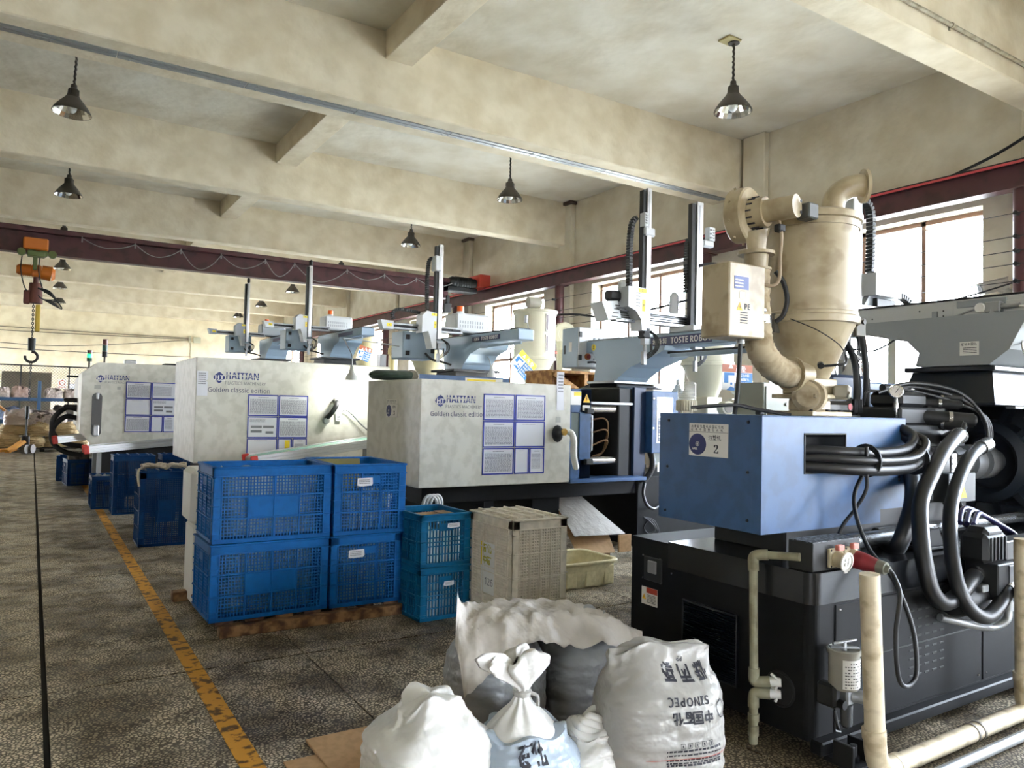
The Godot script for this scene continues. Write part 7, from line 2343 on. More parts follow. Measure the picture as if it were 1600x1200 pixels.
# ------------------------------------------------------------------ sacks of pellets
class Sack:
	var c := Vector3.ZERO
	var w := 0.4
	var d := 0.36
	var h := 0.48
	var top := 0.25      # depth of the closed top seam against d
	var topw := 0.9
	var bulge := 0.06
	var wrinkle := 0.008
	var lean := Vector3.ZERO
	var turn := 0.0
	var sag := 0.0
	var f := FastNoiseLite.new()

	func at(u: float, v: float, out := 0.0) -> Vector3:   # u once around from the front, v upward
		var a := TAU * u
		var cc := Vector2(sin(a), cos(a))
		var e := lerpf(3.2, 2.4, v)
		var k := 1.0 / pow(pow(absf(cc.x), e) + pow(absf(cc.y), e), 1.0 / e)
		var body := 1.0 + bulge * sin(PI * clampf(v * 1.15, 0, 1))
		var foot := sqrt(clampf(1.0 - pow(maxf(0.0, (0.09 - v) / 0.09), 2.0), 0.0, 1.0)) * 0.22 + 0.78
		var tt := smoothstep(0.62, 1.0, v)
		var ww := w / 2 * body * foot * lerpf(1.0, topw, tt)
		var dd := d / 2 * body * foot * lerpf(1.0, top, tt)
		var p := Vector3(cc.x * k * ww, h * v, cc.y * k * dd)
		p.y -= sag * tt * pow(absf(cc.x), 2.0) + 0.012 * tt * sin(a * 5.0)
		var o := f.get_noise_3d(c.x * 9 + p.x * 0.35, p.y * 1.5, c.z * 9 + p.z * 0.35)
		var fold := absf(f.get_noise_3d(p.x * 1.2 + 7.0, p.y * 0.5, p.z * 1.2))
		var amt := wrinkle * (o * 1.2 - (fold - 0.2) * 1.6 * (0.3 + tt))
		p += Vector3(cc.x, 0.0, cc.y) * (amt + out)
		p += lean * v * v
		return c + Basis(Vector3.UP, turn) * p

	func mesh_of(nu: int, nv: int) -> Shape:
		var rows := []
		for j in nv + 1:
			var ring := []
			for i in nu:
				ring.append(at(float(i) / nu, float(j) / nv))
			rows.append(ring)
		var cap := []
		for i in nu:
			cap.append(at(float(i) / nu, 1.0).lerp(c + lean + Vector3(0, h * 0.985, 0), 0.7 if top > 0.3 else 0.5))
		rows.append(cap)
		var s := Shape.new()
		s.skin(rows, true)
		for i in nu:
			s.tri(cap[i], cap[(i + 1) % nu], c + lean + Vector3(0, h * 0.975, 0))
		return s

func on_sack(k: Sack, s: Shape, text: String, u: float, v: float, size: float, flip: bool, gap := 1.15):   # strokes laid on a sack
	var g := Shape.new()
	glyphs(g, text, Vector3.ZERO, Vector3.RIGHT, Vector3.DOWN, size, gap, 0.17, 0.0)
	wrap_on(k, s, g.v, u, v, flip)

func wrap_on(k: Sack, s: Shape, pts: PackedVector3Array, u: float, v: float, flip: bool):
	var per := 2.0 * (k.w + k.d) * 0.92
	var sg := -1.0 if flip else 1.0
	for i in range(0, pts.size(), 3):
		var q := []
		for j in 3:
			q.append(k.at(u + sg * pts[i + j].x / per, v + sg * pts[i + j].y / k.h, 0.0025))
		var n: Vector3 = (q[2] - q[0]).cross(q[1] - q[0])
		s.tri(q[0], q[2], q[1]) if n.dot(q[0] - (k.c + Vector3(0, k.h / 2, 0))) > 0 else s.tri(q[0], q[1], q[2])

func words_on(k: Sack, s: Shape, text: String, u: float, v: float, size: float, flip: bool):
	var f := SystemFont.new()
	f.font_names = PackedStringArray(["Droid Sans"])
	f.font_weight = 700
	var tm := TextMesh.new()
	tm.text = text
	tm.font = f
	tm.font_size = 32
	tm.pixel_size = size / 32.0
	tm.depth = 0.0
	tm.curve_step = 3.0
	tm.horizontal_alignment = HORIZONTAL_ALIGNMENT_LEFT
	var a := tm.get_mesh_arrays()
	var vs: PackedVector3Array = a[Mesh.ARRAY_VERTEX]
	var ix: PackedInt32Array = a[Mesh.ARRAY_INDEX]
	var pts := PackedVector3Array()
	for i in ix:
		pts.append(vs[i])
	wrap_on(k, s, pts, u, v, flip)

func sack(kind: Dictionary, m: Material, label: String, group: String) -> Array:
	var k := Sack.new()
	k.f.seed = int(kind.get("seed", 1))
	k.f.frequency = 13.0
	k.f.fractal_octaves = 3
	for key in kind:
		if key != "seed":
			k.set(key, kind[key])
	var t := thing("pellet_sack", label, "sack", k.c, group)
	part(t, "sack_film", k.mesh_of(72, 56), m)
	return [t, k]

func build_bags():
	var crease: Texture2D = mats["t_crease"]
	var film := func(key: String, col: String, rough: float) -> StandardMaterial3D:
		var m := rough_map(mat(key, hx(col), rough), crease, 0.9)
		m.uv1_triplanar = true
		m.uv1_scale = Vector3.ONE * 2.6
		return m
	var white: StandardMaterial3D = film.call("sack white", "a19f9a", 0.3)
	var grey: StandardMaterial3D = film.call("sack grey", "8e9092", 0.35)
	var bluish: StandardMaterial3D = film.call("sack bluish", "a9b6c4", 0.25)
	var bright: StandardMaterial3D = film.call("sack bright", "dcdbd7", 0.28)
	var base := Shape.new()
	base.span(Vector3(0.92, 0.0, -2.85), Vector3(2.12, 0.012, -1.65), 0.002)
	base.span(Vector3(0.80, 0.0, -2.72), Vector3(1.0, 0.008, -2.3), 0.002)
	solo("cardboard_sheet", base, mats["cardboard"], "flattened brown cardboard on the floor under the pellet sacks", "cardboard", Vector3(1.5, 0, -2.25))
	# printed sack at the right, print upside down
	var r := sack({"c": Vector3(1.86, 0.012, -1.95), "w": 0.40, "d": 0.34, "h": 0.475, "top": 0.2, "topw": 0.92, "wrinkle": 0.009, "turn": -0.35, "sag": 0.03, "seed": 5}, white, "white printed pellet sack standing upside down beside the black machine bed", "")
	var s := Shape.new()
	on_sack(r[1], s, "烯丙聚", 0.115, 0.80, 0.042, true, 1.65)
	words_on(r[1], s, "PP", 0.055, 0.93, 0.024, true)
	on_sack(r[1], s, "中国石化", 0.09, 0.55, 0.034, true, 1.08)
	words_on(r[1], s, "SINOPEC", 0.085, 0.69, 0.036, true)
	for q in [[0.36, 0.0085], [0.335, 0.006], [0.30, 0.006], [0.28, 0.006], [0.262, 0.008], [0.11, 0.011]]:
		var g := Shape.new()
		scribble(g, Vector3.ZERO, Vector3.RIGHT, Vector3.DOWN, 0.2 if q[0] > 0.2 else 0.1, q[1] * 1.6, 1, rng)
		wrap_on(r[1], s, g.v, 0.115, q[0], true)
	for k in 5:   # handling marks
		var g := Shape.new()
		for e in [[0, 0, 1, 0.1], [0, 0.9, 1, 1], [0, 0, 0.1, 1], [0.9, 0, 1, 1], [0.35, 0.25, 0.65, 0.75]]:
			g.quad(Vector3(e[0], -e[3], 0) * 0.016, Vector3(e[2], -e[3], 0) * 0.016, Vector3(e[2], -e[1], 0) * 0.016, Vector3(e[0], -e[1], 0) * 0.016)
		wrap_on(r[1], s, g.v, 0.09 - 0.019 * k, 0.39, true)
	var em := Shape.new()
	for i in 16:
		var a0 := TAU * i / 16
		var a1 := TAU * (i + 1) / 16
		em.quad(Vector3(cos(a0) * 0.02, sin(a0) * 0.026, 0), Vector3(cos(a0) * 0.024, sin(a0) * 0.03, 0), Vector3(cos(a1) * 0.024, sin(a1) * 0.03, 0), Vector3(cos(a1) * 0.02, sin(a1) * 0.026, 0))
	wrap_on(r[1], s, em.v, 0.125, 0.61, true)
	part(r[0], "sack_print", s, mats["ink"])
	var rl := Shape.new()
	var g2 := Shape.new()
	g2.quad(Vector3(0, -0.0015, 0), Vector3(0.3, -0.0015, 0), Vector3(0.3, 0, 0), Vector3(0, 0, 0))
	var g3 := Shape.new()
	for i in 20:
		g3.quad(Vector3(0.015 * i, -0.0015, 0), Vector3(0.015 * (i + 1), -0.0015, 0), Vector3(0.015 * (i + 1), 0, 0), Vector3(0.015 * i, 0, 0))
	wrap_on(r[1], rl, g3.v, 0.14, 0.315, true)
	part(r[0], "red_line", rl, mats["label red"])
	# the two grey sacks under the woven one
	sack({"c": Vector3(1.585, 0.012, -2.58), "w": 0.345, "d": 0.36, "h": 0.43, "top": 0.5, "topw": 0.9, "wrinkle": 0.007, "seed": 9}, grey, "grey pellet sack at the back left under the draped woven sack", "")
	sack({"c": Vector3(1.955, 0.012, -2.56), "w": 0.33, "d": 0.36, "h": 0.41, "top": 0.5, "topw": 0.9, "wrinkle": 0.007, "seed": 12}, grey, "grey pellet sack at the back, between its neighbour and the printed sack", "")
	# front left, slumped
	sack({"c": Vector3(1.09, 0.012, -2.17), "w": 0.345, "d": 0.33, "h": 0.36, "top": 0.42, "topw": 0.62, "wrinkle": 0.012, "bulge": 0.12, "seed": 21, "lean": Vector3(0.02, 0, -0.03), "sag": 0.05}, bright, "slumped white pellet sack at the front left of the heap", "")
	# front middle, tied at the neck
	var tb := sack({"c": Vector3(1.39, 0.012, -2.08), "w": 0.33, "d": 0.30, "h": 0.235, "top": 0.75, "topw": 0.85, "wrinkle": 0.008, "bulge": 0.1, "seed": 33}, bluish, "bluish pellet sack tied at the neck, its white ruffle fanning out on top", "")
	var rows := []
	var prof := [[0.2, 0.135], [0.235, 0.115], [0.275, 0.075], [0.31, 0.036], [0.335, 0.022], [0.35, 0.022], [0.37, 0.035], [0.40, 0.062], [0.43, 0.085], [0.455, 0.088], [0.47, 0.07], [0.462, 0.04], [0.44, 0.015]]
	for j in prof.size():
		var ring := []
		for i in 72:
			var a := TAU * i / 72
			var up := smoothstep(0.34, 0.46, prof[j][0])
			var pl: float = 1.0 + (0.10 + 0.16 * up) * sin(a * 9.0 + prof[j][0] * 9.0) * smoothstep(0.22, 0.3, prof[j][0]) + 0.1 * up * sin(a * 4.0 + 1.0)
			var rr: float = prof[j][1] * pl
			ring.append(Vector3(1.385 + rr * sin(a) * (1.0 + 0.3 * up) - 0.03 * up, prof[j][0] + 0.012 + 0.02 * up * sin(a * 3.0), -2.08 + rr * cos(a) * lerpf(0.92, 0.55, up)))
		rows.append(ring)
	var ru := Shape.new()
	ru.skin(rows, true)
	part(tb[0], "tied_ruffle", ru, bright)
	var kn := Shape.new()
	kn.t = Transform3D(Basis(), Vector3(1.385, 0.355, -2.08))
	kn.lathe([Vector2(0.02, -0.014), Vector2(0.032, -0.006), Vector2(0.032, 0.006), Vector2(0.02, 0.014)], 16)
	kn.tube([Vector3(0.02, 0, 0.02), Vector3(0.04, -0.01, 0.03), Vector3(0.04, -0.04, 0.035)], 0.006, 6, 4)
	part(tb[0], "tie", kn, white)
	var tp := Shape.new()
	on_sack(tb[1], tp, "石化", -0.09, 0.95, 0.05, false, 1.0)
	words_on(tb[1], tp, "ZHZYP-M60", -0.03, 0.2, 0.03, false)
	part(tb[0], "sack_print", tp, mats["ink"])
	# front small, rolled open
	var sm := sack({"c": Vector3(1.66, 0.012, -2.04), "w": 0.29, "d": 0.26, "h": 0.19, "top": 0.7, "topw": 0.7, "wrinkle": 0.014, "bulge": 0.05, "seed": 41}, bright, "small crumpled white sack with a rolled open mouth at the front", "")
	var ro := Shape.new()
	for k in 4:
		var ring := []
		for i in 15:
			var a := TAU * i / 14
			ring.append(Vector3(1.645 + (0.07 - 0.012 * k) * cos(a) + 0.008 * sin(a * 3 + k), 0.205 + 0.012 * k + 0.012 * sin(a * 2.0 + k), -2.03 + (0.062 - 0.01 * k) * sin(a) + 0.006 * cos(a * 4)))
		ro.tube(ring, 0.02 - 0.002 * k, 10, 4, false)
	part(sm[0], "rolled_mouth", ro, bright)
	# woven sack thrown over the back ones
	var wv := []
	var fn := FastNoiseLite.new()
	fn.seed = 77
	fn.frequency = 5.0
	var front := [Vector3(1.35, 0.24, -2.40), Vector3(1.37, 0.25, -2.39), Vector3(1.46, 0.315, -2.37), Vector3(1.55, 0.385, -2.36), Vector3(1.64, 0.405, -2.36), Vector3(1.76, 0.375, -2.36), Vector3(1.95, 0.345, -2.36), Vector3(2.12, 0.325, -2.38), Vector3(2.2, 0.31, -2.40)]
	var crown := [Vector3(1.36, 0.40, -2.50), Vector3(1.39, 0.44, -2.52), Vector3(1.47, 0.462, -2.54), Vector3(1.56, 0.468, -2.54), Vector3(1.68, 0.462, -2.54), Vector3(1.82, 0.452, -2.52), Vector3(1.98, 0.445, -2.50), Vector3(2.12, 0.39, -2.47), Vector3(2.22, 0.325, -2.43)]
	var back := [Vector3(1.41, 0.56, -2.58), Vector3(1.44, 0.52, -2.62), Vector3(1.5, 0.48, -2.7), Vector3(1.58, 0.47, -2.74), Vector3(1.7, 0.465, -2.74), Vector3(1.84, 0.455, -2.72), Vector3(2.0, 0.44, -2.66), Vector3(2.14, 0.385, -2.55), Vector3(2.23, 0.33, -2.45)]
	var fl := Shape.curve(front, 6)
	var cr := Shape.curve(crown, 6)
	var bk := Shape.curve(back, 6)
	for j in 15:
		var v := j / 14.0
		var line := []
		for i in fl.size():
			var p: Vector3
			if v < 0.5:
				p = fl[i].lerp(cr[i], v * 2.0)
				p.y += sin(v * 2.0 * PI) * 0.02
			else:
				p = cr[i].lerp(bk[i], v * 2.0 - 1.0)
			p.y += fn.get_noise_2d(p.x * 1.6, p.z * 1.6) * 0.03 + absf(fn.get_noise_2d(p.x * 4.0 + 9.0, p.z * 3.0)) * 0.02
			line.append(p)
		wv.append(line)
	var low := []
	for line in wv:
		var l2 := []
		for p in line:
			l2.append(p - Vector3(0, 0.004, 0))
		low.append(l2)
	low.reverse()
	var ws := Shape.new()
	ws.skin(wv, false)
	ws.skin(low, false)
	var weave := mat("woven white", hx("b9b3ab"), 0.65)
	rough_map(weave, crease, 0.8)
	weave.uv1_triplanar = true
	weave.uv1_scale = Vector3.ONE * 2.0
	solo("woven_sack", ws, weave, "empty woven white sack draped over the two grey sacks", "sack", Vector3(1.8, 0.4, -2.5))

func build_foreground():
	var K: Material = mats["machine black"]
	# socket box on the bed
	var t := thing("socket_box", "black socket box with beige sockets on the corner of the near bed", "socket box", Vector3(2.58, 0.69, -1.83))
	bx(t, "box_body", Vector3(2.48, 0.692, -1.9), Vector3(2.775, 0.80, -1.79), mats["rubber"], 0.003)
	var grey := mat("scratched paint", hx("6e7274"), 0.5)
	worn(grey, noise_tex(91, 0.03, Color(0.1, 0.1, 0.1), Color(1, 1, 1), 4, 256, FastNoiseLite.TYPE_SIMPLEX_SMOOTH, 0.45, 0.55), 6.0)
	bx(t, "box_lid", Vector3(2.483, 0.798, -1.897), Vector3(2.772, 0.8025, -1.793), grey, 0.001)
	for k in 2:
		var x := 2.565 + 0.092 * k
		var so := Shape.new()
		so.span(Vector3(x, 0.703, -1.79), Vector3(x + 0.086, 0.775, -1.777), 0.003)
		so.rod(Vector3(x + 0.043, 0.735, -1.778), Vector3(x + 0.043, 0.73, -1.738), 0.031, 0.029, 24)
		var sk := part(t, "socket", so, mat("socket beige", hx("b9ad90"), 0.5))
		bx(sk, "lid_catch", Vector3(x + 0.025, 0.768, -1.775), Vector3(x + 0.06, 0.79, -1.755), mat("catch pink", hx("c4756a"), 0.5), 0.003)
		for q in [[0.008, 0.709], [0.078, 0.709], [0.008, 0.769], [0.078, 0.769]]:
			var sc := Shape.new()
			sc.rod(Vector3(x + q[0], q[1], -1.778), Vector3(x + q[0], q[1], -1.775), 0.004, 0.004, 8)
			part(sk, "screw", sc, mats["ink"])
		if k == 0:
			var ri := Shape.new()
			var d := Vector3(0, -0.12, 1).normalized()
			ri.t = Transform3D(Basis(Vector3.RIGHT, d, Vector3.RIGHT.cross(d)), Vector3(x + 0.043, 0.73, -1.738))
			ri.lathe([Vector2(0.026, 0.0), Vector2(0.037, 0.0), Vector2(0.037, 0.006), Vector2(0.03, 0.007), Vector2(0.03, 0.002), Vector2(0.0, 0.002)], 24)
			ri.box(Vector3(0, 0.003, 0.036), Vector3(0.02, 0.006, 0.014), 0.002)
			for j in 4:
				ri.rod(Vector3(0.012 * cos(j * PI / 2 + 0.8), 0.002, 0.012 * sin(j * PI / 2 + 0.8)), Vector3(0.012 * cos(j * PI / 2 + 0.8), 0.008, 0.012 * sin(j * PI / 2 + 0.8)), 0.007, 0.007, 12)
			part(sk, "socket_face", ri, mats["label white"])
	var p := thing("mains_plug", "dark red mains plug pushed into the right-hand socket of the black box", "plug", Vector3(2.70, 0.73, -1.7))
	var a := Vector3(2.70, 0.728, -1.755)
	var d := Vector3(0.06, -0.12, 1.0).normalized()
	var s := Shape.new()
	s.rod(a, a + d * 0.03, 0.035, 0.034, 20)
	s.rod(a + d * 0.03, a + d * 0.085, 0.034, 0.024, 20)
	part(p, "plug_body", s, mat("plug red", hx("7d1f28"), 0.35))
	var e := Shape.new()
	e.rod(a + d * 0.085, a + d * 0.115, 0.026, 0.024, 16)
	e.rod(a + d * 0.115, a + d * 0.13, 0.016, 0.012, 12)
	part(p, "cord_grip", e, mat("grip grey", hx("6f7064"), 0.5))
	hose(p, "plug_cord", [a + d * 0.125, a + d * 0.145 + Vector3(0, -0.02, 0), Vector3(2.645, 0.64, -1.55), Vector3(2.63, 0.52, -1.555), Vector3(2.635, 0.40, -1.555), Vector3(2.67, 0.325, -1.56), Vector3(2.735, 0.305, -1.565), Vector3(2.79, 0.35, -1.57), Vector3(2.81, 0.5, -1.6), Vector3(2.815, 0.66, -1.68), Vector3(2.84, 0.76, -1.8), Vector3(2.90, 0.92, -1.9), Vector3(2.99, 1.03, -1.92), Vector3(3.04, 1.12, -1.885), Vector3(3.03, 1.135, -1.9)], 0.0085, mats["rubber"])
	var cl := Shape.new()
	cl.tube([Vector3(2.985, 1.15, -1.9), Vector3(2.98, 1.05, -1.895), Vector3(2.985, 0.97, -1.9), Vector3(2.96, 0.89, -1.93), Vector3(2.92, 0.82, -1.96), Vector3(2.9, 0.75, -1.98)], 0.008, 8, 6)
	solo("thin_cable", cl, mats["rubber"], "thin black cable crossing another in front of the blue cover", "cable", Vector3(2.98, 0.9, -1.9))
	# grey green water pipe with elbows
	var w := thing("water_pipe", "grey-green plastic water pipe rising along the end of the near bed", "pipe", Vector3(2.42, 0, -1.98))
	var P: Material = mats["ppr"]
	var x := 2.415
	var z := -2.0
	var v := Shape.new()
	v.rod(Vector3(x, 0.255, z), Vector3(x, 0.69, z - 0.01), 0.0165, 0.0165, 18)
	v.rod(Vector3(x + 0.02, 0.728, z + 0.005), Vector3(2.472, 0.742, -1.84), 0.0155, 0.0155, 18)
	v.rod(Vector3(x, 0.0, z), Vector3(x, 0.185, z), 0.0165, 0.0165, 18)
	part(w, "pipe_run", v, P)
	var el := Shape.new()
	el.tube([Vector3(x, 0.665, z - 0.009), Vector3(x, 0.71, z - 0.01), Vector3(x + 0.008, 0.725, z), Vector3(x + 0.03, 0.731, z + 0.035)], 0.021, 16, 5)
	el.tube([Vector3(x, 0.29, z), Vector3(x, 0.25, z), Vector3(x + 0.006, 0.238, z + 0.008), Vector3(2.45, 0.246, z + 0.05)], 0.021, 16, 5)
	el.tube([Vector3(x, 0.14, z), Vector3(x, 0.18, z), Vector3(x + 0.006, 0.195, z + 0.008), Vector3(2.45, 0.2, z + 0.05)], 0.021, 16, 5)
	el.rod(Vector3(x, 0.085, z), Vector3(x, 0.115, z), 0.022, 0.022, 8)
	el.rod(Vector3(x, 0.03, z), Vector3(x, 0.07, z), 0.0205, 0.0205, 16)
	part(w, "elbow", el, P)
	var st := Shape.new()
	for y in [0.246, 0.2]:
		st.rod(Vector3(2.446, y, z + 0.045), Vector3(2.475, y + 0.003, z + 0.08), 0.018, 0.018, 16)
		st.tube([Vector3(2.452, y + 0.03, z + 0.05), Vector3(2.46, y + 0.01, z + 0.075), Vector3(2.455, y - 0.025, z + 0.07)], 0.006, 6, 5)
	part(w, "thread_tape", st, mats["label white"])
	# white drain pipes
	var r := 0.034
	var d1 := thing("drain_pipe", "white plastic drain pipe standing before the near bed and turning along the floor", "pipe", Vector3(2.6, 0, -1.6))
	var zz := -1.57
	var g := Shape.new()
	g.rod(Vector3(2.535, 0.11, zz), Vector3(2.49, 0.73, zz), r, r, 28)
	g.rod(Vector3(2.66, r, zz), Vector3(3.62, r + 0.005, zz - 0.005), r, r, 28)
	part(d1, "pipe_run", g, mats["pvc"])
	var g2 := Shape.new()
	g2.tube([Vector3(2.527, 0.165, zz), Vector3(2.538, 0.1, zz), Vector3(2.556, 0.06, zz), Vector3(2.6, r + 0.003, zz), Vector3(2.665, r + 0.001, zz)], r + 0.004, 28, 6, false)
	g2.rod(Vector3(2.526, 0.155, zz), Vector3(2.5235, 0.19, zz), r + 0.006, r + 0.006, 28)
	g2.rod(Vector3(2.645, r, zz), Vector3(2.68, r, zz), r + 0.006, r + 0.006, 28)
	part(d1, "elbow", g2, mats["pvc"])
	for xx in [3.18, 3.225]:
		var ring := Shape.new()
		ring.rod(Vector3(xx, r + 0.003, zz - 0.003), Vector3(xx + 0.012, r + 0.003, zz - 0.003), r + 0.0035, r + 0.0035, 28)
		part(d1, "pipe_clip", ring, mat("clip grey", hx("8b857a"), 0.5))
	var d2 := thing("drain_pipe", "second white drain pipe at the right edge of the photo", "pipe", Vector3(3.66, 0, -1.6))
	var h := Shape.new()
	h.rod(Vector3(3.625, 0.16, -1.575), Vector3(3.61, 0.77, -1.575), r, r, 28)
	h.tube([Vector3(3.625, 0.17, -1.575), Vector3(3.63, 0.1, -1.575), Vector3(3.65, 0.06, -1.576), Vector3(3.7, 0.042, -1.577)], r + 0.004, 28, 6, false)
	h.rod(Vector3(3.62, 0.165, -1.575), Vector3(3.619, 0.2, -1.575), r + 0.006, r + 0.006, 28)
	h.rod(Vector3(3.7, 0.04, -1.577), Vector3(5.2, 0.05, -1.58), r, r, 28)
	part(d2, "pipe_run", h, mats["pvc"])
	var d3 := Shape.new()
	d3.rod(Vector3(2.45, 0.02, -1.475), Vector3(5.0, 0.022, -1.475), 0.0195, 0.0195, 20)
	solo("steel_pipe", d3, mats["galvanised"], "thin steel pipe lying on the floor in front of the white drain pipe", "pipe", Vector3(3.5, 0, -1.475))
	# lubrication canister
	var c := thing("filter_canister", "clear oil filter canister with a white label on the front corner of the near bed", "filter", Vector3(2.54, 0.2, -1.71))
	var cy := Shape.new()
	cy.t = Transform3D(Basis(), Vector3(2.55, 0, -1.705))
	cy.lathe([Vector2(0.0, 0.285), Vector2(0.05, 0.285), Vector2(0.054, 0.295), Vector2(0.054, 0.41), Vector2(0.06, 0.412), Vector2(0.061, 0.425), Vector2(0.055, 0.428), Vector2(0.05, 0.42), Vector2(0.0, 0.42)], 32)
	part(c, "canister_body", cy, mat("smoked plastic", hx("8f8c82"), 0.18))
	var lb := Shape.new()
	lb.t = cy.t
	var cols := 18
	for k in cols:
		var a0 := -0.95 + 1.75 * k / cols - 0.1
		var a1 := -0.95 + 1.75 * (k + 1) / cols - 0.1
		lb.quad(Vector3(0.0552 * sin(a0), 0.295, 0.0552 * cos(a0)), Vector3(0.0552 * sin(a1), 0.295, 0.0552 * cos(a1)), Vector3(0.0552 * sin(a1), 0.398, 0.0552 * cos(a1)), Vector3(0.0552 * sin(a0), 0.398, 0.0552 * cos(a0)))
	var lab := part(c, "canister_label", lb, mats["label white"])
	var lp := Shape.new()
	lp.t = cy.t
	for row in 9:
		for k in 9:
			if rng.randf() < 0.75:
				var a0 := -0.9 + 0.17 * k
				var a1 := a0 + rng.randf_range(0.06, 0.15)
				var y := 0.388 - 0.0105 * row
				lp.quad(Vector3(0.0556 * sin(a0), y - 0.005, 0.0556 * cos(a0)), Vector3(0.0556 * sin(a1), y - 0.005, 0.0556 * cos(a1)), Vector3(0.0556 * sin(a1), y, 0.0556 * cos(a1)), Vector3(0.0556 * sin(a0), y, 0.0556 * cos(a0)))
	part(lab, "label_print", lp, mat("print grey", hx("6b6a66"), 0.7))
	var hn := Shape.new()
	hn.rod(Vector3(2.55, 0.42, -1.705), Vector3(2.55, 0.452, -1.705), 0.01, 0.008, 10)
	hn.beam(Vector3(2.50, 0.435, -1.73), Vector3(2.60, 0.428, -1.68), 0.018, 0.006)
	hn.rod(Vector3(2.505, 0.446, -1.72), Vector3(2.60, 0.455, -1.69), 0.006, 0.006, 8)
	part(c, "canister_handle", hn, mats["galvanised"])
	var br := Shape.new()
	br.span(Vector3(2.49, 0.215, -1.78), Vector3(2.53, 0.30, -1.70), 0.01)
	br.rod(Vector3(2.515, 0.235, -1.70), Vector3(2.515, 0.235, -1.675), 0.016, 0.016, 12)
	part(c, "canister_bracket", br, mats["rubber"])
	var hd := Shape.new()
	hd.span(Vector3(2.535, 0.225, -1.74), Vector3(2.58, 0.29, -1.68), 0.006)
	hd.rod(Vector3(2.575, 0.255, -1.69), Vector3(2.60, 0.255, -1.655), 0.022, 0.024, 18)
	part(c, "pump_head", hd, mats["galvanised"])
	var dl := Shape.new()
	var dd := Vector3(0.58, 0, 0.81).normalized()
	dl.t = Transform3D(Basis(Vector3.UP.cross(dd), dd, Vector3.UP.cross(dd).cross(dd)), Vector3(2.60, 0.255, -1.655))
	dl.lathe([Vector2(0.0, 0.003), Vector2(0.018, 0.003), Vector2(0.02, 0.006), Vector2(0.023, 0.004), Vector2(0.024, -0.004)], 20)
	dl.beam(Vector3(0, 0.004, -0.01), Vector3(0.004, 0.004, 0.008), 0.003, 0.001)
	part(c, "dial", dl, mats["label white"])
	var gb := Shape.new()
	gb.rod(Vector3(2.56, 0.15, -1.70), Vector3(2.56, 0.225, -1.70), 0.021, 0.023, 18)
	gb.rod(Vector3(2.56, 0.14, -1.70), Vector3(2.56, 0.15, -1.70), 0.012, 0.021, 18)
	part(c, "sight_bowl", gb, mat("bowl dark", hx("45484a"), 0.1))
	hose(c, "oil_line", [Vector3(2.52, 0.2, -1.72), Vector3(2.51, 0.15, -1.70), Vector3(2.49, 0.145, -1.68), Vector3(2.46, 0.155, -1.68)], 0.006, mats["hose"])

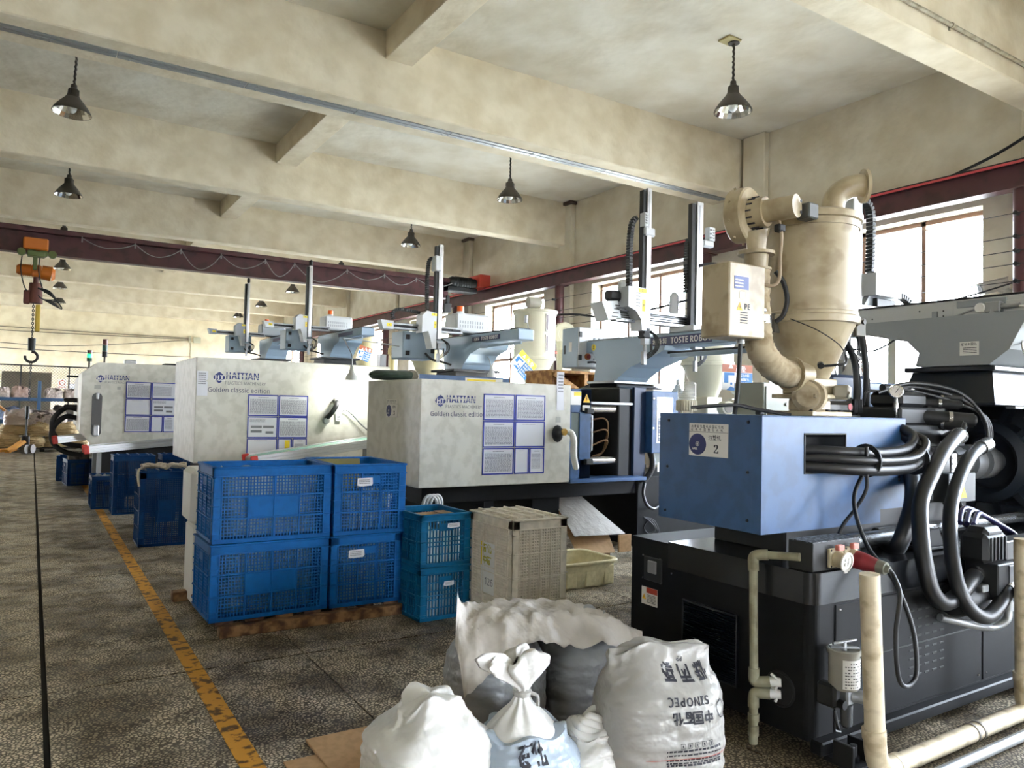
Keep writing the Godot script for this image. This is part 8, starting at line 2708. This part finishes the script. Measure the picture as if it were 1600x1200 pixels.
func build_far_end():
	var zf := -27.0
	# mesh fence across the far bay
	var f := thing("mesh_fence", "diamond wire mesh fence with dark rails across the far end", "fence", Vector3(0, 0, zf))
	var fr := Shape.new()
	for x in [-2.8, -1.5, -0.3, 0.95, 2.2]:
		fr.span(Vector3(x - 0.02, 0, zf - 0.02), Vector3(x + 0.02, 2.25, zf + 0.02), 0.003)
	fr.span(Vector3(-2.8, 2.21, zf - 0.02), Vector3(2.2, 2.25, zf + 0.02), 0.003)
	fr.span(Vector3(-2.8, 0.05, zf - 0.02), Vector3(2.2, 0.09, zf + 0.02), 0.003)
	part(f, "fence_frame", fr, mats["black iron"])
	var ms := Shape.new()
	var k := -2.8 - 2.2
	while k < 2.2:
		for sg in [1.0, -1.0]:
			var a := Vector2(k, 0.05) if sg > 0 else Vector2(k + 2.2, 0.05)
			var b := Vector2(k + 2.2, 2.25) if sg > 0 else Vector2(k, 2.25)
			var t0 := 0.0
			var t1 := 1.0
			for lim in [-2.8, 2.2]:
				var tt: float = (lim - a.x) / (b.x - a.x)
				if (lim < 0) == (b.x > a.x):
					t0 = maxf(t0, tt)
				else:
					t1 = minf(t1, tt)
			if t1 > t0:
				var p := a.lerp(b, t0)
				var q := a.lerp(b, t1)
				ms.rod(Vector3(p.x, p.y, zf), Vector3(q.x, q.y, zf), 0.0045, 0.0045, 4)
		k += 0.085
	stuff(part(f, "wire_mesh", ms, mat("wire grey", hx("6a665d"), 0.5)))
	# racking with bags of waste on it
	var r := thing("storage_rack", "dark blue steel rack with shelves of bagged waste before the fence", "rack", Vector3(0, 0, -24))
	for x in [-2.3, 0.17, 2.5]:
		for z in [-24.0, -24.8]:
			bx(r, "upright", Vector3(x - 0.04, 0, z - 0.03), Vector3(x + 0.04, 1.72, z + 0.03), mat("rack blue", hx("28486a"), 0.5), 0.004)
	for y in [1.22, 0.62]:
		for z in [-24.0, -24.8]:
			bx(r, "shelf_beam", Vector3(-2.3, y - 0.05, z - 0.02), Vector3(2.5, y + 0.04, z + 0.02), mats["rack blue"], 0.004)
		bx(r, "shelf_deck", Vector3(-2.3, y, -24.8), Vector3(2.5, y + 0.02, -24.0), mats["rack blue"], 0.003)
	var wf := rough_map(mat("waste film", hx("b7a9a2"), 0.4), mats["t_crease"], 1.5)
	wf.uv1_triplanar = true
	var names := ["pale bag of waste at the left end of the top rack shelf", "bag of pinkish waste on the top rack shelf, left of the upright", "bag of waste on the top rack shelf just right of the upright", "white bag of waste farther right on the top rack shelf"]
	var xs := [-0.7, -0.25, 0.5, 0.95]
	for i in 4:
		heap("waste_bag", Vector3(xs[i], 1.24, -24.3), Vector3(0.44, 0.22 + 0.03 * (i % 2), 0.5), mat("waste pink", hx("b39a90"), 0.5) if i == 1 else wf, names[i], "bag", 0.09)
	heap("waste_bag", Vector3(0.9, 0.64, -24.3), Vector3(0.8, 0.35, 0.6), mat("waste dark", hx("4b453e"), 0.7), "dark bag of waste on the lower rack shelf", "bag", 0.1)
	heap("waste_bag", Vector3(-0.6, 0.64, -24.3), Vector3(0.7, 0.3, 0.6), mat("waste blue", hx("7d8aa8"), 0.5), "bluish bag of waste on the lower rack shelf at the left", "bag", 0.1)
	# heap of tan sacks on a pallet
	var tan := rough_map(mat("sack tan", hx("b09a72"), 0.7), mats["t_crease"], 1.2)
	tan.uv1_triplanar = true
	var p := thing("pallet", "low dark pallet under the heap of tan sacks", "pallet", Vector3(0.1, 0, -21.4))
	bx(p, "deck_board", Vector3(-0.75, 0.07, -22.0), Vector3(1.3, 0.1, -20.9), mats["black iron"], 0.006)
	for x in [-0.65, 0.25, 1.15]:
		bx(p, "bearer", Vector3(x - 0.05, 0, -22.0), Vector3(x + 0.05, 0.07, -20.9), mats["black iron"], 0.004)
	var sp := [[-0.45, 0.1, -21.2, 0.55, 0.3], [0.05, 0.1, -21.1, 0.5, 0.28], [0.5, 0.1, -21.15, 0.5, 0.25], [0.95, 0.1, -21.3, 0.5, 0.3], [-0.3, 0.38, -21.3, 0.55, 0.3], [0.22, 0.36, -21.2, 0.5, 0.34], [0.68, 0.34, -21.25, 0.55, 0.36], [0.2, 0.64, -21.5, 0.7, 0.26]]
	var sn := ["leftmost tan sack in the bottom row of the far heap", "second tan sack from left in the bottom row of the far heap", "third tan sack from left in the bottom row of the far heap", "rightmost tan sack in the bottom row of the far heap", "left tan sack in the middle row of the far heap", "middle tan sack in the middle row of the far heap", "right tan sack in the middle row of the far heap", "tan sack lying on top of the far heap"]
	for i in sp.size():
		var q: Array = sp[i]
		sack({"c": Vector3(q[0], q[1], q[2]), "w": q[3], "d": 0.5, "h": q[4], "top": 0.7, "topw": 0.75, "wrinkle": 0.03, "bulge": 0.15, "seed": 60 + i}, tan, sn[i], "tan sacks in the far heap")
	heap("plastic_sheet", Vector3(0.1, 0.62, -21.35), Vector3(1.3, 0.26, 0.7), wf, "pale plastic sheet thrown over the far heap of tan sacks", "sheet", 0.14)
	# hand pallet truck
	var j := thing("pallet_truck", "yellow hand pallet truck with a black handle beside the far heap of sacks", "pallet truck", Vector3(-0.15, 0, -20.2))
	var y := mat("truck yellow", hx("c8871d"), 0.45)
	var h := Shape.new()
	h.rod(Vector3(-0.08, 0.3, -20.25), Vector3(-0.07, 0.95, -20.35), 0.02, 0.02, 10)
	h.rod(Vector3(-0.07, 0.78, -20.33), Vector3(-0.07, 1.07, -20.37), 0.04, 0.04, 12)
	part(j, "handle", h, mats["black iron"])
	var fk := Shape.new()
	fk.beam(Vector3(-0.12, 0.28, -20.22), Vector3(-0.42, 0.06, -20.0), 0.16, 0.06)
	fk.beam(Vector3(-0.30, 0.09, -20.1), Vector3(-1.3, 0.07, -19.8), 0.16, 0.05)
	fk.beam(Vector3(-0.25, 0.09, -20.5), Vector3(-1.3, 0.07, -20.25), 0.16, 0.05)
	part(j, "forks", fk, y)
	var wl := Shape.new()
	wl.rod(Vector3(-0.14, 0.11, -20.2), Vector3(-0.05, 0.11, -20.15), 0.1, 0.1, 18)
	wl.rod(Vector3(-0.02, 0.11, -20.3), Vector3(0.07, 0.11, -20.25), 0.1, 0.1, 18)
	part(j, "wheel", wl, mat("wheel grey", hx("77706a"), 0.6))
	bx(j, "pump_unit", Vector3(-0.16, 0.1, -20.4), Vector3(0.0, 0.4, -20.2), mats["black iron"], 0.02)
	var bd := Shape.new()
	bd.t = Transform3D(Basis(Vector3.BACK, -0.7), Vector3(-0.62, 1.0, -22.2))
	bd.box(Vector3.ZERO, Vector3(0.9, 0.05, 0.5), 0.004)
	solo("leaning_board", bd, mats["new wood"], "wooden board leaning at the left edge behind the pallet truck", "board", Vector3(-0.62, 0.7, -22.2))
	# notices on the far wall
	var po := thing("poster", "small red printed poster on the far wall behind the mesh", "poster", Vector3(0.9, 1.6, FAR + 0.01))
	bx(po, "poster_sheet", Vector3(0.76, 1.60, FAR), Vector3(1.03, 1.92, FAR + 0.01), mats["label white"], 0.0)
	var pr := Shape.new()
	for i in 18:
		var a0 := TAU * i / 18
		var a1 := TAU * (i + 1) / 18
		var c := Vector3(0.895, 1.8, FAR + 0.012)
		pr.quad(c + Vector3(cos(a0), sin(a0), 0) * 0.07, c + Vector3(cos(a0), sin(a0), 0) * 0.1, c + Vector3(cos(a1), sin(a1), 0) * 0.1, c + Vector3(cos(a1), sin(a1), 0) * 0.07)
	scribble(pr, Vector3(0.78, 1.69, FAR + 0.011), Vector3.RIGHT, Vector3.DOWN, 0.23, 0.07, 2, rng)
	part(po, "poster_print", pr, mats["label red"])
	notice(1.1, 1.5, 1.2, 1.78, FAR + 0.002, "blue-framed sheet on the far wall beside the red poster", 0, "")
	# wires along the far wall
	var w := thing("wall_wires", "thin wires sagging along the pale far wall", "wires", Vector3(2, 3.3, FAR + 0.06))
	for q in [[3.70, 3.66, 0.02], [3.58, 3.62, 0.05], [3.62, 3.60, 0.5], [2.98, 2.95, 0.04]]:
		var s := Shape.new()
		s.tube([Vector3(-7.5, q[0], FAR + 0.06), Vector3(-2.5, q[0] - q[2] * 0.8, FAR + 0.06), Vector3(0.8, lerpf(q[0], q[1], 0.6) - q[2], FAR + 0.06), Vector3(5.08, q[1], FAR + 0.06)], 0.012, 5, 6)
		part(w, "wire", s, mat("wire brown", hx("5d5347"), 0.7))
	var jb := Shape.new()
	jb.span(Vector3(5.0, 3.5, FAR), Vector3(5.06, 3.76, FAR + 0.07), 0.004)
	jb.span(Vector3(5.16, 3.5, FAR), Vector3(5.42, 3.72, FAR + 0.08), 0.01)
	jb.span(Vector3(5.07, 2.6, FAR), Vector3(5.1, 3.5, FAR + 0.03), 0.003)
	part(w, "junction_box", jb, mats["dryer pale"])

func work_bulb(called: String, at: Vector3, label: String, lit: bool, cord: Array):
	var t := thing("work_bulb", label, "bulb", at)
	var n := Shape.new()
	n.t = Transform3D(Basis(), at)
	n.lathe([Vector2(0.0, 0.16), Vector2(0.02, 0.16), Vector2(0.02, 0.115), Vector2(0.024, 0.11), Vector2(0.03, 0.08), Vector2(0.058, 0.045), Vector2(0.064, 0.01), Vector2(0.064, 0.0)], 24)
	part(t, "bulb_housing", n, mat("bulb housing", hx("c9c9c4"), 0.45))
	var d := Shape.new()
	d.t = n.t
	d.lathe([Vector2(0.0, -0.062), Vector2(0.035, -0.055), Vector2(0.055, -0.035), Vector2(0.063, 0.0), Vector2(0.0, 0.0)], 24)
	var m: StandardMaterial3D = mat("bulb lit" if lit else "bulb unlit", hx("f4f4ee"), 0.4)
	if lit:
		m.emission_enabled = true
		m.emission = Color(1, 1, 0.98)
		m.emission_energy_multiplier = 3.0
	part(t, "bulb_dome", d, m)
	if cord.size():
		hose(t, "bulb_cord", cord, 0.006, mats["rubber"] if not lit else mats["galvanised"])
	if lit:
		var l := OmniLight3D.new()
		l.name = "bulb_light"
		l.light_color = Color(1, 1, 0.97)
		l.light_energy = BULB
		l.light_size = 0.05
		l.omni_range = 60.0
		l.omni_attenuation = 2.0
		l.shadow_enabled = true
		t.add_child(l)
		l.position = Vector3(0, -0.12, 0)

const BULB := 0.5

func build_small():
	work_bulb("a", Vector3(2.83, 1.53, -7.62), "lit work bulb hanging against the lamp-lit white cabinet", true, [Vector3(2.83, 1.69, -7.62), Vector3(2.835, 1.80, -7.64), Vector3(2.82, 1.95, -7.8), Vector3(3.0, 2.02, -8.2), Vector3(3.75, 2.0, -8.5)])
	work_bulb("b", Vector3(4.77, 1.64, -8.0), "lit work bulb glowing just above the top edge of the cabinet numbered 3", true, [Vector3(4.77, 1.76, -8.0), Vector3(4.72, 1.9, -8.02), Vector3(4.6, 2.0, -8.1), Vector3(4.62, 1.9, -8.2), Vector3(4.6, 1.8, -8.25)])
	work_bulb("c", Vector3(4.37, 1.49, -2.9), "unlit white work bulb hanging right of the big cream dryer", false, [Vector3(4.37, 1.65, -2.9), Vector3(4.4, 1.70, -2.88), Vector3(4.55, 1.70, -2.85), Vector3(4.7, 1.78, -2.8), Vector3(4.62, 1.86, -2.7)])
	work_bulb("d", Vector3(5.4, 1.44, -5.45), "unlit clear work bulb hanging over the screen of the control panel", false, [Vector3(5.4, 1.6, -5.45), Vector3(5.38, 1.70, -5.46), Vector3(5.3, 1.75, -5.5), Vector3(5.05, 1.73, -5.6), Vector3(4.92, 1.55, -5.62), Vector3(4.91, 1.3, -5.6)])
	# beacon jar on the near cover's far corner
	var b := thing("beacon_lamp", "ribbed clear beacon lamp standing at the far corner of the near blue cover", "beacon", Vector3(2.56, 1.274, -2.52))
	var s := Shape.new()
	s.t = Transform3D(Basis(), Vector3(2.56, 1.285, -2.525))
	s.lathe([Vector2(0.0, 0.0), Vector2(0.043, 0.0), Vector2(0.045, 0.004), Vector2(0.045, 0.048), Vector2(0.04, 0.05)], 28)
	for k in 24:
		s.box(Vector3(0.045 * cos(TAU * k / 24), 0.024, 0.045 * sin(TAU * k / 24)), Vector3(0.006, 0.046, 0.006), 0.001)
	s.t = Transform3D.IDENTITY
	for q in [[0.03, 0.0], [-0.03, 0.0], [0.0, 0.03], [0.0, -0.03]]:
		s.rod(Vector3(2.56 + q[0], 1.274, -2.525 + q[1]), Vector3(2.56 + q[0], 1.287, -2.525 + q[1]), 0.006, 0.006, 8)
	part(b, "beacon_base", s, mat("beacon base", hx("c3bda6"), 0.45))
	var g := Shape.new()
	g.t = Transform3D(Basis(), Vector3(2.56, 1.335, -2.525))
	var pr := [Vector2(0.04, 0.0)]
	for k in 8:
		pr.append(Vector2(0.0425, 0.004 + 0.0095 * k))
		pr.append(Vector2(0.0405, 0.009 + 0.0095 * k))
	pr.append(Vector2(0.036, 0.083))
	pr.append(Vector2(0.0, 0.084))
	g.lathe(pr, 28)
	var cm := mat("beacon clear", Color(0.86, 0.87, 0.84, 0.35), 0.15)
	cm.transparency = BaseMaterial3D.TRANSPARENCY_ALPHA
	part(b, "beacon_lens", g, cm)
	var i := Shape.new()
	i.t = g.t
	i.lathe([Vector2(0.0, 0.0), Vector2(0.032, 0.0), Vector2(0.022, 0.03), Vector2(0.012, 0.06), Vector2(0.0, 0.062)], 20)
	part(b, "beacon_core", i, mat("core white", hx("d8d6cc"), 0.3))
	# folded tarp on cabinet 3
	var t := thing("folded_tarp", "dark green tarpaulin folded with its grey edge showing on the cabinet numbered 3", "tarpaulin", Vector3(2.65, 1.49, -6.12))
	var lay := Shape.new()
	for k in 6:
		var loop := []
		for q in 15:
			var a := TAU * q / 14
			loop.append(Vector3(2.82 + 0.004 * k, 1.538 + (0.046 - 0.007 * k) * sin(a) + 0.012 * absf(sin(a)) - 0.004, -6.12 + (0.15 - 0.02 * k) * cos(a)))
		lay.tube(loop, 0.006, 6, 2, false)
	lay.span(Vector3(2.72, 1.492, -6.25), Vector3(2.86, 1.585, -6.0), 0.03)
	part(t, "tarp_folds", lay, mat("tarp grey", hx("8a8578"), 0.75))
	var cov := Shape.new()
	var rows := []
	for j in 13:
		var a := PI * j / 6.0
		var line := []
		for i2 in 14:
			var u := i2 / 13.0
			var k2 := sqrt(clampf(u * 6.0, 0.05, 1.0))
			line.append(Vector3(2.44 + 0.33 * u, 1.54 + 0.047 * k2 * sin(a) * (0.85 + 0.2 * u), -6.12 + 0.16 * k2 * cos(a) + 0.006 * sin(i2 * 1.9 + j)))
		rows.append(line)
	cov.skin(rows, false)
	part(t, "tarp_cover", cov, mat("tarp green", hx("33453a"), 0.6))
	# open wooden case beyond cabinet 3
	var w := thing("wooden_case", "open new-wood case standing behind the gate of machine 3", "case", Vector3(5.0, 1.3, -6.85))
	var N: Material = mats["new wood"]
	bx(w, "case_side", Vector3(4.70, 1.36, -7.1), Vector3(4.73, 1.68, -6.62), N, 0.003)
	bx(w, "case_side", Vector3(5.28, 1.36, -7.1), Vector3(5.31, 1.68, -6.62), N, 0.003)
	bx(w, "case_back", Vector3(4.7, 1.36, -7.12), Vector3(5.31, 1.68, -7.09), N, 0.003)
	bx(w, "case_top", Vector3(4.68, 1.67, -7.12), Vector3(5.33, 1.7, -6.6), N, 0.003)
	var dg := Shape.new()
	dg.beam(Vector3(4.72, 1.66, -6.61), Vector3(5.2, 1.40, -6.61), 0.06, 0.03, Vector3.BACK)
	dg.beam(Vector3(5.15, 1.36, -6.61), Vector3(5.15, 1.67, -6.61), 0.05, 0.03, Vector3.BACK)
	part(w, "case_brace", dg, N)
	bx(w, "case_floor", Vector3(4.7, 0.0, -7.1), Vector3(5.31, 1.36, -6.65), N, 0.004)
	# chute of sacking and cardboard below the mould bay
	var c := Shape.new()
	c.skin([[Vector3(4.05, 0.52, -5.75), Vector3(4.2, 0.53, -5.75), Vector3(4.35, 0.53, -5.75)], [Vector3(4.0, 0.36, -5.45), Vector3(4.2, 0.37, -5.42), Vector3(4.42, 0.36, -5.45)], [Vector3(3.95, 0.2, -5.18), Vector3(4.2, 0.2, -5.14), Vector3(4.5, 0.19, -5.16)]], false)
	c.skin([[Vector3(3.95, 0.195, -5.18), Vector3(4.2, 0.195, -5.14), Vector3(4.5, 0.185, -5.16)], [Vector3(4.0, 0.355, -5.45), Vector3(4.2, 0.365, -5.42), Vector3(4.42, 0.355, -5.45)], [Vector3(4.05, 0.515, -5.75), Vector3(4.2, 0.525, -5.75), Vector3(4.35, 0.525, -5.75)]], false)
	solo("chute_sheet", c, mats["woven white"], "white sacking sheet sloping out below the open mould bay", "sheet", Vector3(4.2, 0.2, -5.3))
	var cd := Shape.new()
	cd.quad(Vector3(3.93, 0.05, -5.1), Vector3(4.3, 0.06, -5.06), Vector3(4.42, 0.3, -5.38), Vector3(3.96, 0.3, -5.38))
	cd.quad(Vector3(3.93, 0.044, -5.1), Vector3(3.96, 0.294, -5.38), Vector3(4.42, 0.294, -5.38), Vector3(4.3, 0.054, -5.06))
	cd.span(Vector3(4.38, 0.04, -5.12), Vector3(4.52, 0.19, -5.10), 0.002)
	cd.span(Vector3(3.93, 0.0, -5.14), Vector3(4.28, 0.06, -5.10), 0.002)
	solo("cardboard_flap", cd, mats["cardboard"], "torn brown cardboard under the sloping white sheet", "cardboard", Vector3(4.2, 0.05, -5.1))
	# camera on the wall
	var cc := thing("wall_camera", "small grey surveillance camera on the wall beside the near window", "camera", Vector3(WALL, 2.62, -3.86))
	var cs := Shape.new()
	cs.t = Transform3D(Basis(Vector3.UP, 0.9) * Basis(Vector3.RIGHT, -0.25), Vector3(WALL - 0.2, 2.64, -3.9))
	cs.box(Vector3.ZERO, Vector3(0.13, 0.12, 0.26), 0.012)
	cs.box(Vector3(0, 0.06, -0.03), Vector3(0.15, 0.012, 0.32), 0.004)
	part(cc, "camera_body", cs, mat("camera grey", hx("a9a59c"), 0.45))
	var cl := Shape.new()
	cl.t = cs.t
	cl.rod(Vector3(0, 0, -0.13), Vector3(0, 0, -0.135), 0.045, 0.045, 18)
	part(cc, "camera_lens", cl, mats["rubber"])
	var ca := Shape.new()
	ca.rod(Vector3(WALL, 2.58, -3.82), Vector3(WALL - 0.16, 2.6, -3.86), 0.02, 0.02, 10)
	ca.rod(Vector3(WALL, 2.58, -3.82), Vector3(WALL - 0.02, 2.58, -3.82), 0.05, 0.05, 14)
	ca.tube([Vector3(WALL - 0.12, 2.6, -3.84), Vector3(WALL - 0.14, 2.5, -3.84), Vector3(WALL - 0.05, 2.35, -3.85), Vector3(WALL - 0.01, 2.1, -3.85)], 0.006, 6, 5)
	part(cc, "camera_arm", ca, mats["camera grey"])
	# grey electrical cabinet and cloth by the window
	var ec := thing("switch_cabinet", "pale grey switch cabinet standing behind the near blue cover", "cabinet", Vector3(5.2, 0, -4.2))
	bx(ec, "cabinet_body", Vector3(4.9, 0.0, -4.3), Vector3(5.22, 1.53, -4.0), mat("switch grey", hx("a5a99d"), 0.45), 0.008)
	bx(ec, "cabinet_door", Vector3(4.92, 0.5, -4.002), Vector3(5.2, 1.50, -3.99), mats["switch grey"], 0.004)
	var kb := Shape.new()
	kb.rod(Vector3(5.16, 1.36, -3.99), Vector3(5.16, 1.36, -3.975), 0.014, 0.014, 12)
	part(ec, "door_knob", kb, mats["galvanised"])
	var cu := Shape.new()
	var line := []
	for j in 10:
		var row := []
		for i3 in 30:
			var v := j / 9.0
			var u := i3 / 29.0
			row.append(Vector3(5.35 + u * (0.25 + 0.55 * v), 1.75 - 1.25 * v, -3.95 + 0.05 * sin(u * 26.0 + v * 2.0) - 0.02))
		line.append(row)
	line.reverse()
	cu.skin(line, false)
	var vm := mat("violet cloth", hx("6f5fb0"), 0.7)
	solo("violet_cloth", cu, vm, "violet cloth hanging in folds behind the throat of the big dryer", "cloth", Vector3(5.6, 1.0, -3.95))
	# papers stuck on cabinet 3 and 4
	for q in [[3.80, 1.27, 0.075, 0.33, -5.279, "long white paper slip with handwriting on cabinet 3 above the lever"], [1.34, 1.33, 0.1, 0.24, -7.799, "white handwritten paper slip at the left corner of the lamp-lit cabinet"]]:
		var ps := Shape.new()
		var pts := []
		for k in 6:
			pts.append([Vector3(q[0], q[1] + q[3] * k / 5.0, q[4] + 0.004 + 0.004 * sin(k * 1.3)), Vector3(q[0] + q[2], q[1] + q[3] * k / 5.0, q[4] + 0.004 + 0.006 * sin(k * 1.3 + 0.6))])
		ps.skin(pts, false)
		var po := solo("paper_slip", ps, mats["paper"], q[5], "paper", Vector3(q[0], q[1], q[4]))
		var sc := Shape.new()
		scribble(sc, Vector3(q[0] + 0.01, q[1] + q[3] * 0.95, q[4] + 0.012), Vector3.RIGHT, Vector3.DOWN, q[2] * 0.7, q[3] * 0.5, 6, rng)
		part(po, "slip_writing", sc, mats["grey ink"])
	var tg := Shape.new()
	tg.prism([Vector2(2.735, 1.10), Vector2(2.785, 1.10), Vector2(2.795, 1.2), Vector2(2.725, 1.2)], -7.785, -7.78)
	var tgo := solo("paper_tag", tg, mats["paper"], "small white tag hanging below the black grip of the lamp-lit cabinet", "tag", Vector3(2.76, 1.15, -7.78))
	var tp := Shape.new()
	scribble(tp, Vector3(2.74, 1.19, -7.779), Vector3.RIGHT, Vector3.DOWN, 0.04, 0.08, 5, rng)
	part(tgo, "tag_print", tp, mats["grey ink"])
	var lo := Shape.new()
	lo.tube([Vector3(2.79, 1.2, -7.77), Vector3(2.83, 1.22, -7.76), Vector3(2.9, 1.17, -7.75), Vector3(3.0, 1.07, -7.75), Vector3(3.12, 0.97, -7.74)], 0.008, 7, 5)
	solo("grey_hose", lo, mats["galvanised"], "thin grey hose running down across the lamp-lit cabinet", "hose", Vector3(2.9, 1.1, -7.76))
	var bt := Shape.new()
	for k in 2:
		bt.tube([Vector3(2.36 + 0.03 * k, 1.30, -2.3), Vector3(2.52 + 0.03 * k, 1.315, -2.22), Vector3(2.6 + 0.03 * k, 1.30, -2.18), Vector3(2.72 + 0.03 * k, 1.278, -2.1)], 0.007, 7, 5)
	bt.box(Vector3(2.66, 1.29, -2.19), Vector3(0.03, 0.03, 0.03), 0.004)
	solo("lead_wires", bt, mats["hose"], "two short black leads lying on the near blue cover before the dryer", "wires", Vector3(2.6, 1.29, -2.2))
